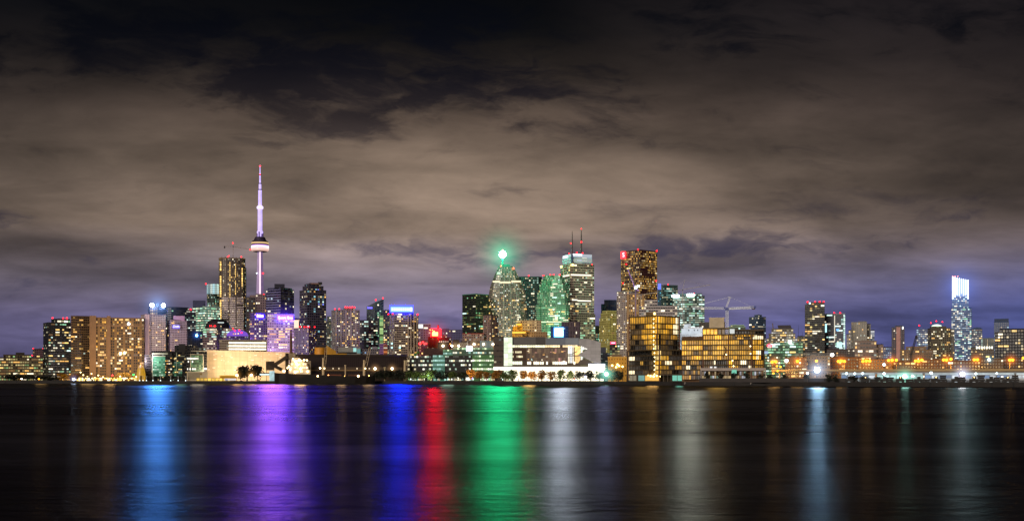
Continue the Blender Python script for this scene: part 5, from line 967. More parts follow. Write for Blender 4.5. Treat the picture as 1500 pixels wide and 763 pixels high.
# white arcade posts
for i, px in enumerate((204.5, 209.5, 214.5, 224, 235, 250, 261, 272)):
    t = T('promenade_post', 'white curved promenade post, %s from the left before the glass offices' % ORD[i], 'post', px, 880, 'white posts on the glass office promenade'); k = t.k
    b = MB(); wm = mat('#b8b8b0', .5); b.beam((0, 0, 0), (0, 0, t.h(551.5)), .7*k, wm); t.part('pole', b)
    b = MB(); b.beam((0, 0, t.h(551.5)), (-1.6*k, 0, t.h(550.2)), .6*k, wm); b.beam((0, 0, t.h(551.5)), (1.0*k, 0, t.h(550.8)), .5*k, wm); t.part('bracket', b)
    b = MB(); b.ball((0, -.6*k, t.h(557.2)), .7*k, lamp((.75, .9, 1.0), 4.0, False), 8, 5); t.part('lamp_globe', b)

# ================================================================ beige warehouse
t = T('warehouse', 'vast beige windowless warehouse with scattered tiny lit slits', 'warehouse', 362, 935); k, h = t.k, t.h
def panels(name, hexc, pw, ph, stain=.9):
    """cladding panels with open joints, panel-to-panel shifts and rain stains"""
    m_, g, out = new_mat(name); tcx = g.n('ShaderNodeTexCoord'); sp = g.n('ShaderNodeSeparateXYZ'); g.put(sp.inputs[0], tcx.outputs['Object'])
    pn = g.white(g.comb(g.m('FLOOR', g.m('DIVIDE', sp.outputs[0], pw)), g.m('FLOOR', g.m('DIVIDE', sp.outputs[2], ph)), 1.0))
    st = g.noise(g.comb(sp.outputs[0], 0.0, g.m('MULTIPLY', sp.outputs[2], .3)), .12, 5, .65)
    jt = g.m('MULTIPLY', g.m('GREATER_THAN', g.m('FRACT', g.m('DIVIDE', sp.outputs[0], pw)), .05), g.m('GREATER_THAN', g.m('FRACT', g.m('DIVIDE', sp.outputs[2], ph)), .08))
    f = g.m('MULTIPLY', g.m('MULTIPLY_ADD', jt, .22, .78), g.m('MULTIPLY_ADD', pn, .16, g.m('MULTIPLY_ADD', st, stain, .92-stain/2))); bb = g.n('ShaderNodeBsdfPrincipled')
    g.put(bb.inputs['Base Color'], g.mix(1.0, lin(hexc), g.comb(f, f, f), 'MULTIPLY')); bb.inputs['Roughness'].default_value = .8; g.put(out.inputs[0], bb.outputs[0]); return m_
bm_ = panels('beige panels', '#d8b892', 6.1, 3.3)
b = MB(); b.face([(t.x(303.5), 0, 0), (t.x(424), 0, 0), (t.x(424), 0, h(515.5)), (t.x(303.5), 0, h(512.8))], bm_)
b.face([(t.x(424), 0, 0), (t.x(424), t.d(40), 0), (t.x(424), t.d(40), h(515.5)), (t.x(424), 0, h(515.5))], bm_); b.face([(t.x(303.5), t.d(40), 0), (t.x(303.5), 0, 0), (t.x(303.5), 0, h(512.8)), (t.x(303.5), t.d(40), h(512.8))], bm_)
b.face([(t.x(303.5), 0, h(512.8)), (t.x(424), 0, h(515.5)), (t.x(424), t.d(40), h(515.5)), (t.x(303.5), t.d(40), h(512.8))], mat('#7a6a54')); t.part('wall', b)
q = random.Random(11); mms = [lamp((1, .95, .8), 1.6, False, .3), lamp((1, .85, .6), 1.1, False, .3)]
for i in range(46):
    px, py = q.uniform(306, 412), q.uniform(517, 545); w_ = q.choice((1.2, 2, 3, 4))
    b = MB(); b.face([(-w_/2*k, 0, -.22*k), (w_/2*k, 0, -.22*k), (w_/2*k, 0, .22*k), (-w_/2*k, 0, .22*k)], q.choice(mms)); o = t.part('slit_window', b); o.location = (t.x(px), -.15, h(py))
t = T('office_block', 'pale low block with three long white lit window strips above warehouse', 'building', 356.5, 975); k, h = t.k, t.h
b = MB(); b.prism(t.rect(321.5, 391, 0, 20), 0, h(498), facade('#9a8a78', '#5a4c40', lit=.08, fx=.9, fz=.45, S=.6, dim=.05), 3.5*k, 3.6*k, mtop=mat('#6a5c50')); t.part('wall', b)
b = MB(); b.box(t.x(321), t.x(391.5), -t.d(.4), t.d(.4), h(498.6), h(497.4), mat('#a89888')); t.part('parapet', b)
for py in (502, 506.7, 511.2): t.cells((t.x(335), -t.d(.1)), (t.x(390), -t.d(.1)), h(py+1.5), h(py-1.5), 18, 1, lambda c, r: lamp((1.0, .90, .66), 1.7, False, .2), .96, .9, name='window')
t = T('office_block', 'brown block with a dark round dome between warehouse and pale green offices', 'building', 317, 1200); k, h = t.k, t.h
b = MB(); b.prism(t.rect(297, 340, 0, 25), 0, h(480.5), facade('#8a7464', '#2e2824', lit=.18, band=.12, warm='#fff0d0', cool='#c0ffe8', pcool=.4, S=1.0, fx=.85, fz=.5), 3*k, 3.6*k, mtop=mat('#4a403c')); t.part('wall', b)
b = MB(); b.prism(t.rect(317, 325, -1.2, 4), 0, h(476), facade('#26222a', '#14121a', lit=.3, cool='#c8ffe8', S=.9), 3*k, 3.6*k); t.part('corner_bay', b)
b = MB(); n = 12; b.lathe([(19*k, h(480.5)), (18.5*k, h(477)), (16.5*k, h(472.5)), (13*k, h(469)), (8*k, h(467)), (0, h(466.3))], mat('#2c262c', .5), 24, t.x(319), t.d(19)); t.part('dome', b)
b = MB(); b.box(t.x(319), t.x(328), t.d(2), t.d(2.6), h(472.6), h(471.6), lamp((.85, 1, .95), 1.2, False)); t.part('dome_window', b)
for px in (307.5, 309.5, 314, 315.5): t.beacon(px, 477.4, .9, 0, post=False)
t.scatter((t.x(297), -t.d(.2)), (t.x(340), -t.d(.2)), h(505), h(481), 3*k, 3.6*k, 30, PAL['c'], spans=(1, 2, 3))
t = T('glass_hall', 'violet lit curved roof hall with red dots beside domed block', 'building', 348, 1150); k, h = t.k, t.h
b = MB(); b.prism(t.rect(332, 364, 0, 15), 0, h(492), facade('#3c3450', '#241c3c', lit=.4, warm='#fff0d8', cool='#c8e0ff', pcool=.4, S=.8), 3*k, 3.4*k); t.part('wall', b)
b = MB(); P = [(t.x(348+16*math.cos(a)), h(492)+t.d(9.5*math.sin(a))) for a in [math.pi*i/12 for i in range(13)]]
for (x0, z0), (x1, z1) in zip(P, P[1:]): b.face([(x0, 0, z0), (x0, t.d(15), z0), (x1, t.d(15), z1), (x1, 0, z1)], lamp((.20, .06, .75), .75, False, .3))
b.face([(x, 0, z) for x, z in P[::-1]][::-1], lamp((.22, .08, .8), .65, False, .3)); t.part('roof', b)
for px, py, m_ in ((342, 489, WA), (345, 489, WY), (349, 488.5, WY), (341.5, 481.5, RED), (344, 484.5, RED), (350.5, 483.5, RED), (354, 487, RED)):
    b = MB(); b.ball((t.x(px), -t.d(.6), h(py)), 1.0*k, m_, 8, 5); t.part('lamp', b)
# yellow boxes and trailer on the quay
for i in range(9):
    px = 290+i*5.6
    t = T('quay_box', 'amber lit open cargo box, %s from the left below the beige warehouse' % ORD[i], 'container', px, 876, 'amber boxes below the warehouse'); k = t.k
    b = MB(); b.box(-2.5*k, 2.5*k, 0, 2*k, 0, t.h(553.2), mat('#a87818')); t.part('shell', b)
    b = MB(); b.box(-2.1*k, 2.1*k, -.25*k, -.05*k, t.h(557.6), t.h(553.8), lamp((1, .62, .08), 1.0, False, .4)); t.part('opening', b)
t = T('trailer', 'white trailer with a blue mark parked left of the amber lamp', 'trailer', 337.5, 872); k, h = t.k, t.h
b = MB(); b.box(-8.6*k, 8.6*k, 0, 3*k, h(557), h(554), lamp((.95, .9, .85), .75, False)); t.part('body', b)
b = MB(); b.box(-7.6*k, -4.2*k, -.25*k, -.03*k, h(556.6), h(555), mat('#2438a8')); b.beam((-6.8*k, -.3*k, h(556.4)), (-5*k, -.3*k, h(555.2)), .5*k, lamp((.7, .75, 1), .8, False)); t.part('emblem', b)
for px in (-6.5, -4.5, 6): b = MB(); b.lathe([(0, -.3*k), (.7*k, -.3*k), (.7*k, .3*k), (0, .3*k)], mat('#111'), 10); o = t.part('wheel', b); o.location = (px*k, .4*k, .7*k); o.rotation_euler = (R(90), 0, 0)
t = T('loading_shed', 'low shed with a yellow awning behind the amber boxes', 'building', 333, 890); b = MB(); b.prism(t.rect(322, 347, 0, 6), 0, t.h(551), mat('#c89018')); t.part('wall', b); b = MB(); b.prism([(t.x(321), -t.d(1)), (t.x(348), -t.d(1)), (t.x(348), t.d(6.5)), (t.x(321), t.d(6.5))], t.h(551), t.h(549.4), lamp((1, .55, .04), .55, False), bottom=True); t.part('awning', b)

# ================================================================ conveyor, chimney, shed, ship
t = T('conveyor', 'dark inclined conveyor gallery with its boxes left of the ship', 'conveyor', 408, 868); k, h = t.k, t.h
gm_ = mat('#4a3826', .8); gd = mat('#352718', .8)
b = MB(); b.box(t.x(389.5), t.x(402), 0, t.d(8), h(542), h(529), gm_); t.part('transfer_house', b)
for px in (390.5, 401): b = MB(); b.beam((t.x(px), t.d(2), 0), (t.x(px), t.d(2), h(541.8)), .7*k, gd); t.part('support', b)
b = MB(); b.beam((t.x(402), -t.d(1), h(534.5)), (t.x(421), -t.d(1), h(522.2)), 4.6*k, gm_, 5.4*k); t.part('gallery', b)
b = MB(); b.beam((t.x(393), -t.d(3), h(531)), (t.x(413), -t.d(3), h(541.5)), 4.2*k, gd, 4.8*k); t.part('gallery', b)
b = MB(); b.box(t.x(418), t.x(423), 0, t.d(5), 0, h(517), gd); b.box(t.x(423.2), t.x(433), 0, t.d(6), h(527), h(517.2), mat('#9a8464')); t.part('head_house', b)
b = MB(); b.lattice((t.x(428), t.d(3), 0), (t.x(428), t.d(3), h(527)), 3*k, gd, 8); t.part('tower_frame', b)
t = T('chimney', 'tapered brown chimney behind the conveyor head', 'chimney', 426.3, 900); k = t.k; b = MB(); b.lathe([(2.6*k, 0), (2.2*k, t.h(517)), (1.15*k, t.h(484)), (.9*k, t.h(482)), (0, t.h(482))], mat('#6a4434'), 16); t.part('stack', b); b = MB(); b.lathe([(1.3*k, t.h(485.5)), (1.3*k, t.h(484.3))], mat('#4a3028'), 16); t.part('band', b)
t = T('site_office', 'small teal lit glass kiosk under the conveyor', 'building', 397, 866); k, h = t.k, t.h
b = MB(); b.box(t.x(380), t.x(395), 0, t.d(4), h(549.5), h(546), mat('#1a1c1c')); t.part('roof', b); b = MB(); b.box(t.x(380.5), t.x(394.5), -t.d(.2), 0, h(549), h(547.4), lamp((.65, .95, 1.0), 1.6, False)); t.part('window', b)
b = MB(); b.box(t.x(394.5), t.x(402.5), 0, t.d(3), 0, h(543), lamp((.62, .92, .95), .9, False, .4)); t.part('glass_wall', b)
t = T('storage_shed', 'huge long dark brown storage shed behind the ship', 'shed', 514, 905); k, h = t.k, t.h
sh = facade('#33261c', '#2c2018', lit=0, fx=.92, fz=1.0, S=0, dim=0, wrough=.8)
b = MB(); b.prism(t.rect(433, 596, 0, 45), 0, h(522), sh, 3*k, 60, top=t.rect(433, 596, 0, 45)); t.part('wall', b)
b = MB(); P = [(-1, 522.6), (-1, 521.4), (20, 519.2), (46, 521.4), (46, 522.6)]
b.face([(t.x(432), -t.d(1), h(522.2)), (t.x(597), -t.d(1), h(522.2)), (t.x(597), t.d(20), h(518.6)), (t.x(432), t.d(20), h(518.6))], mat('#4a3a2c')); b.face([(t.x(597), t.d(46), h(522.2)), (t.x(432), t.d(46), h(522.2)), (t.x(432), t.d(20), h(518.6)), (t.x(597), t.d(20), h(518.6))], mat('#4a3a2c')); t.part('roof', b)
b = MB(); b.box(t.x(455), t.x(590), -t.d(3), 0, h(542), h(537.6), mat('#4c3a28')); b.box(t.x(455), t.x(556), -t.d(3.4), -t.d(3), h(542.8), h(542), mat('#b08a58')); t.part('lean_to', b)
for px in (488, 496.5, 523, 541): b = MB(); b.box(t.x(px)-.8*k, t.x(px)+.8*k, -t.d(3.5), -t.d(3.05), h(540.5), h(538.6), lamp((1, .78, .5), 1.1, False)); t.part('window', b)
# plant on top of / behind the shed
t = T('storage_tank', 'squat yellow cylindrical tank above the dark shed roof', 'tank', 469.5, 960); k, h = t.k, t.h; b = MB(); b.lathe([(8.8*k, 0), (8.8*k, h(510)), (8.2*k, h(509)), (0, h(508.4))], mat('#b87a14', .6), 24); t.part('shell', b); b = MB(); b.box(-8*k, -6*k, -2*k, 2*k, h(510), h(506.8), mat('#4a2c1c')); b.box(-3*k, 6*k, -2*k, 2*k, h(509), h(507), mat('#3c342c')); t.part('roof_plant', b)
t = T('loading_ramp', 'yellow triangular hopper house right of the yellow tank', 'hopper', 485, 958); k, h = t.k, t.h; b = MB(); b.face([(t.x(478), 0, 0), (t.x(494), 0, 0), (t.x(492), 0, h(514)), (t.x(478), 0, h(505.5))], mat('#a87818')); b.face([(t.x(478), 0, h(505.5)), (t.x(492), 0, h(514)), (t.x(492), t.d(8), h(514)), (t.x(478), t.d(8), h(505.5))], mat('#c8901c')); b.face([(t.x(478), t.d(8), 0), (t.x(478), 0, 0), (t.x(478), 0, h(505.5)), (t.x(478), t.d(8), h(505.5))], mat('#8a6010')); t.part('body', b); b = MB(); b.box(t.x(478), t.x(508), -t.d(1), t.d(2), h(519.5), h(517.6), mat('#b88418')); t.part('beam', b)
t = T('factory_block', 'grey white factory roof block with teal lit end', 'building', 510, 965); k, h = t.k, t.h; b = MB(); b.prism(t.rect(495, 528, 0, 12), 0, h(508.4), mat('#8a8680'), mtop=mat('#6a6660')); t.part('wall', b); b = MB(); b.box(t.x(517.5), t.x(522), -t.d(.6), -t.d(.1), h(515), h(509.5), lamp((.40, .85, .80), .9, False)); b.box(t.x(523), t.x(528), -t.d(.6), -t.d(.1), h(517), h(511), lamp((.2, .6, .6), .4, False)); t.part('window', b); b = MB(); b.box(t.x(497), t.x(522), -t.d(1), 0, h(518), h(515.6), mat('#1c1a18')); t.part('canopy', b)
t = T('factory_block', 'low grey sheds with small blue lights left of round topped block', 'building', 543, 970); k, h = t.k, t.h; b = MB(); b.prism(t.rect(528, 557, 0, 12), 0, h(511), facade('#6a6268', '#2a282c', lit=.25, cool='#a0d0ff', pcool=.5, S=.8), 3*k, 3.6*k, mtop=mat('#57505a')); t.part('wall', b); b = MB(); b.prism(t.rect(545, 553, 1, 8), h(511), h(507.5), mat('#7a7480')); t.part('penthouse', b)

t = T('cargo_ship', 'dark cargo ship with blazing lit white superstructure at the quay', 'ship', 475, 806, z=0.0); k, h = t.k, t.h
hm = mat('#1c150e', .6)
def hull(xs, zt, zb, bw=10.0): return xs
b = MB()
secs = [(402.5, .15, 545.6), (405, .55, 546.0), (410, .9, 546.6), (420, 1.0, 547), (455, 1.0, 548.2), (520, 1.0, 551.5), (536, .8, 551.3), (545, .45, 550.8), (550, .1, 550.2)]
BW = 9.0
for (xa, wa, ya), (xb, wb, yb) in zip(secs, secs[1:]):
    for sgn in (-1, 1):
        P = [(t.x(xa), sgn*wa*BW*.8, -1.0), (t.x(xb), sgn*wb*BW*.8, -1.0), (t.x(xb), sgn*wb*BW, h(yb)), (t.x(xa), sgn*wa*BW, h(ya))]
        b.face(P if sgn < 0 else P[::-1], hm)
    b.face([(t.x(xa), -wa*BW, h(ya)), (t.x(xb), -wb*BW, h(yb)), (t.x(xb), wb*BW, h(yb)), (t.x(xa), wa*BW, h(ya))], mat('#3a2418'))
t.part('hull', b)
su = mat('#e0d2b8', .6)
b = MB()
for x0, x1, y0, y1, d in ((424, 455, 548.5, 541.5, 7.5), (424.5, 452, 541.5, 536.5, 7), (426, 450, 536.5, 531.5, 6.5), (427, 446, 531.5, 527, 6), (429, 440, 527, 524.5, 5)): b.box(t.x(x0), t.x(x1), -d, d, h(y0), h(y1), su)
b.box(t.x(443), t.x(455.3), -3.5, 6, h(546), h(528.5), mat('#9a8c78')); sup = t.part('superstructure', b)
q = random.Random(8); HOT = lamp((1.0, .80, .48), 2.4, False, .6)
for x0, x1, y, n, d in ((425.5, 444, 543.8, 9, 7.5), (426, 451, 538.4, 9, 7), (427, 449, 533.4, 8, 6.5), (428, 445, 528.6, 7, 6)):
    t.cells((t.x(x0), -d-.05), (t.x(x1), -d-.05), h(y+1.6), h(y-1.6), n, 1, lambda c, r: HOT if q.random() < .8 else None, .6, .7, parent=sup)
for px, py, r in ((417, 543.5, 1.7), (424, 536.5, 1.1), (430, 526, 1.2), (439, 527.5, 1.6), (446, 527.4, 1.2), (450, 527.8, 1.0), (426, 541, 1.2), (433, 545, 1.3), (441, 540, 1.3), (451, 544, 1.2), (436, 534, 1.5), (422, 539, 1.0), (434, 530, 1.5)):
    b = MB(); b.ball((t.x(px), -8.4, h(py)), r*k, lamp((1.0, .70, .34), 12.0), 8, 6); b.beam((t.x(px), -8.3, h(py)), (t.x(px), -6.2, h(py+.8)), .22*k, mat('#444')); t.part('deck_lamp', b)
b = MB(); b.lathe([(1.6*k, h(527)), (1.5*k, h(521.5)), (0, h(521.5))], mat('#7a6a54'), 12, t.x(436), 0); t.part('funnel', b)
b = MB(); b.beam((t.x(431), 0, h(524.5)), (t.x(431), 0, h(518.5)), .35*k, su); b.beam((t.x(429.3), 0, h(520.5)), (t.x(432.7), 0, h(520.5)), .25*k, su); t.part('mast', b)
crm = mat('#c8b088', .6)
for px, tx, ty, y0 in ((473.5, 478, 508, 524), (533.7, 542.5, 508.5, 527), (593, 603, 507, 527.5)):
    if px < 560:
        b = MB(); b.lathe([(1.9*k, h(550)), (1.8*k, h(535)), (1.4*k, h(y0+3)), (1.6*k, h(y0))], crm, 10, t.x(px), 0); c_ = t.part('crane_post', b)
        b = MB(); b.beam((t.x(px+1), 0, h(y0+9)), (t.x(tx-1.6), 0, h(ty)), .55*k, crm); b.beam((t.x(px+3.5), 0, h(y0+12)), (t.x(tx+1.2), 0, h(ty)), .55*k, crm)
        for i in range(5): u = i/4; b.beam((t.x(px+1+(tx-1.6-px-1)*u), 0, h(y0+9+(ty-y0-9)*u)), (t.x(px+3.5+(tx+1.2-px-3.5)*u), 0, h(y0+12+(ty-y0-12)*u)), .3*k, crm)
        t.part('crane_boom', b, c_); b = MB(); b.box(t.x(px+1.2), t.x(px+3.8), -1.2*k, 1.2*k, h(y0+16), h(y0+9), mat('#4a3c2c')); t.part('crane_cab', b, c_)
        b = MB(); b.ball((t.x(px+1.8), -2.2*k, h(539.3)), .9*k, lamp((1, .78, .42), 9.0), 8, 5); t.part('deck_lamp', b)
b = MB(); b.lathe([(.95*k, h(550)), (.95*k, h(536)), (1.6*k, h(535.6)), (1.6*k, h(534.2)), (0, h(534))], crm, 10, t.x(506), 0); t.part('kingpost', b)
for x0, x1, c in ((460, 470, '#5a2c1c'), (479, 500, '#6a3820'), (510, 528, '#4a2c1c')): b = MB(); b.box(t.x(x0), t.x(x1), -6, 6, h(550.5), h(548.2), mat(c)); t.part('hatch', b)
for px, py, r, c in ((465.5, 550.6, 1.35, (1, .62, .25)), (504.5, 551, .8, (1, .45, .1)), (524.5, 550.6, 1.5, (1, .66, .3)), (481, 549.5, .9, (1, .3, .08)), (540, 550, .9, (1, .35, .08)), (469, 539.2, 1.3, (1, .78, .42))):
    b = MB(); b.ball((t.x(px), -8.6, h(py)), r*k, lamp(c, 12.0), 8, 6); b.beam((t.x(px), -8.4, h(py)), (t.x(px), -8.0, 1.0+h(553)), .2*k, mat('#333')); t.part('deck_lamp', b)
for px, y in ((453, 546.5), (456.5, 547.3)): b = MB(); b.box(t.x(px), t.x(px+2), -8.2, -7.7, h(550), h(548.4), lamp((1, .85, .5), 2.0, False)); t.part('window', b, sup)
# cranes and posts standing on the quay beyond the ship
t = T('dock_crane', 'cream dock crane at the left end of dark office wing', 'crane', 593, 842); k, h = t.k, t.h
b = MB(); b.lathe([(1.9*k, 0), (1.8*k, h(540)), (1.4*k, h(530)), (1.6*k, h(527.5))], crm, 10); t.part('post', b)
b = MB(); b.beam((k, 0, h(538)), (t.x(602), 0, h(508)), .55*k, crm); b.beam((3*k, 0, h(540)), (t.x(604.5), 0, h(509)), .55*k, crm)
for i in range(6): u = i/5; b.beam((k+(t.x(602)-k)*u, 0, h(538-30*u)), (3*k+(t.x(604.5)-3*k)*u, 0, h(540-31*u)), .3*k, crm)
t.part('boom', b); b = MB(); b.box(k, 3.6*k, -k, k, h(543), h(535), mat('#4a3c2c')); t.part('cab', b)
t = T('mooring_post', 'short cream post with wide head before the shed', 'post', 563.5, 840); k, h = t.k, t.h; b = MB(); b.lathe([(.9*k, 0), (.9*k, h(539.5)), (1.5*k, h(539)), (1.5*k, h(537.5)), (0, h(537.4))], crm, 10); t.part('post', b); b = MB(); b.lathe([(1.7*k, h(539.4)), (1.7*k, h(538.9))], mat('#8a7a5a'), 10); t.part('collar', b)
for px, lab in ((549.5, 'warm lamp before the shed beside the ship stern'), (574.5, 'warm lamp before the shed, right of the stern lamp')): street_lamp(lab, px, 539.6, 850, 1.7, lamp((1.0, .78, .46), 16), 'quay_lamp')

# ================================================================ dark and green glass office row
t = T('glass_office', 'long low office of dark wings and green glass blocks with lit floors', 'building', 660, 850); k, h = t.k, t.h
bk = mat('#1c1a18', .7)
blkf = facade('#1c1a17', '#10100e', lit=.1, fx=.9, fz=.4, S=.5)
def floors(x0, x1, y0, y1, d0, d1, nf, slab, lits, nb, name='wing'):
    """storeys of ribbon windows between dark spandrels"""
    b = MB(); b.prism(t.rect(x0, x1, d0+.5, d1), 0 if y0 > 544 else h(y0), h(y1), mat(slab, .7), mtop=mat('#2a2826')); o = t.part(name, b)
    H = (h(y1)-h(y0))/nf
    for i in range(nf):
        z = h(y0)+H*i
        b = MB(); b.box(t.x(x0)-.1, t.x(x1)+.1, t.d(d0), t.d(d0+.6), z, z+H*.52, mat(slab, .6)); t.part('spandrel', b, o)
        t.cells((t.x(x0), t.d(d0+.42)), (t.x(x1), t.d(d0+.42)), z+H*.52, z+H, nb, 1, lambda c, r: lits[i % len(lits)](), .86, .86, .05, parent=o)
    return o
q = random.Random(21)
L1 = [lamp(c, s, False, .6) for c, s in (((1, .98, .8), 1.2), ((.85, 1, .75), .9), ((.6, .9, .7), .5), ((1, .85, .5), .8), ((.1, .12, .1), .3))]
LG = [lamp(c, s, False, .5) for c, s in (((.45, .85, .42), .6), ((.3, .6, .3), .35), ((.8, 1, .6), 1.0), ((.2, .42, .22), .3))]
LT = [lamp(c, s, False, .5) for c, s in (((.42, .85, .75), .55), ((.55, .95, .85), .8), ((.3, .6, .55), .4))]
some = lambda pal, p: (lambda: q.choice(pal) if q.random() < p else None)
floors(597, 634.5, 545, 521, 2, 18, 4, '#1d1b19', [some(L1, .3), some(L1, .75), some(L1, .85), some(L1, .8)], 12)
floors(634, 651.5, 545, 520, 0, 16, 4, '#4f8a7c', [some(LT, .9), some(LT, 1), some(LT, .9), some(LT, .8)], 6, 'teal_block')
floors(651.8, 692.5, 545, 520.6, 1.5, 18, 4, '#1b1917', [some(L1, .35), some(L1, .6), some(L1, .85), some(L1, .5)], 14)
floors(692, 723.5, 545, 520, 0, 18, 4, '#4a7a48', [some([L1[0], LG[2]], 1), some(LG, .7), some([LG[2], L1[0]], 1), some(LG, .5)], 10, 'green_block')
floors(649, 664, 521, 511.5, 6, 20, 2, '#4d7f66', [some(LT, .8), some(LG, .7)], 5, 'green_block')
floors(663, 723, 521, 508.8, 5, 22, 2, '#3a5240', [some(L1+LT, .85), some(LG, .9)], 18, 'green_block')
for x0, x1, y0, y1, d, c in ((620, 650, 520, 509.5, 7, '#3a1c18'), (641, 657, 510, 501, 14, '#3c2018'), (663.5, 672.5, 508.8, 497, 16, '#2e1a10'), (672, 686, 508.8, 501, 13, '#8a7a66'), (676, 703, 502, 498.5, 17, '#4a382c'), (703.5, 723, 508.8, 498.4, 15, '#5a7a88')):
    b = MB(); b.prism(t.rect(x0, x1, d, d+10), h(y0), h(y1), mat(c)); t.part('roof_house', b)
b = MB(); b.box(t.x(683.3), t.x(691.6), t.d(3), t.d(4), h(513.8), h(506.5), lamp((.80, .88, 1.0), 8.0)); t.part('white_sign', b)
b = MB(); b.beam((t.x(606), t.d(8), h(521)), (t.x(613), t.d(8), h(514.6)), 1.6*k, mat('#2c8020')); b.beam((t.x(613), t.d(8), h(514.6)), (t.x(615), t.d(8), h(519)), .8*k, mat('#2c8020')); t.part('green_boom', b)
b = MB(); b.beam((t.x(685), t.d(4), h(508)), (t.x(685), t.d(4), h(499.5)), .5*k, mat('#ccc')); t.part('pole', b)

t.cells((t.x(598), -t.d(.6)), (t.x(722), -t.d(.6)), h(557.6), h(546), 40, 2, lambda c, r: q.choice([LT[0], LG[0], LT[1], L1[3], L1[0], LG[2]]) if q.random() < (.75 if r == 0 else .35) else None, .85, .8, name='shopfront')
# ================================================================ big glass studio building
t = T('studio_building', 'large glass building with white stair tower, glowing base and curved grey shell', 'building', 802, 800); k, h = t.k, t.h
b = MB(); b.prism(t.rect(723.3, 738, 0, 20), 0, h(493.4), facade('#4a4038', '#2a2420', lit=.06, warm='#fff0c8', fx=.9, fz=.3, S=.8), 3.4*k, 8*k, mtop=mat('#3a332c')); t.part('dark_tower', b)
b = MB(); b.box(t.x(722.6), t.x(751.5), -t.d(.3), t.d(20), h(493.4), h(492.4), mat('#1e1a16')); t.part('tower_roof', b)
q = random.Random(9)
b = MB(); b.prism(t.rect(738, 750.5, -.6, 12), 0, h(493.5), mat('#c8d0b0', .5)); st_ = t.part('stair_tower', b)
t.cells((t.x(738), -t.d(.65)), (t.x(750.5), -t.d(.65)), h(548), h(493.8), 2, 7, lambda c, r: lamp((.86, 1.0, .72), 1.15, False, .25), .97, .93, .05, parent=st_)
for x0, x1, c in ((750.5, 785, '#54504e'), (785.2, 799, '#3e3937'), (799.2, 828, '#626870'), (828.2, 848, '#747a80')):
    b = MB(); b.prism(t.rect(x0, x1, 3, 25), h(506), h(493.3 if x0 < 799 else 494.8), mat(c, .5, .3, .15)); t.part('roof_screen', b)
b = MB(); b.prism(t.rect(750.5, 850, 1.6, 24), 0, h(505.4), mat('#4a3c30')); t.part('wall', b)
t.cells((t.x(750.5), t.d(1.5)), (t.x(846), t.d(1.5)), h(508.8), h(505.2), 26, 1, lambda c, r: lamp((1.0, .95, .62) if c < 13 else (1.0, .74, .40), 1.5, False, .4) if q.random() < .9 else None, .9, .9)
b = MB(); b.box(t.x(750.5), t.x(771), t.d(.4), t.d(1.2), h(528), h(511), mat('#4a3426')); t.part('brown_panel', b)
for y in (515.5, 522): t.cells((t.x(750.5), t.d(.35)), (t.x(766), t.d(.35)), h(y+1.8), h(y-1.8), 8, 1, lambda c, r: lamp((1, .85, .5), 1.0, False, .6) if q.random() < .7 else None, .7, .8)
gf = facade('#7a6a5c', '#6a5a50', lit=.06, band=0, warm='#ffd8a0', cool='#ffb0a0', pcool=.4, S=.7, fx=.96, fz=.97, dim=.12, rough=.15, wvar=.2)
b = MB(); b.prism([(t.x(771), t.d(.2)), (t.x(831), t.d(.2)), (t.x(831), t.d(1.4)), (t.x(771), t.d(1.4))], h(531), h(510), gf, 2.6*k, 7*k); t.part('glass_front', b)
for i in range(28):
    px, py = q.uniform(773, 829), q.uniform(513, 529); s_ = q.choice((.7, 1, 1.6))
    b = MB(); b.face([(-s_*k, 0, -.5*k), (s_*k, 0, -.5*k), (s_*k, 0, .5*k), (-s_*k, 0, .5*k)], q.choice((WA, WW, WD, WC, WD, lamp((1, .45, .3), .6, False)))); o = t.part('window', b); o.location = (t.x(px), t.d(.1), h(py))
t.cells((t.x(772), 0), (t.x(846), 0), h(534), h(529), 24, 1, lambda c, r: lamp((1.0, .90, .66), 2.2, False, .5) if (c in (0, 1, 3, 4, 5) or 11 < c < 19 or q.random() < .3) else None, .75, .8)
t.cells((t.x(750.5), 0), (t.x(765), 0), h(533.8), h(529), 5, 1, lambda c, r: lamp((.95, 1, .72), 1.5, False, .3), .85, .95)
for x0, x1, m_ in ((832, 834.5, (1, .92, .7)), (835, 838, (.9, .92, .95)), (838.6, 840.5, (1, .9, .7)), (842, 850, (1, .62, .2)), (851, 853, (1, .95, .85))):
    for y0, y1 in ((520, 507), (531.5, 521.5)):
        if x0 > 850 and y0 < 521: y0 = 516
        b = MB(); b.box(t.x(x0), t.x(x1), t.d(.6), t.d(.9), h(y0), h(y1), lamp(m_, 1.2, False, .4)); t.part('window', b)
b = MB(); b.beam((t.x(831), 0, h(519)), (t.x(838), 0, h(518.6)), 1*k, mat('#3c3026')); b.beam((t.x(838), 0, h(518.6)), (t.x(845), 0, h(514.4)), 1*k, mat('#3c3026')); t.part('stair', b)
shl = panels('grey shell panels', '#8f8b8a', 3.4, 2.4, .7)
def shell(pts, d0, d1, m_):
    b = MB(); b.face([(t.x(x), t.d(d0), h(y)) for x, y in pts], m_)
    for (x0, y0), (x1, y1) in zip(pts, pts[1:]+pts[:1]): b.face([(t.x(x0), t.d(d0), h(y0)), (t.x(x0), t.d(d1), h(y0)), (t.x(x1), t.d(d1), h(y1)), (t.x(x1), t.d(d0), h(y1))], m_)
    return b
t.part('curved_shell', shell([(848, 496.2), (848.5, 506.5), (853, 507.2), (858.5, 509.6), (860.6, 512), (857, 514), (850, 517), (846.5, 520.5), (852, 522), (858, 524.5), (866, 529), (873, 532), (880, 532), (880, 501.5), (876, 500.3), (868, 497.6), (861, 496.6)], -.4, 10, shl))
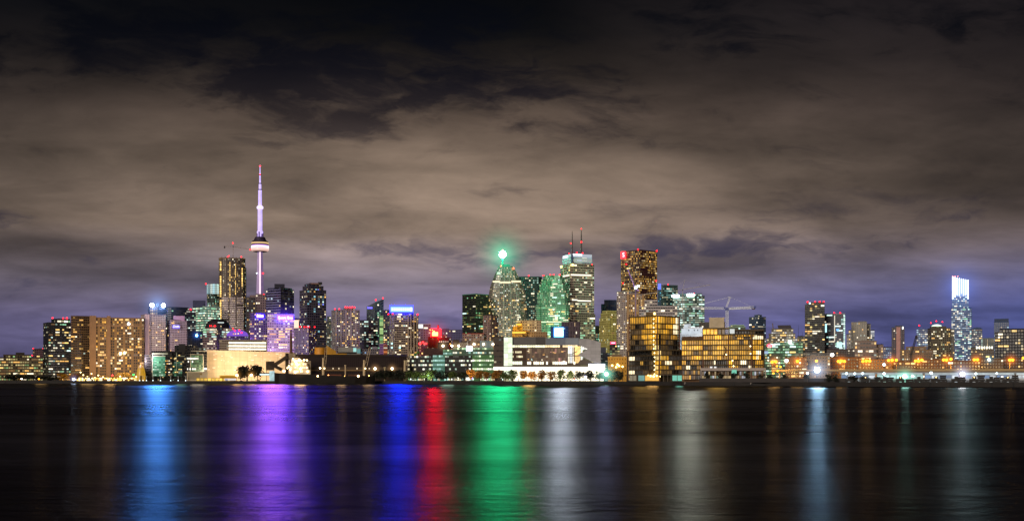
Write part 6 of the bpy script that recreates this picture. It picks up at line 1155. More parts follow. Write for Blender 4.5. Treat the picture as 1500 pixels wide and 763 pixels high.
for x0, x1 in ((853.5, 855.5), (856.3, 857.6), (858.6, 859.8)): b = MB(); b.box(t.x(x0), t.x(x1), -t.d(.75), -t.d(.45), h(512), h(508+(x0-853)*.35), lamp((1, .95, .85), 1.4, False)); t.part('shell_window', b)
b = MB(); b.face([(t.x(845), t.d(.4), h(534)), (t.x(872), t.d(.4), h(534)), (t.x(866), t.d(.4), h(529.5)), (t.x(856), t.d(.4), h(526)), (t.x(850), t.d(.4), h(527))], mat('#4a4038')); t.part('entrance', b)
GLOW = lamp((1.0, .93, .74), 3.0); COOLG = lamp((.72, .80, 1.0), 3.0)
b = MB(); b.box(t.x(723), t.x(886), -t.d(1.6), -t.d(1.2), h(541.6), h(537.2), GLOW); t.part('canopy_light', b)
b = MB(); b.box(t.x(723), t.x(886), -t.d(1.9), t.d(1), h(537), h(535.6), mat('#5a4a36')); t.part('canopy', b)
b = MB(); b.box(t.x(752), t.x(884), -t.d(1.0), -t.d(.8), h(557.6), h(541.8), lamp((1.0, .88, .62), 1.7, False, .5)); t.part('ground_floor_glass', b)
for i in range(22): px = 753+i*6; b = MB(); b.box(t.x(px)-.3*k, t.x(px)+.3*k, -t.d(1.5), -t.d(1.1), 0, h(541.6), mat('#9a8a70')); t.part('column', b)
b = MB(); b.box(t.x(862), t.x(886), -t.d(2.6), -t.d(1.95), h(536.4), h(532.8), COOLG); t.part('blue_white_canopy', b)
# right of the studio
t = T('office_block', 'small dark blue block at the right of the curved grey shell', 'building', 886, 850); k, h = t.k, t.h
b = MB(); b.prism(t.rect(879.5, 893, 0, 10), 0, h(516.5), facade('#2a2c38', '#14161e', lit=.25, warm='#fff0d0', S=.9, fx=.8, fz=.4), 3*k, 3.4*k, mtop=mat('#30323c')); t.part('wall', b); b = MB(); b.prism(t.rect(880, 887.5, 1, 8), h(516.5), h(508.5), mat('#3a3c4a')); t.part('penthouse', b)
t = T('warehouse', 'low amber lit warehouse left of the gold condominium', 'warehouse', 903, 760); k, h = t.k, t.h
b = MB(); b.prism(t.rect(890.5, 918, 0, 12), 0, h(523), facade('#c89434', '#7a5418', lit=.04, fx=.3, fz=.4, S=.8, warm='#ffc860'), 4*k, 6*k, mtop=mat('#8a6424')); t.part('wall', b); b = MB(); b.box(t.x(890), t.x(918.5), -t.d(.4), t.d(.5), h(523.4), h(522.2), mat('#d8a850')); t.part('parapet', b)
b = MB(); b.box(t.x(896), t.x(911), t.d(4), t.d(10), h(523), h(519), mat('#7a6448')); t.part('roof_house', b)
for i, (px, py) in enumerate(((896.8, 535), (904.5, 533.6), (906.8, 535.6), (912, 536.6), (902.5, 537.5))): street_lamp('amber lamp before the amber warehouse, %s from the left' % ORD[sorted((896.8, 904.5, 906.8, 912, 902.5)).index(px)], px, py, 750, 1.35, lamp((1.0, .66, .16), 12), 'street_lamp', 'amber lamps before the amber warehouse')

# ================================================================ gold condominiums under construction
GOLDS = [lamp(c, s, False, .6) for c, s in (((1.0, .47, .03), 1.15), ((1.0, .53, .07), .85), ((.95, .46, .04), .62), ((.8, .38, .05), .42), ((1.0, .70, .25), 1.25))]
DK = [lamp((.42, .24, .08), .22, False, .6), lamp((.20, .16, .13), .14, False, .6), mat((.02, .016, .012), .4)]
WARMP = lamp((1.0, .82, .5), 1.8, False, .4)
slabm, colm, dkm = mat('#4c3c22', .8), mat('#5a3018', .7), mat('#1c1714', .7)
def bays(t, face, ys, nb, pick, inset=1.2, slab_t=.62, name='bay', piers=None, sm=slabm, root=None):
    """open storeys: each storey a slab edge, each bay its own lit or dark infill; face: two local points (left, right) seen from outside"""
    p0, p1 = face; L = math.hypot(p1[0]-p0[0], p1[1]-p0[1]); a = math.atan2(p1[1]-p0[1], p1[0]-p0[0]); nx, ny = math.sin(a), -math.cos(a)
    for y in ys:
        b = MB(); z = t.h(y); b.prism([(p0[0]+nx*.5, p0[1]+ny*.5), (p1[0]+nx*.5, p1[1]+ny*.5), (p1[0]-nx*2.5, p1[1]-ny*2.5), (p0[0]-nx*2.5, p0[1]-ny*2.5)], z-slab_t/2, z+slab_t/2, sm, bottom=True); t.part('floor_slab', b, root)
    for j, (ya, yb) in enumerate(zip(ys, ys[1:])):
        q0, q1 = (p0[0]-nx*inset, p0[1]-ny*inset), (p1[0]-nx*inset, p1[1]-ny*inset)
        t.cells(q0, q1, t.h(yb)+slab_t/2, t.h(ya)-slab_t/2, nb, 1, lambda c, r: (pick(c, j), rg.choice((1, 2, 2, 2, 3))), .95, .97, .1, name=name, parent=root)
    for i in range(nb+1):
        if piers and i not in piers: continue
        u = i/nb; x, y = p0[0]+(p1[0]-p0[0])*u+nx*.25, p0[1]+(p1[1]-p0[1])*u+ny*.25
        w_ = .5 if piers else .36
        b = MB(); b.beam((x, y, t.h(ys[-1])), (x, y, t.h(ys[0])), w_, colm if piers else mat('#2c2010')); t.part('column', b, root)
t = T('gold_condominium', 'unfinished condominium glowing gold on a stepped corner, two stacked blocks', 'building', 968, 706); k, h = t.k, t.h
rg = random.Random(31)
U, Lw = t.corner(920.5, 963, 996), t.corner(917, 966, 1040, -2)
core = MB(); core.prism([((p[0]-U[0][0])*.9+U[0][0], p[1]+t.d(7)) for p in U], h(513), h(463.5), mat('#6a4a22')); t.part('core', core)
core = MB(); core.prism([((p[0]-Lw[0][0])*.93+Lw[0][0], p[1]+t.d(7)) for p in Lw], 0, h(513.4), mat('#3a2a1a')); t.part('core', core)
yu = [462.5, 473.4, 481.2, 489, 496.8, 504.6, 512.4]
def pu_left(c, j):
    if c >= 6: return rg.choice(GOLDS[:2]+[GOLDS[4]])
    if c <= 1: return rg.choice(GOLDS[2:4]+DK) if j < 4 else rg.choice(DK)
    if j >= 4 and c < 4: return rg.choice(DK)
    return rg.choice(GOLDS[:3]) if c > 2 else rg.choice(GOLDS[1:4]+DK[:1])
def pu_right(c, j):
    if j >= 3: return rg.choice(DK+[GOLDS[3]])
    return rg.choice(GOLDS[:4]) if c < 3 else rg.choice([WARMP, GOLDS[3], GOLDS[2], DK[0]])
bays(t, (U[3], U[0]), yu, 12, lambda c, j: pu_left(c*8//12, j)); bays(t, (U[0], U[1]), yu, 9, lambda c, j: pu_right(c*6//9, j))
for P in (U[0], U[3], U[1]): b = MB(); b.beam((P[0], P[1]-.6, h(513)), (P[0], P[1]-.6, h(461.8)), 1.7*k, colm); t.part('column', b)
b = MB(); b.prism(t.corner(919.5, 963, 997, -1), h(463), h(461.6), mat('#8a7656'), bottom=True); t.part('roof', b)
b = MB(); b.box(t.x(946), t.x(961), t.d(8), t.d(20), h(462), h(456.6), mat('#5a4828')); t.part('roof_house', b)
for px, py, r, m_ in ((958.8, 459.2, 1.8, lamp((1, .62, .12), 10)),): b = MB(); b.ball((t.x(px), t.d(1), h(py)), r*k, m_, 10, 6); b.beam((t.x(px), t.d(1), h(462)), (t.x(px), t.d(1), h(460.6)), .4*k, mat('#333')); t.part('work_lamp', b)
yl = [512.8, 520.3, 527.6, 534.6, 541.4, 548.2]
pl_left = lambda c, j: rg.choice(GOLDS[:2]+[GOLDS[4]]) if c >= 8 else rg.choice(GOLDS[1:4]+DK+DK+[WARMP]) if c not in (2, 3, 5) else rg.choice(DK)
pl_right = lambda c, j: rg.choice(GOLDS[2:4]+[GOLDS[1]]+DK*2) if j < 2 else rg.choice(DK*2+[GOLDS[3], GOLDS[2], WD, WARMP])
bays(t, (Lw[3], Lw[0]), yl, 11, pl_left); bays(t, (Lw[0], Lw[1]), yl, 15, pl_right)
for P, m_ in ((Lw[0], colm), (Lw[3], mat('#3a2014'))): b = MB(); b.beam((P[0], P[1]-.6, 0), (P[0], P[1]-.6, h(512)), 1.9*k, m_); t.part('column', b)
b = MB(); b.prism(t.corner(916.4, 966, 1041, -2.8), h(513), h(511.6), mat('#7a684c'), bottom=True); t.part('terrace_slab', b)
for y in [467+i*6.2 for i in range(14)]:      # the bright hoist lamps at the corner
    b = MB(); b.ball((t.x(957.5+(1.2 if y > 512 else 0)), t.d(3.0), h(y)), .85*k, lamp((1, .80, .36), 6.0), 8, 5); t.part('work_lamp', b)
for px, py, r, c in ((953, 550.5, 1.4, (1, .70, .2)), (957.5, 551, 1.5, (1, .72, .25)), (962, 550, 1.3, (1, .70, .2)), (966.5, 551, 1.2, (1, .70, .2)), (949.5, 549.5, 1.0, (1, .6, .15))): b = MB(); b.ball((t.x(px), -t.d(3.4), h(py)), r*k, lamp(c, 9.0), 8, 5); b.beam((t.x(px), -t.d(3.2), h(py)), (t.x(px), t.d(1), h(py-1)), .25*k, mat('#333')); t.part('ground_lamp', b)
b = MB(); b.box(t.x(916), t.x(972), -t.d(2.4), t.d(2), h(549.4), h(548.2), mat('#4a3e30')); b.box(t.x(972), t.x(1030), -t.d(1.5), t.d(6), h(549.4), h(548.2), mat('#4a3e30')); t.part('canopy', b)
for x0, x1, c, S in ((985, 1006, (.18, .75, .55), .8), (935, 944, (.2, .6, .55), .45), (1008.6, 1014, (.85, 1, .95), 3.0), (945, 967, (1, .5, .06), .8), (922, 932, (.6, .5, .3), .25)):
    b = MB(); b.box(t.x(x0), t.x(x1), -t.d(2.0), -t.d(1.7), h(557.5), h(549.6), lamp(c, S, False, .2)); t.part('shopfront', b)
for px in (918, 927, 933, 944.5, 972, 978, 983, 992, 999, 1007, 1018): b = MB(); b.beam((t.x(px), -t.d(2.5), 0), (t.x(px), -t.d(2.5), h(548.4)), .8*k, mat('#5a5040')); t.part('column', b)
b = MB(); b.beam((t.x(995), -t.d(.6)+U[1][1], h(512)), (t.x(995), -t.d(.6)+U[1][1], h(466)), 1.9*k, mat('#3a1a10')); t.part('hoist_mast', b)
# the white sheeted building between
t = T('sheeted_block', 'white brightly lit sheeted block between the two gold condominiums', 'building', 1014, 760); k, h = t.k, t.h
whs = lamp((.80, .90, 1.0), .75, False, .2)
b = MB(); b.prism(t.rect(996, 1032, 0, 20), 0, h(487), mat('#c8ccd0', .6, 0, .2), mtop=mat('#aaa')); t.part('wall', b); b = MB(); b.prism(t.rect(1001, 1030, 2, 18), h(487), h(479), mat('#d8dce0', .6, 0, .2)); t.part('upper_wall', b)
b = MB(); b.box(t.x(998), t.x(1027), -t.d(.4), -t.d(.1), h(489), h(481), whs); b.box(t.x(1002), t.x(1008), t.d(1.3), t.d(1.7), h(480), h(475), whs); t.part('lit_sheeting', b)
for px in (1009, 1017, 1022): b = MB(); b.box(t.x(px)-.7*k, t.x(px)+.7*k, -t.d(.8), -t.d(.5), h(484.6), h(482.4), mat('#3a3c40')); t.part('window', b)
b = MB(); b.box(t.x(1004), t.x(1012), t.d(3), t.d(9), h(479), h(474), mat('#b8c0c8')); t.part('penthouse', b)

t = T('gold_condominium', 'long unfinished condominium with two rows of gold bays above a white slab', 'building', 1068, 672); k, h = t.k, t.h
def chain(pts): return [(t.x(p), t.d(d)) for p, d in pts]
M = chain([(998, 6), (1030, 3), (1067, 0), (1102, 0), (1119, 8)])
b = MB(); b.prism([(p[0], p[1]+t.d(6)) for p in M]+[(t.x(1119), t.d(40)), (t.x(998), t.d(40))], 0, h(492), mat('#5a3c1c')); t.part('core', b)
ym = [490, 497.4, 505, 512.6, 520, 527]
def pm(seg):
    def f(c, j):
        if seg == 3: return rg.choice(GOLDS[:3]+[WARMP]) if c < 4 else rg.choice([GOLDS[3]]+DK)
        if seg == 1 and c >= 8: return rg.choice(GOLDS[1:4])
        return rg.choice(GOLDS[:3]+GOLDS[:4]+GOLDS[1:3]+DK[:1])
    return f
nb = (9, 11, 11, 5)
for sgm in range(4):
    bays(t, (M[sgm], M[sgm+1]), ym if sgm else ym[1:], nb[sgm], pm(sgm))
yb_ = [527, 534.4, 541.4]
for sgm in range(4): bays(t, (M[sgm], M[sgm+1]), yb_, nb[sgm]+1, lambda c, j: rg.choice(DK*2+[GOLDS[3], WD, GOLDS[2], WARMP]) if not (sgm == 2 and c in (0, 1)) else GOLDS[0])
for px, dd in ((1029.5, 2.4), (1067, -1), (1101, -1)): b = MB(); b.beam((t.x(px), t.d(dd), 0 if px > 1080 else h(541)), (t.x(px), t.d(dd), h(490)), 1.9*k, colm); t.part('column', b)
Mu = chain([(1029, 9), (1058, 6), (1062, 6)]); bays(t, (Mu[0], Mu[2]), [480.6, 490.2], 6, lambda c, j: rg.choice(GOLDS[:3]) if c < 4 else DK[0])
b = MB(); b.prism([(t.x(1029), t.d(8)), (t.x(1068), t.d(5)), (t.x(1068), t.d(30)), (t.x(1029), t.d(30))], h(481.2), h(479.4), mat('#8a7656'), bottom=True); t.part('roof', b)
b = MB(); b.box(t.x(1069), t.x(1076), t.d(6), t.d(10), h(488), h(481.5), lamp((.85, .92, .9), .7, False)); t.part('lit_panel', b)
Mv = chain([(1077, 5), (1098, 4), (1119, 11)]); bays(t, (Mv[0], Mv[1]), [483.5, 490], 5, lambda c, j: rg.choice(DK)); bays(t, (Mv[1], Mv[2]), [484.4, 491], 5, lambda c, j: rg.choice(DK))
bays(t, ((t.x(1077), t.d(1.5)), (t.x(1104), t.d(1.5))), [489.2, 493.2], 7, lambda c, j: rg.choice(GOLDS[:3]+[WARMP]), .4)
b = MB(); b.box(t.x(1077), t.x(1119), t.d(6), t.d(18), h(484), h(482.2), mat('#5a4a38')); t.part('roof', b)
b = MB(); b.box(t.x(1026), t.x(1121.5), -t.d(3.5), t.d(4), h(542.8), h(538.8), mat('#a89a90', .7)); t.part('white_slab', b)
for px in (1026.8, 1121): b = MB(); b.box(t.x(px)-.7*k, t.x(px)+.7*k, -t.d(3.4), -t.d(2.6), 0, h(542.6), mat('#a89a90', .7)); t.part('column', b)
for i in range(16): px = 1032+i*5.6; b = MB(); b.beam((t.x(px), -t.d(2), 0), (t.x(px), -t.d(2), h(542.6)), .45*k, mat('#6a5e50')); t.part('column', b)
q = random.Random(5)
t.cells((t.x(999), t.d(2)), (t.x(1028), t.d(2)), h(556), h(541.8), 9, 2, lambda c, r: q.choice([DK[1], DK[2], GOLDS[3], WD, GOLDS[2]]), .8, .8, name='shopfront')
t.cells((t.x(1028), -t.d(1)), (t.x(1120), -t.d(1)), h(556), h(543.5), 30, 2, lambda c, r: q.choice([lamp((.25, .6, .45), .35, False, .5), lamp((1, .7, .3), .45, False, .5), DK[0], DK[0], lamp((.8, .85, 1), .45, False, .5)]) if q.random() < .6 else None, .8, .85, name='shopfront')
b = MB(); b.box(t.x(1072), t.x(1079), -t.d(3.9), -t.d(3.55), h(547), h(541.5), lamp((.12, .6, .42), .9, False)); t.part('teal_panel', b)
for px in (1040, 1046): b = MB(); b.box(t.x(px), t.x(px+3.4), -t.d(3.2), -t.d(1), h(538.8), h(536.6), lamp((.95, .93, .9), .9, False)); t.part('roof_box', b)
for px, py in ((1073, 528), (1074.5, 536), (1099, 507), (1099.3, 518), (1064, 519)): b = MB(); b.ball((t.x(px), -t.d(1.4), h(py)), .9*k, lamp((1, .85, .45), 7), 8, 5); t.part('work_lamp', b)
b = MB(); b.beam((t.x(1064), -t.d(.9), h(513)), (t.x(1059), -t.d(.9), h(523)), 1.4*k, colm); b.beam((t.x(1059), -t.d(.9), h(504)), (t.x(1064), -t.d(.9), h(513)), 1.4*k, colm); t.part('stair', b)
t = T('tower_crane', 'large white tower crane with blue cab and counterweight above gold condominium', 'crane', 1065, 700, 'tower cranes'); k, h = t.k, t.h
cw_ = mat('#d8dce8', .5); cbl = mat('#2c3f8c', .5)
b = MB(); b.lattice((0, 0, h(500)), (0, 0, h(455)), 3.6*k, cw_, 16, .6*k); t.part('mast', b)
b = MB(); b.lattice((-2*k, 0, h(451.5)), (t.x(1014), 0, h(450.3)), 2.6*k, cw_, 20, .42*k); t.part('jib', b)
b = MB(); b.lattice((2*k, 0, h(452)), (t.x(1104), 0, h(450.6)), 2.6*k, cw_, 12, .7*k); b.box(2*k, t.x(1100), -.9*k, .9*k, h(453), h(451.6), cw_); t.part('counter_jib', b)
b = MB(); b.box(t.x(1099.5), t.x(1107.5), -1.6*k, 1.6*k, h(451.6), h(448.6), cbl); b.box(t.x(1101), t.x(1106), -1.4*k, 1.4*k, h(453.6), h(451.6), mat('#4a3a38')); t.part('counterweight', b)
b = MB(); b.lattice((-1*k, 0, h(450)), (t.x(1069.5), 0, h(435)), 2.0*k, cw_, 8, .42*k); t.part('tower_head', b)
b = MB(); b.beam((t.x(1069.5), 0, h(435)), (t.x(1034), 0, h(443.5)), .35*k, cw_); b.beam((t.x(1066), 0, h(435.2)), (t.x(1069.8), 0, h(435.2)), .8*k, cw_); b.beam((t.x(1034), 0, h(443.5)), (t.x(1018), 0, h(449)), .25*k, cw_); b.beam((t.x(1069.5), 0, h(435)), (t.x(1100), 0, h(449)), .2*k, cw_); t.part('tie', b)
b = MB(); b.box(-2.6*k, 2.6*k, -2*k, 2*k, h(455), h(451), cbl); b.box(-4.6*k, -2.6*k, -1.6*k, 1.6*k, h(452.5), h(449.8), cbl); t.part('cab', b)

# ================================================================ expressway and right quay
t = T('expressway', 'elevated expressway deck on concrete piers across the right quay', 'bridge', 1310, 655); k, h = t.k, t.h
dm = mat('#a08a68', .8, 0, .3, .05)
b = MB(); b.box(t.x(1124), t.x(1530), 0, t.d(24), h(543.8), h(541.8), dm); t.part('deck', b)
b = MB(); b.box(t.x(1124), t.x(1530), -t.d(.5), 0, h(542.6), h(540.6), mat('#b89a6a', .8, 0, .25, .06)); t.part('parapet', b)
for i in range(15): px = 1136+i*26; b = MB(); b.box(t.x(px)-1.1*k, t.x(px)+1.1*k, t.d(4), t.d(7), 0, h(543.8), dm); b.box(t.x(px)-3*k, t.x(px)+3*k, t.d(3), t.d(8), h(545), h(543.8), dm); t.part('pier', b)
sh_ = [('white shed with a blue band, leftmost under the expressway', 1232, 1282, '#8a9aa4', 0), ('teal lit white shed behind the teal tinted lamp', 1284, 1352, '#90b8b4', 1), ('white shed with broad blue panels left of the brilliant white lamp', 1354, 1404, '#98a8b8', 2), ('white shed with blue panels right of the brilliant white lamp', 1414, 1486, '#a0a8b0', 2), ('white gabled container shed at the right edge', 1488, 1515, '#b8bcc0', 3)]
q = random.Random(77)
for lab, x0, x1, c, kd in sh_:
    t = T('quay_shed', lab, 'shed', (x0+x1)/2, 605, 'sheds under the expressway'); k, h = t.k, t.h
    b = MB(); b.prism(t.rect(x0, x1, 0, 14), 0, h(547.6), mat(c, .6), mtop=mat('#9aa0a4')); t.part('wall', b)
    b = MB(); b.face([(t.x(x0)-.4, -t.d(1), h(547.6)), (t.x(x1)+.4, -t.d(1), h(547.6)), (t.x(x1)+.4, t.d(7), h(544.6)), (t.x(x0)-.4, t.d(7), h(544.6))], mat('#c0c8cc', .6)); b.face([(t.x(x1)+.4, t.d(15), h(547.6)), (t.x(x0)-.4, t.d(15), h(547.6)), (t.x(x0)-.4, t.d(7), h(544.6)), (t.x(x1)+.4, t.d(7), h(544.6))], mat('#c0c8cc', .6)); t.part('roof', b)
    n = max(2, int((x1-x0)/9))
    for i in range(n):
        a = x0+(x1-x0)*(i+.08)/n; e = x0+(x1-x0)*(i+.92)/n
        m_ = (lamp((.10, .28, .60), .5, False, .4) if kd in (0, 2) and i % 3 != 1 else lamp((.55, .95, .95), .9, False, .5) if kd == 1 else lamp((.75, .85, .95), .6, False, .5))
        b = MB(); b.box(t.x(a), t.x(e), -t.d(.25), -t.d(.05), h(553.6), h(549.4), m_); t.part('door' if i % 2 else 'panel', b)
    b = MB(); b.box(t.x(x0+1), t.x(x1-1), -t.d(1.3), -t.d(1.1), h(547.5), h(546.7), lamp((.78, .95, 1.0), 1.3, False, .4)); t.part('eave_light', b)
# long retaining wall and bank on the right quay
t = T('retaining_wall', 'long grey retaining wall above the dark right quay', 'wall', 1120, 596); k, h = t.k, t.h
b = MB(); b.prism([(t.x(1022), t.d(16)), (t.x(1120), t.d(2)), (t.x(1236), -t.d(24)), (t.x(1236), -t.d(21)), (t.x(1120), t.d(5)), (t.x(1022), t.d(19))], 0, h(554.4), mat('#3c3634', .85, 0, .35)); t.part('wall', b)
b = MB(); b.prism([(t.x(1022), t.d(15.5)), (t.x(1120), t.d(1.5)), (t.x(1236), -t.d(24.5)), (t.x(1236), -t.d(20.5)), (t.x(1120), t.d(5.5)), (t.x(1022), t.d(19.5))], h(554.4), h(553.8), mat('#4a4440', .85)); t.part('coping', b)
for i, (px, py) in enumerate(((1003.5, 561.4), (1100, 561.2), (1233, 561.8))):
    D = shore_d(px)-.9; t = T('quay_sign', 'small pale letter plate on the dark quay wall, %s' % ('below the gold corner condominium', 'below the white slab', 'right of the most brilliant lamp')[i], 'sign', px, D, 'letter plates on the quay wall', z=.2)
    b = MB(); b.box(-.9, .9, 0, .25, t.h(py)-1.0, t.h(py)+1.0, mat('#14110f')); pl = t.part('plate', b)
    text(t, 'F', px, py, 3.6, 2.2, mat('#a09488'), .05, pl)
# machinery, crates and vehicles silhouetted on the right quay
mk = [mat(c, .7) for c in ('#15110f', '#1d1613', '#241a15', '#120f10')]
for i in range(30):
    px = 1244+i*8.7+q.uniform(-2, 2); D = shore_d(px)+7+q.uniform(0, 5); kd = i % 3
    t = T(('loader', 'crate_stack', 'pallet_stack')[kd], '%s on the right quay, %s of its kind from the left' % (('dark wheel loader', 'dark stack of crates', 'dark pile of pallets')[kd], ORD[i//3]), ('loader', 'crates', 'pallets')[kd], px, D, ('wheel loaders', 'crate stacks', 'pallet piles')[kd]+' on the right quay'); k = t.k; m_ = q.choice(mk)
    if kd == 0:
        b = MB(); b.box(-2.6, 1.2, -1, 1, .6, 1.9, m_); b.box(-1.2, .4, -.9, .9, 1.9, 3.0, m_); t.part('body', b)
        b = MB(); b.beam((1.0, -.6, 1.4), (2.7, -.6, .9), .3, m_); b.beam((1.0, .6, 1.4), (2.7, .6, .9), .3, m_); b.prism([(2.6, -1.2), (3.5, -1.2), (3.5, 1.2), (2.6, 1.2)], .2, 1.3, m_); t.part('bucket', b)
        for wx_ in (-1.7, .7):
            for wy_ in (-1, 1): b = MB(); b.lathe([(0, -.25), (.7, -.25), (.7, .25), (0, .25)], mk[3], 12); o = t.part('wheel', b); o.location = (wx_, wy_*1.05, .7); o.rotation_euler = (R(90), 0, 0)
        if i % 2: b = MB(); b.ball((-.4, -1.0, 2.6), .22, lamp((1, .7, .25), 6), 8, 5); t.part('lamp', b)
    else:
        n = q.randint(2, 4)
        for j in range(n): w_ = q.uniform(1.2, 2.0); b = MB(); b.box(-w_, w_, -1, 1, j*.72 if kd == 2 else j*.9, (j*.72+.55) if kd == 2 else (j*.9+.85), q.choice(mk)); t.part('pallet' if kd == 2 else 'crate', b)
t = T('derrick', 'black leaning crane boom rising before the terrace block', 'crane', 1337, 1000); k, h = t.k, t.h
b = MB(); b.lattice((-2.5*k, 0, h(520)), (t.x(1342), 0, h(494)), 2.6*k, mat('#11131c'), 10, .7*k); t.part('boom', b); b = MB(); b.box(t.x(1340.5), t.x(1344), -1*k, 1*k, h(495.5), h(491.5), mat('#0c0e16')); t.part('boom_head', b); b = MB(); b.lattice((-2.5*k, 0, 0), (-2.5*k, 0, h(518)), 2.2*k, mat('#11131c'), 8, .6*k); t.part('mast', b)
t = T('derrick', 'small black slanting jib before the black condominium tower', 'crane', 1199, 1000); k, h = t.k, t.h
b = MB(); b.lattice((-2*k, 0, 0), (-2*k, 0, h(506)), 1.8*k, mat('#181818'), 10, .5*k); t.part('mast', b); b = MB(); b.lattice((-2*k, 0, h(502)), (t.x(1205), 0, h(478)), 1.8*k, mat('#2c2a28'), 10, .45*k); t.part('boom', b); b = MB(); b.box(-5*k, 1.5*k, -k, k, h(502), h(497.5), mat('#0e0e0e')); t.part('cab', b)
t = T('sign_gantry', 'long pale lattice gantry behind the most brilliant quay lamp', 'gantry', 1190, 800); k, h = t.k, t.h
b = MB(); b.lattice((t.x(1164), 0, h(519)), (t.x(1216), 0, h(519)), 3.4*k, mat('#a8a098'), 18, .35*k); t.part('truss', b)
for px in (1166, 1209): b = MB(); b.lattice((t.x(px), 0, 0), (t.x(px), 0, h(521)), 2.2*k, mat('#8a8480'), 8, .4*k); t.part('leg', b)

# ================================================================ spots added to brighten the facades, without fixtures
wash_spot(225, 530, 1000, 110, (1.0, .93, .92), 1.3e5, 5, (225, 492)); wash_spot(262, 530, 1010, 110, (.97, .82, 1.0), 1.0e5, 5, (262, 495))
wash_spot(178, 552, 985, 50, (1.0, .66, .18), 5.0e4, 4, (178, 520)); wash_spot(128, 552, 985, 45, (1.0, .66, .2), 1.8e4, 4, (125, 520))
for px in (316, 336, 356, 376, 396): wash_spot(px, 549, 935, 40, (1.0, .84, .58), 3.0e4, 2, (px, 524), 130)
wash_spot(800, 492, 1850, 100, (.05, 1.0, .40), 4.5e5, 5, (797, 440)); wash_spot(796, 412, 1850, 26, (.03, 1.0, .42), 4e4, 2, (797, 405))
wash_spot(757, 495, 1250, 22, (1.0, .66, .06), 2.2e4, 2, (757, 483))
wash_spot(886, 520, 1650, 110, (1.0, .92, .35), 1.7e5, 4, (890, 480))
wash_spot(845, 510, 1900, 150, (1.0, .86, .70), 3.0e5, 6, (845, 440)); wash_spot(742, 505, 1950, 150, (1.0, .86, .70), 2.2e5, 6, (742, 440))
wash_spot(416, 520, 1350, 90, (1.0, .86, .86), 1.2e5, 4, (412, 485))
wash_spot(412, 520, 1350, 60, (.46, .16, 1.0), 1.6e5, 4, (412, 480)); wash_spot(378, 500, 1500, 60, (.40, .14, 1.0), 1.2e5, 4, (378, 475)); wash_spot(345, 505, 1150, 40, (.5, .16, 1.0), 4e4, 3, (345, 490)); wash_spot(445, 510, 1250, 60, (.5, .3, 1.0), 4e4, 3, (445, 490))
wash_spot(864, 545, 800, 36, (1.0, .92, .86), 1.8e4, 2, (864, 520))
wash_spot(1015, 515, 760, 26, (.85, .93, 1.0), 2.4e4, 2, (1015, 486))
for px in (1140, 1232, 1306, 1388, 1480): wash_spot(px, 530, 668, 2, (1.0, .56, .12), 1.6e4, 2, (px, 552), 150); wash_spot(px, 545, 900, 60, (1.0, .58, .15), 9e4, 3, (px, 528), 140)
for px, c in ((690, (1.0, .72, .35)), (775, (1.0, .80, .5)), (835, (1.0, .85, .6)), (625, (.8, 1.0, .6)), (105, (1.0, .62, .2)), (180, (1.0, .6, .18))): wash_spot(px, 552, shore_d(px)+14, 9, c, 6e3, 1, (px, 549), 150)

wash_spot(340, 540, 1800, 130, (1.0, .90, .84), 5.5e5, 5, (340, 470))
def streak_light(px, py, D, off, col, W, rpx, cone=16):
    """unseen spot added to draw a coloured streak on the water"""
    L = bpy.data.lights.new('streak_light', 'SPOT'); L.energy = W; L.color = col; L.shadow_soft_size = rpx*D/F; L.spot_size = R(cone); L.spot_blend = .6
    o = bpy.data.objects.new('streak_light', L); COL.objects.link(o); p = Vector((WX(px, D), D, WZ(py, D))); p *= (D-off)/D; o.location = p
    q = Vector((WX(px, 160), 160, 0)); o.rotation_euler = (q-p).to_track_quat('-Z', 'Y').to_euler(); return o
BK = 1.0
streak_light(231, 447, 1000, 30, (.06, .28, 1.0), 1.25e6*BK, 13)
streak_light(399, 448, 1310, 20, (.48, .15, 1.0), 2.3e6*BK, 21)
streak_light(406, 240, 1500, 60, (.01, .0, 1.0), 3.0e6*BK, 15)  # added blue source in open sky, for the lower streak
streak_light(587, 452, 1250, 40, (.0, .02, 1.0), 1.4e6*BK, 14)
streak_light(637, 487, 1300, 40, (1.0, .0, .02), 1.3e6*BK, 11)
streak_light(733, 400, 1950, 80, (.0, 1.0, .34), 3.6e6*BK, 24)
streak_light(822, 440, 1900, 200, (.72, .82, 1.0), 2.2e6*BK, 11)
streak_light(885, 450, 1650, 60, (.45, .5, 1.0), 2.6e5*BK, 7)
streak_light(1010, 440, 1600, 60, (.88, .92, .78), 1.1e6*BK, 15)
streak_light(1198, 520, 600, 12, (.36, .66, 1.0), 1.5e5*BK, 8)
streak_light(1410, 440, 2500, 60, (.42, .75, .80), 8e5*BK, 20)
for px, D, W in ((1134, 660, 9e3), (1168, 660, 5e3), (1232, 660, 7e3), (1269, 660, 9e3), (1307, 660, 5e3), (1346, 660, 5e3), (1387, 660, 5e3), (1480, 660, 7e3), (348, 855, 2.2e4), (368, 855, 1.5e4), (160, 890, 3e4), (440, 790, 4e4), (956, 690, 1.6e4), (775, 740, 3e4)):
    streak_light(px, 540, D, 6, (1.0, .55, .16), W*1.8, 8)
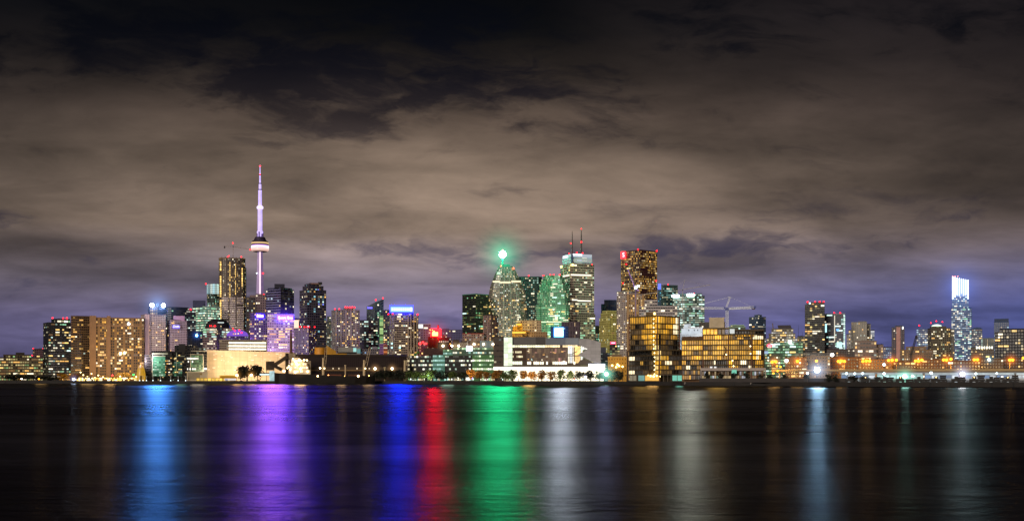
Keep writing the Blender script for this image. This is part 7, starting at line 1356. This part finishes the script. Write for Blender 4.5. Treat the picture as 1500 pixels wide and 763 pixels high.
for px, py, D, c, W, r in ((290, 535, 860, (1.0, .85, .6), 3e4, 10), (265, 535, 860, (.4, .9, .6), 1.5e4, 8), (540, 540, 780, (1.0, .62, .25), 2e4, 8), (655, 540, 780, (.6, 1.0, .75), 2.2e4, 10), (500, 540, 780, (1.0, .6, .25), 2e4, 7), (1050, 515, 600, (1.0, .58, .12), 1.6e4, 14), (940, 500, 690, (1.0, .6, .14), 1.8e4, 12), (995, 552, 640, (.3, 1.0, .75), 8e3, 5), (1326, 549, 550, (.45, 1.0, .85), 1.0e4, 5), (1410, 545, 548, (.9, .92, 1.0), 1.2e4, 5), (108, 553, 902, (.55, .7, 1.0), 1.6e4, 4), (60, 545, 902, (1.0, .6, .2), 1.2e4, 8), (128, 540, 902, (1.0, .62, .22), 2.5e4, 10)):
    streak_light(px, py, D, 6, c, W, r)
# ================================================================ emissive balls put in as glow around bright lamps and signs
glow_ball('added green glow around the rooftop beacon', 736.3, 372.5, 1900, 58, '#00c890', 1.8)
glow_ball('added blue white glow around the round penthouse floodlights', 231, 446, 960, 42, '#7fb0ff', .9)
glow_ball('added violet glow around the violet lit sign', 416, 465, 1300, 40, '#5a28ff', 1.0, .8)
glow_ball('added blue glow around the wide blue rooftop sign', 588, 452, 1200, 42, '#3a46ff', .65, .75)
glow_ball('added red glow around the fierce red sign', 638, 488, 1260, 32, '#ff1a28', 1.1)
glow_ball('added pale blue glow around the blazing tower crown', 1407, 420, 2500, 62, '#4a80ff', .8)
glow_ball('added white glow around the most brilliant quay lamp', 1197, 541.5, 586, 30, '#a8d0ff', 1.7)
glow_ball('added cool glow around the blue square sign', 818, 487, 1080, 20, '#3a90ff', .7)
glow_ball('added white glow around the lamp below the crowned tower', 1410, 547.6, 552, 24, '#d0dcff', 1.8)
glow_ball('added teal glow around the teal tinted lamp', 1325.5, 551, 556, 24, '#7affd8', 1.6)
glow_ball('added teal white glow around lamp left of gold condominium', 888, 547.5, 700, 24, '#9affe8', 1.8)
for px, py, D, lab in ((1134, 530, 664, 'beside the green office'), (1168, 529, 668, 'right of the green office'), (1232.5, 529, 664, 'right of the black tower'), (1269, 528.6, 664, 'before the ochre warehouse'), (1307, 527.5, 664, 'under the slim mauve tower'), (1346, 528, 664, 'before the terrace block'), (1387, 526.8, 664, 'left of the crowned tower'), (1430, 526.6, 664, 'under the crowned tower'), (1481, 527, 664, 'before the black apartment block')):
    glow_ball('added amber glow around the expressway lamps '+lab, px, py, D, 15, '#ff8410', 2.1)
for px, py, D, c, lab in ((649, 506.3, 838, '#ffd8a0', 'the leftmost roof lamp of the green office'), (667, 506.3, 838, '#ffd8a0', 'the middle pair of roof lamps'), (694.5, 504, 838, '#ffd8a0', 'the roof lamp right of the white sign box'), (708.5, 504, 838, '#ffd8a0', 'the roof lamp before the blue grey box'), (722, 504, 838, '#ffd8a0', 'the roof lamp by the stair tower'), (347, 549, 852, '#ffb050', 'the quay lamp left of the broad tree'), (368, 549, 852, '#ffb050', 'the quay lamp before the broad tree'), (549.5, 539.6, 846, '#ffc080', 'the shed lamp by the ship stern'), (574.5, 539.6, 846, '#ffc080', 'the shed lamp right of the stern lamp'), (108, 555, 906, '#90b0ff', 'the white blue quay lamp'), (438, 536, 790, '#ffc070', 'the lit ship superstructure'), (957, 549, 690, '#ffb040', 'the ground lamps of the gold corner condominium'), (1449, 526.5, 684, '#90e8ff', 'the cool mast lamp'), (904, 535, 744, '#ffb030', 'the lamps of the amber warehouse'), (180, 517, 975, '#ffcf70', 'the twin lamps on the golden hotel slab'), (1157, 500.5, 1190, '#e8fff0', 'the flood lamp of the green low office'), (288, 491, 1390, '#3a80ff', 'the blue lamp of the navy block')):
    glow_ball('added glow around '+lab, px, py, D, 22 if px == 438 else 12, c, .8)
